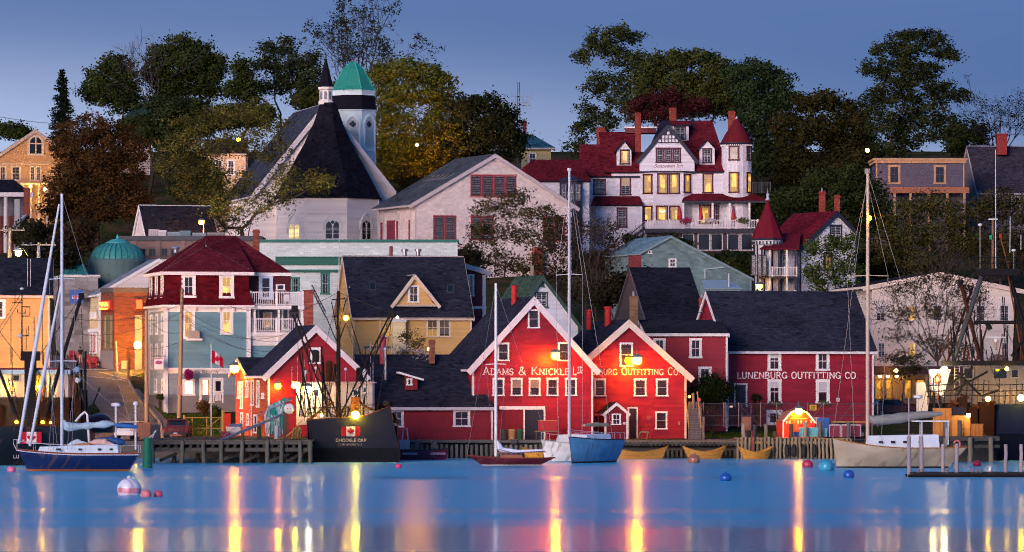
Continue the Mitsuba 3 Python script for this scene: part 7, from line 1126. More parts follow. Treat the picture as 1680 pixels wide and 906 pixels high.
for px, r, K, rr, c, lab in ((1531, 611, 40, .24, (1, .70, .28), 'left of two bright lamps on the white casing of the gantry trawler'), (1549, 607, 44, .26, (1, .72, .3), 'right of two bright lamps on the white casing of the gantry trawler'), (1621, 654.5, 34, .2, (1, .58, .02), 'round yellow lamp on a post of the gantry trawler'), (1675, 653, 52, .25, (1, .6, .02), 'brilliant yellow lamp above the navy hull at the right edge'), (1652, 605.5, 22, .15, (1, .6, .02), 'yellow lamp over the wheelhouse window of the gantry trawler')): lamp('boat_lamp', lab, px, r, Y-.8, K*.6, c, r=rr*1.1, w=3, hood=False)
for px0, px1, r0, r1, Yb, c, lab in ((1533, 1561, 671, 717, 380, (.5, .2, .05), 'tall orange steel box beside the cream sailboat hardtop'), (1560, 1592, 683, 717, 379.5, (.52, .22, .05), 'wide orange steel box right of the tall one'), (1594, 1613, 697, 717, 379, (.4, .15, .04), 'low orange crate at the foot of the lamp post'), (1562, 1584, 670, 684, 380, (.02, .02, .03), 'black box on top behind the orange boxes')):
    t = thing('steel_box', lab, 'box'); g = G(); x0, x1, z0, z1 = PX(px0, Yb), PX(px1, Yb), PZ(r1, Yb) if r1 > 690 else PZ(717, Yb), PZ(r0, Yb); g.box(x0, x1, Yb, Yb+1.4, z0, z1, c); part(t, 'body', g); g = G(); [g.box(x-.03, x+.03, Yb-.04, Yb, z0, z1, A3(*c)*.7) for x in np.linspace(x0+.04, x1-.04, 4)]; g.box(x0-.03, x1+.03, Yb-.05, Yb+1.45, z1, z1+.06, A3(*c)*.8); part(t, 'rib', g)
lamp('box_lamp', 'small boxy lamp above the wide orange box', 1589, 681.5, 378.8, 16, (1, .74, .38), r=.17, w=1, hood=False)

DEFAULT[0] = 'paint'
# ---- street, yard and small things -----------------------------------------
def gz(x, y): return float(ground_z(np.array([x]), np.array([y]))[0])
def drape(rows, lift, col, nx=6):
    """rows: (y, x0, x1); a sheet over the ground"""
    g = G(); V = []
    ys = np.linspace(rows[0][0], rows[-1][0], max(2, int(rows[-1][0]-rows[0][0])+1))
    for y in ys:
        a = np.interp(y, [r[0] for r in rows], [r[1] for r in rows]); c = np.interp(y, [r[0] for r in rows], [r[2] for r in rows]); xs_ = np.linspace(a, c, nx)
        V.append(np.stack([xs_, xs_*0+y, np.maximum(ground_z(xs_, xs_*0+y), ground_z(np.array([(a+c)/2]), np.array([y])))+lift], 1))
    V = np.array(V); n, m, _ = V.shape; g.add(V.reshape(-1, 3), [[i*m+j, i*m+j+1, (i+1)*m+j+1, (i+1)*m+j] for i in range(n-1) for j in range(m-1)], col); return g
def asphalt(p, n, uv):
    a = mikit.fbm(p.x*.5, p.y*.5, 0, octaves=4); b = mikit.fbm(p.x*9, p.y*9, 3, octaves=2); patch = mikit.smoothstep(.55, .6, mikit.noise(p.x*.22, p.y*.16, 7.0))
    return mikit.mix((.085, .075, .08), (.055, .05, .055), patch)*(.65+.5*a+.25*b)
scene['asphalt_mat'] = two({'type': 'principled', 'base_color': mikit.proc(asphalt), 'roughness': .6, 'specular': .3})
def px_of(y, row): return None
road = [(y, PX(a, y), PX(c, y)) for y, a, c in ((403.5, 60, 262), (414, 70, 268), (430, 85, 262), (447, 95, 240), (467, 98, 218), (480, 90, 209), (486, 70, 235), (505, 60, 240))]
setting('road', drape(road, .05, (.06, .06, .06)), 'asphalt_mat', 'asphalt street climbing from the wharf between the shops')
g = G(); pts = [A3(r[2], r[0], gz(r[2], r[0])+.09) for r in road[1:6]]; g.tube([p for a, c in zip(pts, pts[1:]) for p in (a, a*.5+c*.5)]+[pts[-1]], .16, (.34, .27, .2), 6); setting('kerb', g, 'matte', 'pale kerb along the right side of the street')
side = [(y, PX(a, y)+.2, PX(c, y)) for y, a, c in ((405, 262, 330), (414, 268, 300), (430, 262, 276), (447, 240, 251), (467, 218, 227))]
setting('pavement', drape(side, .10, (.24, .19, .17), 3), 'matte', 'pavement beside the kerb in front of the blue house')
g = drape([(490.5, PX(118, 490), PX(205, 490)), (491.1, PX(118, 491), PX(205, 491))], .07, (.62, .58, .52)); 
for (a, ra), (c, rc) in (((162, 487), (208, 478.5)), ((193, 485.5), (231, 481)), ((135, 482.5), (205, 477.5))):
    p, q = A3(PX(a, ra), ra, 0), A3(PX(c, rc), rc, 0); n_ = 12; w = A3(0, .35, 0); V = []
    for t_ in np.linspace(0, 1, n_): x = p*(1-t_)+q*t_; V += [x+UP*(gz(x[0], x[1])+.09), x+w+UP*(gz(x[0], x[1]+.35)+.09)]
    g.add(V, [[2*i, 2*i+2, 2*i+3, 2*i+1] for i in range(n_-1)], (.62, .58, .52))
setting('road_marking', g, 'matte', 'white painted lines across the top of the street')
GRASS = A3(.045, .075, .015)
def turf(name, poly_rows, n, label, h=.1):
    g = G(); ys = np.array([r[0] for r in poly_rows]); y = R.uniform(ys[0], ys[-1], n); x0 = np.interp(y, ys, [r[1] for r in poly_rows]); x1 = np.interp(y, ys, [r[2] for r in poly_rows]); x = x0+(x1-x0)*R.random(n); z = ground_z(x, y)+.01; a = R.uniform(0, np.pi, n); d = np.stack([np.cos(a), np.sin(a), a*0], 1)*.05; p = np.stack([x, y, z], 1); tip = p+np.stack([R.normal(0, .05, n), R.normal(0, .05, n), h*(.6+.8*R.random(n))], 1)
    c = np.repeat((GRASS*(.6+.8*R.random((n, 1))))*np.stack([.8+.5*R.random(n), np.ones(n), np.ones(n)], 1), 3, 0); V = np.stack([p-d, p+d, tip], 1).reshape(-1, 3); g.add(V, np.arange(3*n).reshape(-1, 3), c); t = thing(name, label, 'grass', kind='stuff'); whole(t, g, 'matte')
turf('lawn', [(414, PX(302, 414), PX(370, 414)), (430, PX(278, 430), PX(372, 430)), (437.5, PX(269, 437.5), PX(372, 437.5))], 22000, 'grassy bank in front of the lit shop windows of the blue house')
turf('verge', [(432, PX(275, 432), PX(281, 432)), (440, PX(262, 440), PX(271, 440)), (458, PX(238, 458), PX(246, 458))], 8000, 'narrow strip of grass beside the kerb below the left wall of the blue house')
turf('yard_grass', [(411, PX(1150, 411), PX(1280, 411)), (419, PX(1142, 419), PX(1290, 419))], 16000, 'grass strip behind the chain link fence of the long store')
def soft(name, label, cat, px, py, Y, rpx, rpy, n, col, leaf=.09, bs='leaf', dep=None, kind='stuff', extra=None, spike=0):
    """a shrub: leaves spread through a lumpy volume"""
    t = thing(name, label, cat); c = P(px, py, Y); k = F/Y; r = A3(rpx/k, dep or rpx/k, rpy/k); nc = max(6, n//45); cen = R.standard_normal((nc, 3)); cen /= np.linalg.norm(cen, axis=1, keepdims=True); cen *= (R.random((nc, 1))**.4)*.85; rep = R.integers(0, nc, n); p = cen[rep]*r+R.standard_normal((n, 3))*r.min()*.2+c; p = p[p[:, 2] > gz(c[0], c[1])+.02] if Y > 403 else p; n = len(p)
    tone = (.55+.7*R.random(nc))[rep[:n]]; leafpart(t, 'foliage', leaves(p, leaf, np.asarray(col), tone, spike, None, (p-c)/r)); g = G(); base = A3(c[0], c[1], gz(c[0], c[1])-.1)
    for q in cen[:10]: g.tube([base, base*.4+(c+q*r)*.6+UP*.1, c+q*r], [.04, .025, .01], (.06, .045, .03), 4)
    part(t, 'stem', g, 'matte'); return t
def leaves(p, size, col, tone, spike=0, G_=None, N=None):
    n = len(p); a = R.standard_normal((n, 3)); a[:, 2] *= .6; a /= np.linalg.norm(a, axis=1, keepdims=True)
    if spike: a = a*(1-spike)+UP*spike
    bq = np.cross(a, R.standard_normal((n, 3))); bq /= np.linalg.norm(bq, axis=1, keepdims=True)+1e-9; s = size*(.6+.8*R.random((n, 1))); V = np.stack([p-a*s*.6, p+bq*s*.36, p+a*s*.75, p-bq*s*.36], 1).reshape(-1, 3); i = np.arange(n)[:, None]*4; f = np.vstack([i+[0, 1, 2], i+[0, 2, 3]])
    c = np.clip(col*tone[:, None]*(.85+.3*R.random((n, 1)))*(1+.07*R.standard_normal((n, 3))), .002, .9); g = G_ or G(); N = np.cross(a, bq) if N is None else N+.45*R.standard_normal((n, 3)); N = N/(np.linalg.norm(N, axis=1, keepdims=True)+1e-9); g.nrm = getattr(g, 'nrm', [])+[np.repeat(N, 4, 0)]; return g.add(V, f, np.repeat(c, 4, 0))
def leafpart(root, name, g):
    """foliage whose leaves are shaded by the side of their clump that they grow on"""
    k = new(f'{root}__{name}'); scene[k] = {'type': 'ply', 'filename': meshkit.write_ply(g.mesh(), False, tint(g.col()), normals=np.vstack(g.nrm)), 'face_normals': False, 'bsdf': {'type': 'ref', 'id': 'leaf'}}; return k
soft('shrub', 'low yellow lit shrub at the corner of the blue house beside the pole', 'shrub', 263, 652, 438.5, 8, 6, 900, (.06, .07, .015)); soft('shrub', 'rusty tall shrub on the bank left of the flagpole', 'shrub', 335, 668, 428, 14, 14, 2600, (.11, .06, .015)); soft('shrub', 'green spiky shrub on the bank right of the flagpole', 'shrub', 355, 678, 427, 12, 11, 2000, (.045, .07, .02), .14, spike=.6); soft('shrub', 'dark green shrub beside the street behind the sailboat', 'shrub', 155, 672, 399+6, 12, 8, 1600, (.02, .04, .015)); soft('shrub', 'leafy shrub at the top of the wooden steps of the long store', 'shrub', 1241, 653, 423, 9, 8, 900, (.03, .05, .02))
soft('hedge', 'dark rounded bush between the lit red gable and the wooden steps', 'bush', 1168, 640, 417, 40, 27, 9000, (.018, .032, .010), .13, dep=2.2); soft('hedge', 'clipped dark hedge below the stair of the white inn', 'hedge', 1035, 392, 594, 16, 9, 2500, (.02, .035, .014), .14); soft('hedge', 'dark hedge under the sunroom of the white inn', 'hedge', 1200, 424, 572, 34, 14, 4500, (.022, .035, .014), .16)
# poles and wires
def pole(name, label, px0, px1, r0, r1, Y, w, col=(.30, .22, .16), arms=(), cat='pole'):
    t = thing(name, label, cat); g = G(); a, c = P(px1, r1, Y), P(px0, r0, Y); zs = np.linspace(0, 1, 6); g.tube([a*(1-q)+c*q for q in zs], [w*(1.1-.35*q) for q in zs], col, 8); part(t, 'pole', g, 'matte', True)
    for r, h in arms:
        f = (r1-r)/(r1-r0); m = a*(1-f)+c*f; g = G(); g.bar(m-A3(h, .12, 0), m+A3(h, -.12, 0), .12, .14, A3(*col)*.9); part(t, 'crossarm', g, 'matte'); g = G(); [g.lathe([(.05, .07), (.07, .16), (.04, .24), (0, .25)], m+A3(h*q, -.02, 0), (.25, .3, .3), 7) for q in (-.9, -.45, .45, .9)]; part(t, 'insulator', g)
    return t
tA = pole('utility_pole', 'tall wooden utility pole in front of the left windows of the blue house', 299, 294, 474, 686, 433, .2); g = G(); c = P(298.5, 520, 432.6); [g.lathe([(.05, -.1), (.08, 0), (.05, .1)], c+UP*(i*.42), (.12, .1, .1), 7) for i in range(9)]; part(tA, 'insulator', g); g = G(); c = P(295, 640, 432.6); g.box(c[0]-.25, c[0]+.25, c[1]-.1, c[1]+.1, c[2]-.45, c[2]+.45, (.36, .2, .16)); part(tA, 'meter_box', g)
pole('utility_pole', 'wooden pole left of the blue house at the kerb', 240, 240.5, 509, 694, 430, .19); pole('utility_pole', 'pole with crossarm and street lamp behind the orange house', 16.5, 15.5, 374, 440, 452, .2, (.34, .28, .26), ((378, 1.4),)); pole('utility_pole', 'second pole with long crossarm right of the street lamp', 63.5, 63.5, 398, 440, 455, .2, (.36, .34, .36), ((402, 1.6),)); pole('sign_post', 'short wooden post with a finial at the top of the street', 211, 210.5, 577, 626, 477, .12, (.3, .14, .05)); pole('marker_post', 'white leaning post against the brick corner shop', 190.5, 193, 560, 612, 487, .09, (.62, .52, .38)); pole('flag_mast', 'slim white mast before the pale blue hall', 556.5, 556.5, 371, 478, 470, .035, (.6, .6, .63))
lamp('street_lamp', 'glowing yellow street lamp on an arm behind the orange house', 30, 415.5, 449, 140, (1, .60, .02), r=.3, w=3, arm=A3(PX(45, 449)-PX(30, 449), .5, -.25), hcol=(.4, .4, .42)); lamp('street_lamp', 'orange street lamp above the roof of the dark house left of the tree', 330.5, 365, 546, 120, (1, .30, .003), r=.3, w=3, hood=True); pole('lamp_post', 'pale lamp post under the orange street lamp above the brown block', 334, 334, 362, 386, 547, .09, (.4, .34, .3)); lamp('street_lamp', 'orange street lamp glowing among the leaves right of the church tower', 684, 238, 607, 2300, (1, .34, .004), r=.16, w=5, hood=False); lamp('street_lamp', 'small orange street lamp among the dark trees above the purple house', 1423, 247, 588, 100, (1, .30, .003), r=.26, w=2, hood=False)
t = thing('overhead_wires', 'dark overhead wires sagging from the tall pole across the blue house', 'wire'); 
def wire(a, c, sag, w=.018): a, c = np.asarray(a), np.asarray(c); tt = np.linspace(0, 1, 13); part(t, 'wire', G().tube([a*(1-q)+c*q-UP*sag*4*q*(1-q) for q in tt], w, (.03, .03, .04), 4))
for r0, px1, r1, s_ in ((476, 470, 515, .5), (505, 480, 560, 1.0), (515, 470, 548, 1.2), (518, 520, 590, 1.3), (522, 460, 575, 1.0)): wire(P(298, r0, 432.8), P(px1, r1, 436), s_)
for r0, px1, r1, s_ in ((476, 120, 470, .8), (500, 100, 520, .8), (545, 235, 515, .7), (512, 80, 540, 1.2), (560, 160, 555, .9), (525, 163, 500, .6)): wire(P(298, r0, 432.8), P(px1, r1, 440), s_)
wire(P(16, 378, 452), P(63, 402, 455), .5); wire(P(63, 402, 455), P(180, 450, 470), 1.2); wire(P(0, 192, 640), P(200, 200, 650), .6, .03); wire(P(888, 452, 437), P(990, 540, 412), .3); wire(P(1040, 515, 425), P(1160, 512, 425), .15)
# flagpole
t = thing('flagpole', 'white flagpole on the left wharf with a limp maple leaf flag', 'flagpole'); Y = 402; part(t, 'pole', G().tube([P(346.5, 722, Y), P(346.5, 567, Y)], [.06, .04], (.66, .62, .62), 7), 'paint', True); part(t, 'finial', G().ball(P(346.5, 566, Y), .09, (.6, .5, .3), 1)); O = P(347.5, 596, Y); w, h = .95, 1.05; g = G()
for i in range(14):
    a, c = i/14, (i+1)/14; f = lambda q: O+A3(w*q, .1*math.sin(q*9), -.45*q*q); col = A3(.42, .012, .04) if a < .27 or a > .7 else A3(.6, .5, .5); g.quad(f(a), f(c), f(c)+UP*h*(1-.25*c), f(a)+UP*h*(1-.25*a), col)
maple(g, f(.48)+A3(0, -.06, h*.42), A3(1, 0, 0), A3(0, -1, 0), .62, (.42, .012, .04)); part(t, 'flag', g, 'matte')
# pick-up truck, from behind
t = thing('pickup_truck', 'dark red pickup truck seen from behind on the left wharf', 'truck'); Y = 396; o = A3(PX(288, Y), Y, 1.62); RC = A3(.10, .006, .014); S_ = lambda x, y, z: o+A3(x, y, z)
def prism(g, prof, x0, x1, col, tap=1.0): # prof: (y, z) outline, side to side
    n = len(prof); V = [S_(x0, y, z) for y, z in prof]+[S_(x1, y, z) for y, z in prof]; f = [[0, i, i+1] for i in range(1, n-1)]+[[n, n+i+1, n+i] for i in range(1, n-1)]+[x for i in range(n) for x in ([i, n+i, n+(i+1) % n], [i, n+(i+1) % n, (i+1) % n])]; g.add(V, f, col)
g = G(); prism(g, [(0, .42), (0, 1.0), (1.9, 1.02), (4.9, .98), (5.0, .5), (5.0, .4)], -.97, .97, RC); part(t, 'body', g, 'gloss'); g = G(); V = [S_(*p) for p in ((-.92, 1.9, 1.0), (.92, 1.9, 1.0), (.95, 3.9, 1.0), (-.95, 3.9, 1.0), (-.72, 2.1, 1.62), (.72, 2.1, 1.62), (.72, 3.1, 1.62), (-.72, 3.1, 1.62))]; g.add(V, [[0, 1, 5, 4], [1, 2, 6, 5], [2, 3, 7, 6], [3, 0, 4, 7], [4, 5, 6, 7]], RC); part(t, 'cab', g, 'gloss'); part(t, 'rear_window', G().quad(S_(-.72, 1.925, 1.1), S_(.72, 1.925, 1.1), S_(.6, 2.06, 1.5), S_(-.6, 2.06, 1.5), (.03,)*3), 'glass'); g = G(); g.obox(S_(-.8, -.02, .52), (1.6, 0, 0), (0, .05, 0), UP*.42, RC*.85); part(t, 'tailgate', g, 'gloss'); g = G(); g.obox(S_(-.95, -.1, .36), (1.9, 0, 0), (0, .14, 0), UP*.16, (.03, .03, .03)); part(t, 'bumper', g); line_of_text(t, S_(-.58, -.03, .68), (1, 0, 0), UP, (0, -1, 0), 'CHEVROLET', .1, 1.16, (.2, .1, .09)); part(t, 'number_plate', G().obox(S_(-.16, -.13, .40), (.32, 0, 0), (0, .02, 0), UP*.12, (.5, .5, .5)))
for s_ in (-1, 1):
    part(t, 'tail_light', G().obox(S_(s_*.9-.07, -.03, .6), (.14, 0, 0), (0, .05, 0), UP*.3, (.3, .01, .01)), 'gloss'); part(t, 'mirror', G().obox(S_(s_*1.02-.09, 3.5, 1.05), (.18, 0, 0), (0, .1, 0), UP*.2, (.05, .08, .12)), 'gloss')
    for y in (1.0, 4.1): k_ = part(t, 'wheel', G().tube([S_(s_*.9-.12, y, .36), S_(s_*.9+.12, y, .36)], .36, (.015, .015, .016), 18)); part(k_, 'hub', G().tube([S_(s_*.9+s_*.1, y, .36), S_(s_*.9+s_*.135, y, .36)], .17, (.4, .4, .42), 12), 'metal')
g = G(); g.obox(S_(-.85, 1.75, 1.55), (1.7, 0, 0), (0, .08, 0), UP*.08, RC); [g.obox(S_(x, 1.75, 1.0), (.07, 0, 0), (0, .08, 0), UP*.6, RC) for x in (-.86, .8)]; part(t, 'ladder_rack', g)
def car(label, px, Y, deg, col, L=4.4, w=1.75, lights=False):
    t = thing('parked_car', label, 'car'); x = PX(px, Y); o = A3(x, Y, gz(x, Y)+.05); a = math.radians(deg); U, V_ = A3(math.cos(a), math.sin(a), 0), A3(-math.sin(a), math.cos(a), 0); Q = lambda u_, v_, z: o+U*u_+V_*v_+UP*z; h = L/2
    pr = [(-h, .35), (-h-.02, .7), (-h+.15, .92), (-h*.2, .98), (h*.45, .95), (h*.95, .8), (h, .55), (h, .35)]; n = len(pr); V = [Q(u_, s_*w/2, z) for s_ in (-1, 1) for u_, z in pr]; g = G(); g.add(V, [[0, i, i+1] for i in range(1, n-1)]+[[n, n+i+1, n+i] for i in range(1, n-1)]+[y for i in range(n) for y in ([i, n+i, n+(i+1) % n], [i, n+(i+1) % n, (i+1) % n])], col); part(t, 'body', g, 'gloss')
    cb = [(-h*.92, .92), (-h*.66, 1.42), (h*.12, 1.45), (h*.5, .95)]; V = [Q(u_, s_*w/2*(.97 if z < 1 else .8), z) for s_ in (-1, 1) for u_, z in cb]; g = G().add(V, [[0, 1, 2], [0, 2, 3], [4, 6, 5], [4, 7, 6], [0, 4, 5], [0, 5, 1], [2, 6, 7], [2, 7, 3]], (.02, .02, .025)); part(t, 'glass', g, 'glass'); part(t, 'roof', G().slab([Q(-h*.66, -w*.4, 1.45), Q(h*.12, -w*.4, 1.48), Q(h*.12, w*.4, 1.48), Q(-h*.66, w*.4, 1.45)], .05, col), 'gloss')
    g = G(); [g.tube([Q(cb[i][0], s_*w/2*(.975 if cb[i][1] < 1 else .81), cb[i][1]), Q(cb[j][0], s_*w/2*(.975 if cb[j][1] < 1 else .81), cb[j][1])], .04, col, 5) for s_ in (-1, 1) for i, j in ((0, 1), (2, 3))]; part(t, 'pillar', g, 'gloss')
    for u_ in (-h*.62, h*.62):
        for s_ in (-1, 1): k_ = part(t, 'wheel', G().tube([Q(u_, s_*w*.5-.1, .32), Q(u_, s_*w*.5+.1, .32)], .32, (.015,)*3, 16)); part(k_, 'hub', G().tube([Q(u_, s_*w*.5+s_*.09, .32), Q(u_, s_*w*.5+s_*.12, .32)], .17, (.4, .4, .42), 10), 'metal')
    for s_ in (-1, 1): part(t, 'tail_light', G().ball(Q(-h-.01, s_*w*.38, .75), .1, (.4, .01, .01), 1, (.5, 1.4, .8)), 'gloss'); part(t, 'headlight', G().ball(Q(h-.03, s_*w*.36, .66), .1, (.5, .5, .5), 1, (.5, 1.4, .8)), 'gloss')
car('dark car parked behind the fence before the long red store', 1388, 414, 12, (.012, .016, .035), 3.7); car('white car parked beyond the left wharf near the utility pole', 221, 407, 70, (.6, .58, .6)); car('dark red car parked under the shop fascia of the cream building', 1468, 436, 8, (.07, .012, .02))
# people and chairs at the cafe
def human(label, px, row, Y, face, shirt, legs, hair=(.03, .02, .015), sit=False, H=1.7):
    """one continuous figure: hulls of joint spheres joined, then smoothed"""
    import manifold3d as mf
    t = thing('person', label, 'person'); o = A3(PX(px, Y), Y, gz(PX(px, Y), Y)+.06); a = math.radians(face); U, V_ = A3(math.cos(a), math.sin(a), 0), A3(-math.sin(a), math.cos(a), 0) # U = to its right, V_ = forward
    hip = .47 if sit else .88; J = {'pel': (0, 0, hip, .14), 'ch': (0, -.02 if sit else .01, hip+.42, .155), 'nk': (0, 0, hip+.58, .06), 'hd': (0, .02, hip+.72, .105)}; B = [('pel', 'ch'), ('ch', 'nk'), ('nk', 'hd')]
    for s_, n in ((-1, 'l'), (1, 'r')):
        J.update({n+'sh': (s_*.19, 0, hip+.5, .065), n+'el': (s_*.26, .06 if not sit else .14, hip+.22, .048), n+'wr': (s_*.24, .16 if not sit else .36, hip+.03+(.12 if sit else 0), .035), n+'hn': (s_*.23, .20 if not sit else .43, hip-.05+(.12 if sit else 0), .038), n+'hp': (s_*.1, 0, hip-.02, .1), n+'kn': (s_*.12, (.42 if sit else .02+.05*s_), (.48 if sit else .47), .062), n+'an': (s_*.12, (.46 if sit else -.02+.12*s_), .08, .045), n+'to': (s_*.13, (.62 if sit else .16+.12*s_), .04, .035)})
        B += [('ch', n+'sh'), (n+'sh', n+'el'), (n+'el', n+'wr'), (n+'wr', n+'hn'), ('pel', n+'hp'), (n+'hp', n+'kn'), (n+'kn', n+'an'), (n+'an', n+'to')]
    sp = lambda j: mf.Manifold.sphere(J[j][3], 14).translate(J[j][:3]); M_ = mf.Manifold()
    for p, q in B: M_ = M_+mf.Manifold.batch_hull([sp(p), sp(q)])
    M_ = M_+mf.Manifold.sphere(.022, 10).translate((0, .125, hip+.71)); m = M_.refine_to_length(.05).to_mesh(); tm = trimesh.Trimesh(m.vert_properties[:, :3], m.tri_verts); trimesh.smoothing.filter_taubin(tm, iterations=4); v = tm.vertices; k = H/1.7 if not sit else 1
    skin = A3(.42, .26, .19); col = np.tile(np.asarray(shirt, float), (len(v), 1)); col[v[:, 2] < hip+.02] = legs; col[(v[:, 2] > hip+.57)] = skin; col[(np.abs(v[:, 0]) > .2) & (v[:, 2] < hip+.24) & (v[:, 2] > hip-.15)] = skin; col[v[:, 2] < .09] = (.05, .04, .04); tw = lambda q: o+(U*q[0]+V_*q[1]+UP*q[2])*k; part(t, 'body', G().add([tw(q) for q in v], tm.faces, col), 'matte', True); g = G(); hm = trimesh.creation.icosphere(subdivisions=2, radius=.118); hv = hm.vertices*A3(1, 1.08, 1); keep = (hv[:, 2] > .01) | (hv[:, 1] < -.03); fk = hm.faces[keep[hm.faces].all(1)]; part(t, 'hair', g.add([tw(q+A3(0, .005, hip+.74)) for q in hv], fk, hair), 'matte', True)
    g = G(); [g.ball(tw((s_*.04, .118, hip+.745)), .014, (.02, .02, .02), 1) for s_ in (-1, 1)]; g.tube([tw((-.025, .112, hip+.672)), tw((.025, .112, hip+.672))], .008, (.25, .08, .07), 4); part(t, 'face', g); return t
human('person in a dark shirt and pale shorts standing at the top of the street', 132, 590, 499, 20, (.05, .02, .03), (.45, .36, .28)); human('person in a green shirt sitting outside the cream shop', 149, 590, 495, 160, (.02, .12, .08), (.05, .05, .07), sit=True); human('person in a red shirt sitting outside the cream shop', 155.5, 590, 494.5, 200, (.35, .03, .04), (.06, .05, .06), (.10, .06, .03), sit=True)
def deck_chair(label, px, Y, deg, col=(.30, .02, .035)):
    t = thing('red_garden_chair', label, 'chair', 'red chairs outside the shops'); o = A3(PX(px, Y), Y, gz(PX(px, Y), Y)+.06); a = math.radians(deg); U, V_ = A3(math.cos(a), math.sin(a), 0), A3(-math.sin(a), math.cos(a), 0); g = G(); [g.obox(o+U*(-.28+i*.12)+V_*-.25+UP*(.42), U*.1, V_*.55+UP*.06, UP*.03, col) for i in range(5)]; part(t, 'seat', g); g = G(); [g.obox(o+U*(-.3+i*.125)+V_*-.27+UP*.4, U*.1, V_*-.03, V_*-.28+UP*(.62+.06*(2-abs(i-2))), col) for i in range(5)]; part(t, 'backrest', g)
    for s_ in (-1, 1): g = G(); g.obox(o+U*(s_*.36-.06)+V_*-.3+UP*.6, U*.12, V_*.72, UP*.03, col); part(t, 'armrest', g); [part(t, 'leg', G().obox(o+U*(s_*.34-.03)+V_*y, U*.06, V_*.08, UP*.6, col)) for y in (-.26, .3)]
for i, (px, Y, d) in enumerate(((113, 501, 150), (120, 501.5, 200), (127, 500, 170), (143, 497, 160), (147, 493.5, 190), (153, 493, 175), (159, 494, 200))): deck_chair(['leftmost red garden chair before the grey stone building', 'second red garden chair from the left before the stone building', 'red garden chair just left of the standing person', 'red garden chair just right of the standing person', 'red garden chair in front of the person in green', 'red garden chair in front of the person in red', 'rightmost red garden chair at the brick corner'][i], px, Y, d)
# yard, fence and stair
t = thing('wooden_stair', 'grey wooden stair climbing beside the lit red gable', 'stairs'); Y0, Y1 = 407.5, 414; 
for i in range(15): f = i/14; y = Y0+(Y1-Y0)*f; z = 1.5+2.9*f; x = PX(1130, y); part(t, 'tread', G().box(x, x+1.0, y-.2, y+.25, z-.03, z+.02, (.20, .18, .18)), 'matte'); part(t, 'riser', G().box(x, x+1.0, y+.25, y+.28, z-.0, z+.2, (.12, .11, .12)), 'matte')
for px, nm in ((1130, 'rail'), (1150, 'rail')): part(t, nm, G().bar((PX(px, Y0), Y0, 2.5), (PX(px-6, Y1), Y1, 5.4), .09, .11, (.45, .30, .12)).bar((PX(px, Y0), Y0, 1.45), (PX(px, Y1), Y1, 4.35), .08, .28, (.2, .18, .17)), 'matte')
for px, r0 in ((1154, 684), (1137, 645)): pile(t, px, r0, 407 if px > 1140 else 413, .13, 1.3, (.2, .16, .13), 'newel_post')
lamp('stair_lamp', 'small yellow lamp at the head of the grey wooden stair', 1131, 651, 413.2, 10, (1, .6, .02), r=.12, w=1, hood=False)
t = thing('chain_link_fence', 'chain link fence with steel posts in front of the long red store', 'fence'); Y = 413; zt, zb = PZ(662.5, Y), PZ(698, Y)
for px in (1143, 1154, 1187, 1190, 1212, 1248, 1274, 1325, 1351, 1400, 1440): part(t, 'post', G().tube([P(px, 701, Y), P(px, 660, Y)], .055, (.26, .2, .2), 6), 'metal')
for r in (662.5, 682.5, 698): part(t, 'rail', G().tube([P(1143, r, Y), P(1446, r, Y)], .035, (.26, .2, .2), 5), 'metal')
for a, c in (((1212, 664), (1246, 697)), ((1248, 664), (1272, 697)), ((1274, 664), (1290, 690)), ((1325, 697), (1349, 664)), ((1372, 697), (1399, 664))): part(t, 'brace', G().tube([P(*a, Y), P(*c, Y)], .03, (.26, .2, .2), 5), 'metal')
g = G(); x0, x1 = PX(1143, Y), PX(1446, Y); hh = zt-zb
for i in np.arange(x0-hh, x1, .2):
    for s_ in (1, -1):
        a, c = (i, zb), (i+hh, zt); 
        if s_ < 0: a, c = (i, zt), (i+hh, zb)
        f0, f1 = max(0, (x0-i)/hh), min(1, (x1-i)/hh)
        if f1 > f0: q = lambda f: A3(a[0]+(c[0]-a[0])*f, Y, a[1]+(c[1]-a[1])*f); g.tube([q(f0), q(f1)], .008, (.25, .22, .22), 3)
part(t, 'wire_mesh', g, 'metal', kind='stuff')
t = thing('warning_sign', 'yellow warning sign on the chain link fence', 'sign'); part(t, 'board', G().box(PX(1328, Y), PX(1339.5, Y), Y-.12, Y-.08, PZ(673.5, Y), PZ(664.5, Y), (.5, .36, .02))); g = G(); [g.box(PX(1330, Y), PX(1337.5, Y), Y-.13, Y-.12, PZ(r+1, Y), PZ(r, Y), (.05, .04, .01)) for r in (666.5, 669, 671)]; part(t, 'printed_line', g)
t = thing('small_sign', 'small white square sign on the wall of the long red store', 'sign'); part(t, 'board', G().box(PX(1372, 426), PX(1377.5, 426), 426.0, 426.05, PZ(659, 426), PZ(653, 426), (.6, .55, .58))); part(t, 'mark', G().box(PX(1373.5, 426), PX(1376, 426), 425.99, 426, PZ(657.5, 426), PZ(654.5, 426), (.2, .1, .12)))
t = thing('fence_sign', 'tiny pale notice on the fence gate', 'sign'); whole(t, G().box(PX(1197, Y), PX(1202, Y), Y-.09, Y-.06, PZ(669, Y), PZ(666, Y), (.6, .5, .5))); t = thing('stop_sign', 'small round red sign on a thin post left of the fence', 'sign'); part(t, 'disc', G().tube([P(1146.5, 656, 411), P(1146.5, 656, 411)+A3(0, .03, 0)], .16, (.5, .1, .08), 14)); part(t, 'post', G().tube([P(1146.5, 658, 411.05), P(1146.5, 700, 411.05)], .02, (.3, .25, .25), 5))
setting('yard_pavement', drape([(403.2, PX(1150, 403.2), PX(1400, 403.2)), (410.8, PX(1150, 410.8), PX(1500, 410.8))], .03, (.20, .15, .15)), 'matte', 'pinkish paved strip along the timber pier')
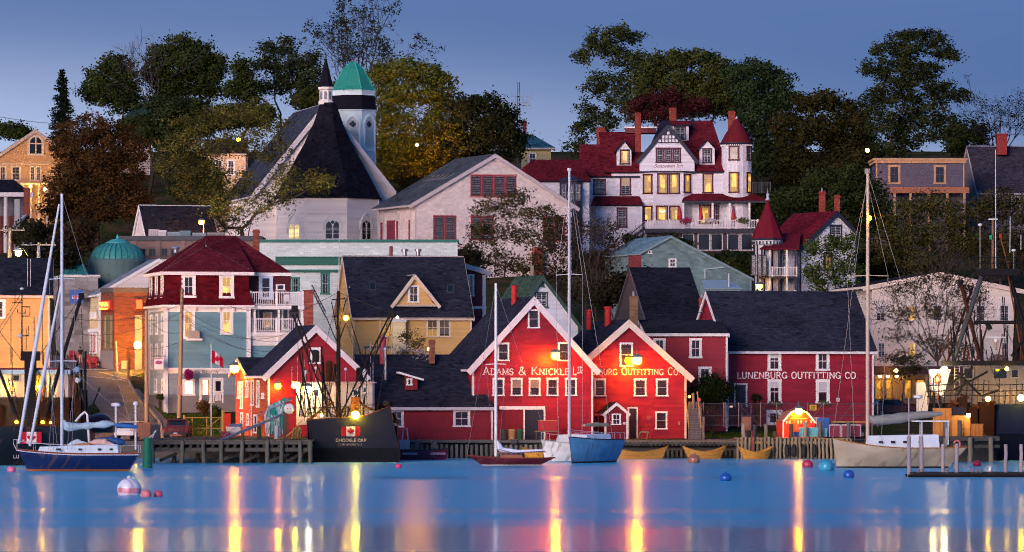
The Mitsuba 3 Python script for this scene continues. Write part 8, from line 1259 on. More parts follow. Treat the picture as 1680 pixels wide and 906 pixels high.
t = thing('notice_panel', 'leaning rust brown panel above the timber pier', 'panel'); g = G(); Y = 400; g.obox(P(1216, 707, Y), A3(PX(1231, Y)-PX(1216, Y), 0, 0), (0, .08, 0), A3(.05, .1, PZ(684, Y)-PZ(707, Y)), (.22, .08, .04)); part(t, 'board', g); part(t, 'foot', G().box(PX(1222, Y), PX(1230, Y), Y, Y+.3, 1.5, PZ(706, Y), (.03, .02, .02)))
t = thing('red_post', 'thin bright red post in the timber pier', 'post'); whole(t, G().tube([P(1233.5, 738, 397), P(1233.5, 707, 397)], .06, (.4, .01, .03), 7))
# little red barn
t = thing('red_barn_shed', 'little red gambrel barn with white trim and a blazing lamp', 'shed'); Y = 401.5; fr = Frame(1284, Y, 10); W = fr.u(1338); Z = fr.z; pr = [(0, Z(692)), (fr.u(1297), Z(677)), (fr.u(1311), Z(671.5)), (fr.u(1325), Z(677)), (W, Z(694))]; g = G(); f0 = fr.front(); f0.boards(g, [(0, 1.4), (W, 1.4)]+pr[::-1], A3(.42, .015, .02), .15); fr.left().boards(g, [(0, 1.4), (2.2, 1.4), (2.2, Z(692)), (0, Z(692))], A3(.4, .03, .02), .15); part(t, 'wall', g); g = G()
for (a, za), (c, zc) in zip(pr, pr[1:]): g.slab([fr(a, -.12, za+.04), fr(c, -.12, zc+.04), fr(c, 2.4, zc+.04), fr(a, 2.4, za+.04)], .06, (.22, .10, .05)); f0.beam(g, (a, za-.02), (c, zc-.02), .14, .0, .16, WHITE)
part(t, 'roof', g); g = G(); f0.rect(g, 0, .1, 1.4, Z(692), 0, .05, WHITE); f0.rect(g, fr.u(1296), fr.u(1327), Z(687), Z(686), 0, .05, (.5, .2, .15)); part(t, 'trim', g); g = G(); [f0.rect(g, fr.u(x), fr.u(x)+.12, Z(695), Z(690.5), 0, .06, (.6, .5, .4)) for x in (1289, 1294, 1308.5, 1313.5, 1322, 1330)]; part(t, 'hanging_tool', g); g = G(); f0.rect(g, fr.u(1304), fr.u(1311), Z(707), Z(699), 0, .05, (.5, .06, .05)); part(t, 'hatch', g); lamp('barn_lamp', 'blazing orange lamp on the front of the little red barn', 1310.5, 675, Y-.3, 110, (1, .30, .003), r=.32, w=5, arm=.3)
def bin_(label, px0, px1, r0, r1, Y, col, name='storage_bin', cat='bin', lid=None):
    t = thing(name, label, cat); g = G(); x0, x1, z0, z1 = PX(px0, Y), PX(px1, Y), PZ(r1, Y), PZ(r0, Y); d = (x1-x0)*.8; g.box(x0, x1, Y, Y+d, z0, z1, col); part(t, 'body', g); g = G(); g.box(x0-.03, x1+.03, Y-.03, Y+d+.03, z1, z1+.06, A3(*col)*1.2 if lid is None else lid); part(t, 'lid', g); g = G(); [g.box(x, x+.04, Y-.025, Y, z0+.05, z1-.05, A3(*col)*.8) for x in np.linspace(x0+.1, x1-.14, 4)]; part(t, 'rib', g); return t
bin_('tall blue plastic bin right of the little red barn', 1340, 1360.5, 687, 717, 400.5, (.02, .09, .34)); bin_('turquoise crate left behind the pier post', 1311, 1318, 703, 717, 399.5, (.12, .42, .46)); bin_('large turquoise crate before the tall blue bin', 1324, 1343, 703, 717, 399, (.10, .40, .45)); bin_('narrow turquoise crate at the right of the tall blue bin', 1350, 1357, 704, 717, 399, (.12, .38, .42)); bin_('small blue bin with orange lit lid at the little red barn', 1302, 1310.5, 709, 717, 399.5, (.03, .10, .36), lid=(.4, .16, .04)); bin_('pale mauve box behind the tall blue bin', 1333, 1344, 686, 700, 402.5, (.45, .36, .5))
for px0, px1, lab in ((1361, 1378.5, 'left'), (1381, 1392, 'middle'), (1395, 1412, 'right')):
    t = thing('maroon_crate', f'{lab} of three maroon crates with white edges on the pier', 'crate'); Y = 399.5; g = G(); x0, x1, z0, z1 = PX(px0, Y), PX(px1, Y), PZ(717, Y), PZ(697, Y); g.box(x0, x1, Y, Y+.8, z0, z1, (.16, .015, .04)); part(t, 'body', g); g = G(); [g.box(x-.03, x+.03, Y-.04, Y, z0, z1, (.5, .42, .46)) for x in (x0, x1)]; g.box(x0, x1, Y-.045, Y, z1-.06, z1+.02, (.5, .42, .46)); part(t, 'edging', g)
t = thing('lumber', 'orange lit planks lying along the pier behind the crates', 'planks'); [part(t, 'plank', G().box(PX(1360, 401), PX(1436, 401), 401+.22*i, 401.2+.22*i, PZ(694, 401)+.07*j, PZ(694, 401)+.06+.07*j, A3(.34, .2, .09)*(.7+.5*R.random())), 'matte') for i in range(3) for j in range(2)]; t = thing('trestle', 'dark trestle under the planks on the pier', 'trestle'); [part(t, 'leg', G().box(PX(x, 401), PX(x, 401)+.1, 401.1, 401.5, 1.45, PZ(694, 401), (.1, .08, .07))) for x in (1366, 1400, 1430)]
# things on and by the left wharf
for px0, px1, r0, r1, Y, col, lab in ((247, 262, 698, 723, 392, (.012, .016, .04), 'dark navy steel cabinet left of the pickup'), (225.5, 246, 695, 716, 388, (.32, .12, .06), 'rusty orange crate left of the navy cabinet')): bin_(lab, px0, px1, r0, r1, Y, col, 'steel_cabinet', 'cabinet')
t = thing('harbour_gate', 'yellow lit tubular gate with braces on the left wharf', 'gate'); Y = 400; YC = (.42, .26, .06)
for px in (303, 315.5, 339, 363): part(t, 'post', G().tube([P(px, 723, Y), P(px, 684, Y)], .05, YC, 6))
for r in (685.5, 703, 720): part(t, 'rail', G().tube([P(303, r, Y), P(363, r, Y)], .045, YC, 6))
for a, c in (((316, 720), (360, 687)), ((303, 712), (315, 712))): part(t, 'brace', G().tube([P(*a, Y), P(*c, Y)], .04, YC, 6))
t = thing('gate_post', 'stout yellow gate post beside the bright red locker', 'post'); whole(t, G().tube([P(366, 723, 400), P(366, 673, 400)], .13, YC, 8)); t = thing('gate_post', 'short yellow gate post left of the gate above the pickup', 'post'); whole(t, G().tube([P(302, 723, 400.6), P(302, 681, 400.6)], .1, YC, 8)); bin_('bright red locker against the shed beside the yellow gate post', 368, 378, 680, 706, 399.8, (.6, .012, .008), 'red_locker', 'locker'); bin_('dark red fish box at the foot of the gangway', 362, 377, 709, 723, 386, (.22, .015, .03), 'fish_box', 'box'); bin_('white fish box under the gangway rails', 371, 394, 702, 714, 387, (.6, .56, .54), 'fish_box', 'box'); bin_('blue crate lid showing above the white fish box', 376, 397, 697, 702, 388, (.06, .09, .2), 'fish_box', 'box')
t = thing('gangway', 'aluminium gangway with rails rising from the left wharf to the trawler', 'gangway'); [part(t, 'side_rail', G().tube([P(361, 722+d, 377+y), P(463, 679+d, 381+y)], .06, (.42, .46, .56), 6), 'metal') for d, y in ((0, 0), (2.5, .9))]; part(t, 'handrail', G().tube([P(356, 703, 377.5), P(366, 716, 377.4), P(398, 693, 378.5), P(455, 666, 381)], .03, (.42, .46, .56), 5), 'metal'); [part(t, 'rung', G().bar(P(361+102*f, 722.5-43*f, 377+4*f), P(361+102*f, 725-43*f, 377.9+4*f), .06, .05, (.4, .42, .5)), 'metal') for f in np.linspace(.03, .97, 16)]
t = thing('net_bundle', 'pale blue and teal fishing nets draped over a frame beside the trawler', 'fishing nets'); g = G(); Y = 383
for i in range(46): f = R.random(); c_ = [A3(.32, .42, .55), A3(.02, .22, .2), A3(.5, .5, .54), A3(.14, .3, .34)][R.integers(0, 4)]; x0 = 441+f*26; g.tube([P(x0, 668-f*14+R.normal(0, 1.5), Y), P(x0-2+R.normal(0, 2), 684+R.normal(0, 3), Y-.3), P(x0-3+R.normal(0, 3), 700+R.random()*18, Y-.2)], [.09, .12, .05], c_, 5)
for i in range(20): g.tube([P(443+i*1.2, 672-i*.6, Y-.2), P(452+i*1.4, 664-i*.5+R.normal(0, 1), Y), P(466, 656, Y)], .06, A3(.32, .4, .5)*(.6+.6*R.random()), 5)
part(t, 'netting', g, 'matte', True, kind='stuff'); t = thing('fender_float', 'white round fender hanging at the trawler rail', 'buoy'); g = G(); c = P(474.5, 671, 380); g.ball(c, .42, (.62, .6, .56), 3); part(t, 'float', g, 'paint', True); part(t, 'eye', G().ball(c+A3(-.12, -.4, .02), .045, (.05,)*3, 1).ball(c+A3(.14, -.4, .02), .045, (.05,)*3, 1)); t = thing('rusty_dolphin_post', 'rusty steel post with chains between nets and trawler', 'post'); whole(t, G().box(PX(464, 381), PX(473, 381), 381, 381.4, 1.2, PZ(676, 381), RUST*.8)); [pile(thing('mooring_bollard', lab, 'bollard'), px, r0, Y_, w, 1.5, c_, 'post') for px, r0, Y_, w, c_, lab in ((425, 699, 384, .17, (.06, .08, .05), 'dark green bollard before the red wharf shed'), (398, 708, 383, .14, (.1, .09, .07), 'short dark bollard beside the white fish box'), (454, 699, 381, .18, (.36, .36, .4), 'pale grey bollard under the nets'))]
t = thing('rope_coil', 'heap of ropes and chain on the wharf beside the trawler', 'ropes'); g = G(); [g.tube([P(476+R.random()*16, 720, 378+R.random()*2), P(480+R.random()*14, 712-R.random()*12, 378.5), P(478+R.random()*18, 720, 378+R.random()*2)], .05, A3(.3, .18, .07)*(.4+.8*R.random()), 5) for _ in range(22)]; g.tube([P(470, 716, 379), P(482, 706, 379), P(495, 690, 380)], .05, (.5, .32, .08), 5); part(t, 'rope', g, 'matte', kind='stuff')
# barrels and cabinet before the tall warehouse
for px, col, lab in ((827, (.05, .06, .04), 'dark olive barrel, left of three before the red sliding door'), (840, (.5, .26, .12), 'pale orange barrel, middle of three before the red sliding door'), (853, (.02, .09, .05), 'green barrel, right of three before the red sliding door')):
    t = thing('barrel', lab, 'barrel'); Y = 404.3; c = A3(PX(px, Y), Y, 0); z0, z1 = 1.46, PZ(705, Y); part(t, 'drum', G().lathe([(.0, z0), (.27, z0), (.29, z0+.15), (.29, z1-.1), (.27, z1), (0, z1)], c, col, 18)); part(t, 'hoop', G().lathe([(.29, z0+.3), (.305, z0+.32), (.29, z0+.35)], c, A3(*col)*.7, 18).lathe([(.29, z1-.35), (.305, z1-.32), (.29, z1-.3)], c, A3(*col)*.7, 18)); part(t, 'lid', G().lathe([(.3, z1-.03), (.3, z1+.03), (0, z1+.05)], c, A3(*col)*1.2, 18))
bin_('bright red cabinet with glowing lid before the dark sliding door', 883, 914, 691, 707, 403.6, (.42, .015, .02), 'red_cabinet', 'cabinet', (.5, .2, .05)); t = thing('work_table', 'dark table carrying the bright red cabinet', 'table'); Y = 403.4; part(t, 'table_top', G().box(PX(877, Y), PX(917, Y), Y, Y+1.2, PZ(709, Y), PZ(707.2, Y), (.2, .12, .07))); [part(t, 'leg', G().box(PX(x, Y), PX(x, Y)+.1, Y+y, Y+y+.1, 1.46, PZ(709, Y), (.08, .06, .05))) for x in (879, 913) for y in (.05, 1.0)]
bin_('dark square crate on the walkway below the dark sliding door', 838, 848, 722, 728, 400, (.05, .05, .055), 'crate', 'crate')
lamp('wharf_floodlight', 'orange floodlight ashore behind the wheelhouse of the black fishing boat', 96, 646, 424, 620, (1, .34, .004), r=.3, w=4, hood=False)
pole('lamp_post', 'wooden lamp post ashore behind the black fishing boat', 96, 96, 649, 690, 424.4, .12)
# ---- trees -----------------------------------------------------------------
BARK, GREYBARK = A3(.045, .036, .03), A3(.11, .10, .10)
def limb(g, a, c, r0, r1, col, bend=.12, n=6, k=5):
    a, c = np.asarray(a, float), np.asarray(c, float); L = np.linalg.norm(c-a); t = np.linspace(0, 1, k); w = R.standard_normal((k, 3))*L*bend*.3; w[0] = w[-1] = 0; up = UP*L*bend*.6
    g.tube([a*(1-q)+c*q+w[i]-up*4*q*(1-q)*(.5 if c[2] > a[2] else -.5) for i, q in enumerate(t)], [r0+(r1-r0)*q for q in t], col, n)
def tree(name, label, Y, base, lobes, col, dens=1.0, leaf=.26, trunk=.3, bark=BARK, fill=.45, clump=.85, per=56, twigs=True, deep=.8, cat='tree', tone=(.45, 1.15), warm=0.0, flat=.65, core=1.0):
    """base: trunk foot in pixels; lobes: (px, py, rx, ry) ellipses of the crown in pixels, each filled with leaf clumps about its limb"""
    col = np.asarray(col)*TINT; t = thing(name, label, cat); k = F/Y; g = G(); lg = G(); b0 = P(*base, Y); b0[2] = min(b0[2], gz(b0[0], Y)+.3)
    C = [P(px, py, Y)+A3(0, R.normal(0, .25)*rx/k*deep, 0) for px, py, rx, ry in lobes]; cm = sum(C)/len(C); fork = b0*.55+cm*.45; fork[:2] = b0[:2]*.6+cm[:2]*.4
    low = min(c[2]-lobes[i][3]/k*.6 for i, c in enumerate(C)); fork[2] = min(fork[2], max(low, b0[2]+1.5)); limb(g, b0-UP*.6, fork, trunk, trunk*.7, bark, .05, 8)
    order = sorted(range(len(C)), key=lambda i: C[i][2]); prev = [(fork, trunk*.65)]
    for i in order:
        px, py, rx, ry = lobes[i]; r = A3(rx/k, rx/k*deep, ry/k); c = C[i]; root, rr = min(prev, key=lambda q: np.linalg.norm(q[0]-c)+.6*max(0, q[0][2]-c[2])); limb(g, root, c-UP*r[2]*.3, rr, rr*.5, bark); prev.append((c-UP*r[2]*.3, rr*.55))
        nc = max(5, int(dens*6.5*(r[0]*r[2])**.85+4)); d = R.standard_normal((nc, 3)); d /= np.linalg.norm(d, axis=1, keepdims=True); q = c+d*r*(fill+(1.08-fill)*R.random((nc, 1)))**.9; q = q[q[:, 2] > low-1.0] if len(q) else q
        tn = tone[0]+(tone[1]-tone[0])*R.random(len(q))
        if twigs:
            for w in q[:int(len(q)*.4)]: limb(g, c-UP*r[2]*.3+R.normal(0, .12, 3)*r, w, rr*.34, .025, bark, .15, 4, 4)
        cr = clump*(.7+.6*R.random(len(q))); n = per; off = R.standard_normal((len(q), n, 3))*cr[:, None, None]*A3(.62, .62, .62*flat); p = (q[:, None]+off).reshape(-1, 3); tt = np.repeat(tn, n)*1.0; cc = np.asarray(col, float)[None]*np.ones((len(q), 1))
        if warm: cc = cc*(1+warm*R.random((len(q), 1))*A3(1.2, .35, 0))
        leaves(p, leaf, np.repeat(cc, n, 0), tt, 0, lg, (off/cr[:, None, None]).reshape(-1, 3)*1.1+np.repeat((q-c)/r, n, 0)*.7+UP*.15)
        nb = int(core*120*r[0]*r[2]); d = R.standard_normal((nb, 3)); d *= (R.random((nb, 1))**.45)/np.linalg.norm(d, axis=1, keepdims=True); p = c+d*r*.92; wv = meshkit.noise(p/.9); p = p[wv > .36]; leaves(p, leaf*1.3, np.tile(np.asarray(col, float), (len(p), 1)), .4+.6*wv[wv > .36], 0, lg, (p-c)/r*1.5+UP*.15)
    part(t, 'trunk', g, 'matte', True)
    if lg.n: leafpart(t, 'crown', lg)
    return t
def bare(name, label, Y, base, tips, col, trunk=.2, twig=4, leafcol=None, nleaf=0, leaf=.18, spread=1.0, tw=.02):
    """an open tree of limbs and twigs; tips: pixel targets of its main limbs"""
    t = thing(name, label, 'tree'); g = G(); b0 = P(*base, Y); b0[2] = min(b0[2], gz(b0[0], Y)+.3); T_ = [P(x, y, Y)+A3(0, R.normal(0, 1.2), 0) for x, y in tips]; m = sum(T_)/len(T_); fork = b0*.6+m*.4; fork[2] = min(fork[2], min(x[2] for x in T_)-.5); limb(g, b0-UP*.5, fork, trunk, trunk*.75, col, .06, 7); ends = []
    def grow(a, d, L, r, lev):
        c = a+d*L; limb(g, a, c, r, r*.55, col, .1, 4 if lev < 2 else 5, 4)
        if lev <= 0: ends.append(c); return
        for _ in range(3 if lev > 1 else 4): d2 = unit(d+R.standard_normal(3)*.55*spread+UP*.12); grow(a+d*L*(.55+.45*R.random()), d2, L*(.5+.25*R.random()), max(r*.5, tw), lev-1)
    for x in T_: d = x-fork; L = np.linalg.norm(d); grow(fork, d/L, L*.62, trunk*.5, twig-1)
    part(t, 'trunk', g, 'matte')
    if nleaf: e = np.array(ends); q = e[R.integers(0, len(e), nleaf)]+R.normal(0, .32, (nleaf, 3)); leafpart(t, 'crown', leaves(q, leaf, np.asarray(leafcol), .5+.8*R.random(nleaf)))
    return t
def spruce(label, Y, base, px, r0, r1, hw, col):
    t = thing('spruce_tree', label, 'tree'); k = F/Y; g = G(); lg = G(); top = P(px, r0, Y); b0 = P(px, base, Y); g.tube([b0, top], [.28, .03], BARK, 6); H_ = (r1-r0)/k
    for i in range(34):
        f = (i+.5)/34; z = top[2]-H_*f; L = hw/k*(.06+.94*f**.85)*(.75+.5*R.random()); 
        for j in range(6):
            a = R.uniform(0, 6.283); d = A3(math.cos(a), math.sin(a), -.18); p0 = A3(top[0], top[1], z); p1 = p0+d*L+UP*.12*L; g.tube([p0, (p0+p1)/2-UP*.06*L, p1], [.05, .03, .012], BARK, 4); n = int(22+44*f); s = R.random(n)**.7; q = p0+(p1-p0)*s[:, None]+R.normal(0, .10+.07*L, (n, 3))*A3(1, 1, .5)-UP*(.08*L); leaves(q, .24, np.asarray(col), .5+.8*R.random(n), 0, lg)
    part(t, 'trunk', g, 'matte'); leafpart(t, 'crown', lg)
DARK, BROWN, YEL = A3(.028, .040, .016), A3(.050, .030, .016), A3(.13, .13, .03)
TINT = A3(1.95, 1.9, 1.45)
spruce('pointed dark spruce at the upper left', 650, 330, 102, 114, 250, 30, (.012, .022, .014))
tree('maple_tree', 'dark round tree right of the spruce at the upper left', 655, (185, 330), [(165, 125, 24, 22), (190, 105, 28, 20), (212, 130, 22, 24), (178, 150, 36, 22), (205, 165, 34, 25), (150, 150, 18, 20)], DARK, .9, .3, .3)
tree('maple_tree', 'broad dark tree with rounded top, tallest of the left group', 660, (315, 300), [(262, 90, 24, 20), (295, 78, 26, 20), (325, 88, 28, 24), (352, 110, 22, 24), (300, 110, 40, 26), (335, 135, 36, 24), (280, 135, 36, 24), (255, 120, 24, 22), (300, 165, 60, 28)], DARK, 1.0, .3, .35)
bare('bare_tree', 'leafless twiggy tree among the dark crowns at the upper left', 650, (250, 240), [(232, 68), (250, 62), (268, 75), (240, 100), (222, 90)], (.07, .06, .06), .16, 4)
tree('maple_tree', 'narrow dark tree left of the church roof', 655, (398, 300), [(394, 108, 16, 14), (400, 130, 20, 18), (385, 145, 22, 20), (410, 152, 22, 22)], DARK, .9, .3)
tree('elm_tree', 'feathery dark tree behind the church roof', 662, (455, 300), [(440, 82, 18, 14), (468, 78, 16, 14), (430, 105, 20, 16), (460, 112, 26, 20), (485, 105, 16, 16), (450, 140, 36, 18), (505, 105, 16, 18), (518, 130, 18, 20), (490, 135, 26, 20)], A3(.026, .036, .02), .8, .28, core=0.5)
bare('elm_tree', 'tall open tree with bare upper branches behind the copper tower', 665, (590, 300), [(600, 15), (570, 40), (625, 35), (650, 62), (545, 60), (665, 85), (520, 80), (610, 60), (585, 25)], (.06, .05, .05), .3, 4, (.035, .04, .022), 5200, .26)
tree('linden_tree', 'olive tree lit orange from within right of the copper tower', 618, (660, 320), [(625, 125, 26, 18), (660, 112, 34, 18), (700, 122, 32, 20), (725, 140, 22, 22), (640, 155, 34, 24), (685, 155, 40, 26), (720, 175, 26, 24), (630, 195, 26, 26), (625, 240, 26, 24), (715, 210, 26, 26), (665, 215, 44, 30), (690, 245, 36, 30), (650, 245, 30, 26), (660, 275, 44, 28)], A3(.06, .075, .02), .85, .28, .4, fill=.62)
tree('maple_tree', 'dark dense tree left of the pale yellow house', 612, (790, 330), [(760, 175, 36, 18), (795, 172, 34, 18), (830, 195, 26, 22), (770, 205, 44, 26), (815, 220, 42, 28), (740, 225, 34, 28), (780, 250, 60, 28), (845, 235, 20, 26), (720, 265, 40, 30), (690, 290, 40, 24)], A3(.022, .026, .014), 1.1, .3, .35)
tree('copper_beech', 'reddish brown tree at the left above the dome', 600, (160, 390), [(140, 215, 40, 26), (180, 220, 44, 28), (110, 245, 34, 26), (215, 250, 32, 30), (150, 265, 52, 32), (200, 290, 46, 34), (115, 300, 40, 34), (160, 335, 64, 34), (100, 345, 34, 28), (220, 335, 34, 30)], BROWN, .9, .26, .4, warm=.35)
tree('maple_tree', 'dark green tree between the copper coloured tree and the villa roof', 640, (240, 330), [(262, 175, 26, 20), (285, 190, 30, 26), (245, 215, 24, 26), (285, 225, 36, 30), (305, 205, 24, 24)], A3(.022, .034, .018), .9, .3)
tree('oak_tree', 'sparse olive tree with visible limbs before the white church', 556, (405, 388), [(320, 205, 40, 20), (365, 190, 40, 20), (410, 185, 36, 18), (450, 205, 30, 20), (300, 240, 42, 24), (345, 235, 44, 26), (400, 230, 44, 24), (445, 245, 34, 26), (285, 275, 36, 26), (335, 280, 44, 26), (470, 290, 34, 22), (520, 300, 34, 18), (350, 325, 40, 26), (395, 300, 30, 22), (445, 330, 34, 20), (310, 310, 36, 24), (365, 365, 40, 18)], A3(.062, .062, .022), 1.05, .21, .32, A3(.09, .08, .075), .5, .8, 34, tone=(.5, 1.5), warm=.3, core=.35)
tree('lime_tree', 'light green low branches hanging before the church apse', 552, (375, 388), [(380, 335, 40, 18), (420, 345, 34, 14), (480, 305, 40, 14), (535, 300, 24, 12), (350, 350, 34, 18)], YEL, .5, .2, .14, A3(.09, .08, .075), .5, .7, 30, core=0.12)
tree('apple_tree', 'dark olive tree in front of the pale shingled hall', 520, (838, 470), [(800, 345, 26, 20), (840, 325, 30, 18), (880, 345, 32, 20), (905, 370, 24, 20), (790, 385, 30, 24), (840, 375, 44, 28), (885, 395, 36, 26), (775, 420, 26, 20), (820, 430, 40, 24), (870, 435, 40, 22)], A3(.046, .042, .022), .85, .2, .22, BARK, .5, .7, 40, warm=.2, core=0.7)
tree('thicket_tree', 'dusky brown thicket right of the olive tree below the inn annex', 515, (960, 480), [(920, 400, 24, 24), (950, 375, 28, 24), (985, 380, 26, 22), (1010, 410, 28, 26), (940, 430, 36, 28), (985, 435, 40, 28), (905, 445, 24, 24), (1020, 455, 26, 26), (965, 475, 50, 24)], A3(.046, .032, .026), .7, .2, .16, A3(.06, .05, .05), .5, .7, 34, core=0.6)
bare('bare_tree', 'leafless twigs rising from the brown thicket', 512, (980, 490), [(930, 370), (960, 358), (990, 362), (1015, 385), (1035, 420), (900, 400)], (.07, .055, .055), .14, 4)
tree('poplar_tree', 'tall open tree with tufted top left of the white inn', 655, (1000, 330), [(968, 78, 20, 14), (985, 62, 22, 14), (1015, 55, 26, 14), (1036, 60, 18, 12), (1000, 80, 24, 14), (958, 95, 14, 12), (1015, 95, 20, 16), (1042, 98, 18, 14), (980, 140, 22, 24), (1010, 150, 30, 30), (965, 185, 18, 22), (955, 215, 14, 18), (990, 200, 26, 24), (945, 245, 16, 14), (1040, 130, 24, 26)], A3(.034, .046, .022), .75, .27, .32, A3(.1, .08, .075), .55, .75, core=0.45)
tree('maple_tree', 'broad green tree behind the roofs of the white inn', 650, (1120, 330), [(1075, 110, 30, 20), (1105, 98, 32, 16), (1145, 96, 32, 16), (1175, 110, 28, 18), (1065, 140, 32, 24), (1110, 135, 46, 26), (1160, 140, 44, 26), (1195, 135, 22, 24), (1050, 175, 34, 24), (1190, 170, 36, 26), (1130, 170, 60, 26)], A3(.044, .056, .022), 1.05, .3, .4)
tree('maple_tree', 'darker green tree behind the round turret of the white inn', 645, (1250, 340), [(1215, 120, 26, 16), (1248, 115, 28, 16), (1275, 130, 24, 18), (1225, 150, 34, 24), (1265, 160, 34, 24), (1290, 165, 16, 16), (1240, 185, 44, 26), (1255, 225, 34, 30), (1260, 265, 30, 28)], A3(.024, .042, .022), 1.05, .3, .36)
tree('copper_beech', 'dark wine red tree directly behind the ridge of the white inn', 632, (1090, 300), [(1060, 172, 34, 14), (1100, 162, 36, 14), (1140, 172, 30, 14), (1085, 188, 60, 14)], A3(.045, .012, .016), 1.0, .26, .25)
tree('maple_tree', 'big dark tree right of the white inn', 625, (1340, 380), [(1290, 205, 30, 22), (1325, 170, 26, 20), (1355, 165, 26, 18), (1385, 185, 28, 22), (1410, 200, 24, 20), (1300, 240, 36, 28), (1345, 215, 46, 30), (1390, 230, 40, 30), (1320, 280, 46, 30), (1375, 280, 46, 30), (1410, 265, 30, 28), (1290, 300, 30, 30)], A3(.026, .028, .014), 1.05, .3, .4, warm=.3)
tree('maple_tree', 'dark green tree below the big one beside the little turret house', 575, (1390, 440), [(1350, 300, 34, 24), (1395, 295, 36, 24), (1375, 330, 46, 28), (1425, 325, 36, 28), (1320, 325, 30, 24), (1410, 365, 44, 28), (1440, 355, 26, 26), (1290, 330, 24, 24)], A3(.024, .034, .016), 1.05, .28, .34)
tree('ash_tree', 'tall flat topped tree at the upper right, highest of the right group', 612, (1492, 360), [(1470, 68, 24, 12), (1500, 58, 26, 11), (1530, 65, 22, 12), (1448, 85, 20, 12), (1545, 80, 16, 12), (1428, 112, 14, 12), (1500, 85, 34, 14), (1480, 100, 20, 12), (1490, 118, 30, 16), (1522, 118, 26, 16), (1455, 112, 20, 14), (1562, 95, 10, 8), (1460, 140, 28, 18), (1500, 145, 40, 20), (1545, 150, 28, 18), (1575, 158, 20, 12), (1430, 165, 26, 18), (1480, 175, 40, 22), (1530, 185, 36, 22), (1455, 205, 36, 24), (1505, 215, 44, 26), (1550, 215, 26, 22), (1470, 245, 36, 20)], A3(.022, .030, .015), .85, .27, .42, A3(.10, .09, .10), .55, .75, core=0.5)
bare('bare_tree', 'leafless tree behind the steep dusky roof at the upper right', 640, (1640, 300), [(1590, 185), (1615, 168), (1645, 160), (1670, 175), (1690, 190), (1600, 205), (1660, 195), (1630, 190)], (.045, .04, .05), .2, 4, (.03, .03, .03), 1800, .2)
tree('willow_tree', 'olive brown bushy tree below the purple house', 545, (1520, 480), [(1465, 375, 30, 24), (1500, 345, 34, 24), (1540, 340, 34, 24), (1575, 355, 30, 24), (1490, 395, 44, 28), (1545, 390, 46, 30), (1450, 410, 30, 26), (1585, 400, 34, 28), (1520, 430, 60, 24)], A3(.05, .05, .020), .9, .22, .26, fill=.5, clump=.8, per=42)
tree('willow_tree', 'dusky brown bushy tree at the right edge below the steep roof', 545, (1640, 480), [(1610, 350, 30, 28), (1640, 335, 30, 26), (1670, 345, 30, 28), (1620, 395, 36, 28), (1660, 395, 40, 30), (1640, 430, 50, 24), (1690, 420, 30, 30)], A3(.044, .040, .022), .85, .22, .24, fill=.5, clump=.8, per=42)
tree('pear_tree', 'green tree in front of the little turret house', 528, (1362, 500), [(1338, 410, 20, 16), (1362, 400, 22, 16), (1388, 405, 18, 18), (1330, 440, 20, 18), (1365, 440, 30, 24), (1395, 435, 18, 20), (1345, 465, 28, 14), (1385, 468, 22, 14), (1400, 395, 10, 12)], A3(.05, .075, .026), .8, .2, .18, fill=.45, clump=.65, core=0.7)
tree('crab_apple_tree', 'sparse brown leaved tree in front of the cream building', 430, (1535, 650), [(1490, 475, 30, 16), (1530, 455, 30, 16), (1575, 470, 30, 18), (1605, 490, 20, 18), (1480, 515, 28, 16), (1530, 505, 36, 22), (1580, 520, 36, 20), (1470, 550, 24, 14), (1525, 560, 34, 18), (1490, 585, 26, 16), (1570, 570, 30, 18)], A3(.040, .030, .020), 1.3, .15, .16, A3(.05, .04, .04), .4, .5, 30, core=.4)
bare('crab_apple_tree', 'bare twigs fanning over the gable of the cream building', 431, (1545, 640), [(1480, 450), (1505, 430), (1535, 420), (1565, 425), (1600, 440), (1455, 510), (1620, 480), (1460, 480)], (.06, .045, .045), .12, 4, (.04, .03, .025), 2600, .11)
tree('bush_tree', 'green bush under the bare tree by the lit shops of the cream building', 433, (1480, 655), [(1468, 590, 24, 12), (1500, 600, 22, 14), (1480, 612, 18, 10)], A3(.03, .032, .014), .9, .13, .08, clump=.4)
tree('blossom_tree', 'small tree with white blossom between the yellow inn and the low shed roof', 410, (675, 640), [(665, 555, 14, 12), (685, 565, 18, 14), (660, 580, 18, 12), (690, 590, 22, 14), (668, 603, 22, 12), (695, 612, 16, 10)], A3(.055, .055, .028), 1.0, .12, .09, clump=.4, per=44, warm=.3)
p = []; k = F/409.5
for px, py, n in ((665, 572, 90), (690, 578, 150), (655, 573, 60), (700, 590, 90), (680, 592, 60)): p.append(P(px, py, 409)+R.standard_normal((n, 3))*A3(7/k, .4, 3.5/k))
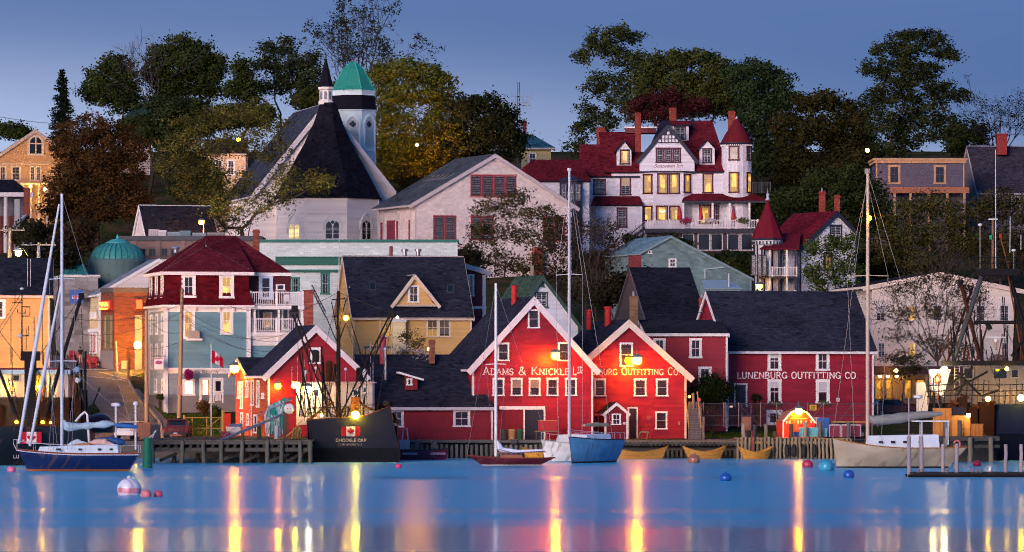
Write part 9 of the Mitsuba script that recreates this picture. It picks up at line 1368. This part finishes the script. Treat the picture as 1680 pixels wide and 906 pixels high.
p = np.vstack(p); t = [x for x in labels if x.startswith('blossom_tree')][0]; leafpart(t, 'blossom', leaves(p, .13, A3(.5, .44, .42), np.ones(len(p))))
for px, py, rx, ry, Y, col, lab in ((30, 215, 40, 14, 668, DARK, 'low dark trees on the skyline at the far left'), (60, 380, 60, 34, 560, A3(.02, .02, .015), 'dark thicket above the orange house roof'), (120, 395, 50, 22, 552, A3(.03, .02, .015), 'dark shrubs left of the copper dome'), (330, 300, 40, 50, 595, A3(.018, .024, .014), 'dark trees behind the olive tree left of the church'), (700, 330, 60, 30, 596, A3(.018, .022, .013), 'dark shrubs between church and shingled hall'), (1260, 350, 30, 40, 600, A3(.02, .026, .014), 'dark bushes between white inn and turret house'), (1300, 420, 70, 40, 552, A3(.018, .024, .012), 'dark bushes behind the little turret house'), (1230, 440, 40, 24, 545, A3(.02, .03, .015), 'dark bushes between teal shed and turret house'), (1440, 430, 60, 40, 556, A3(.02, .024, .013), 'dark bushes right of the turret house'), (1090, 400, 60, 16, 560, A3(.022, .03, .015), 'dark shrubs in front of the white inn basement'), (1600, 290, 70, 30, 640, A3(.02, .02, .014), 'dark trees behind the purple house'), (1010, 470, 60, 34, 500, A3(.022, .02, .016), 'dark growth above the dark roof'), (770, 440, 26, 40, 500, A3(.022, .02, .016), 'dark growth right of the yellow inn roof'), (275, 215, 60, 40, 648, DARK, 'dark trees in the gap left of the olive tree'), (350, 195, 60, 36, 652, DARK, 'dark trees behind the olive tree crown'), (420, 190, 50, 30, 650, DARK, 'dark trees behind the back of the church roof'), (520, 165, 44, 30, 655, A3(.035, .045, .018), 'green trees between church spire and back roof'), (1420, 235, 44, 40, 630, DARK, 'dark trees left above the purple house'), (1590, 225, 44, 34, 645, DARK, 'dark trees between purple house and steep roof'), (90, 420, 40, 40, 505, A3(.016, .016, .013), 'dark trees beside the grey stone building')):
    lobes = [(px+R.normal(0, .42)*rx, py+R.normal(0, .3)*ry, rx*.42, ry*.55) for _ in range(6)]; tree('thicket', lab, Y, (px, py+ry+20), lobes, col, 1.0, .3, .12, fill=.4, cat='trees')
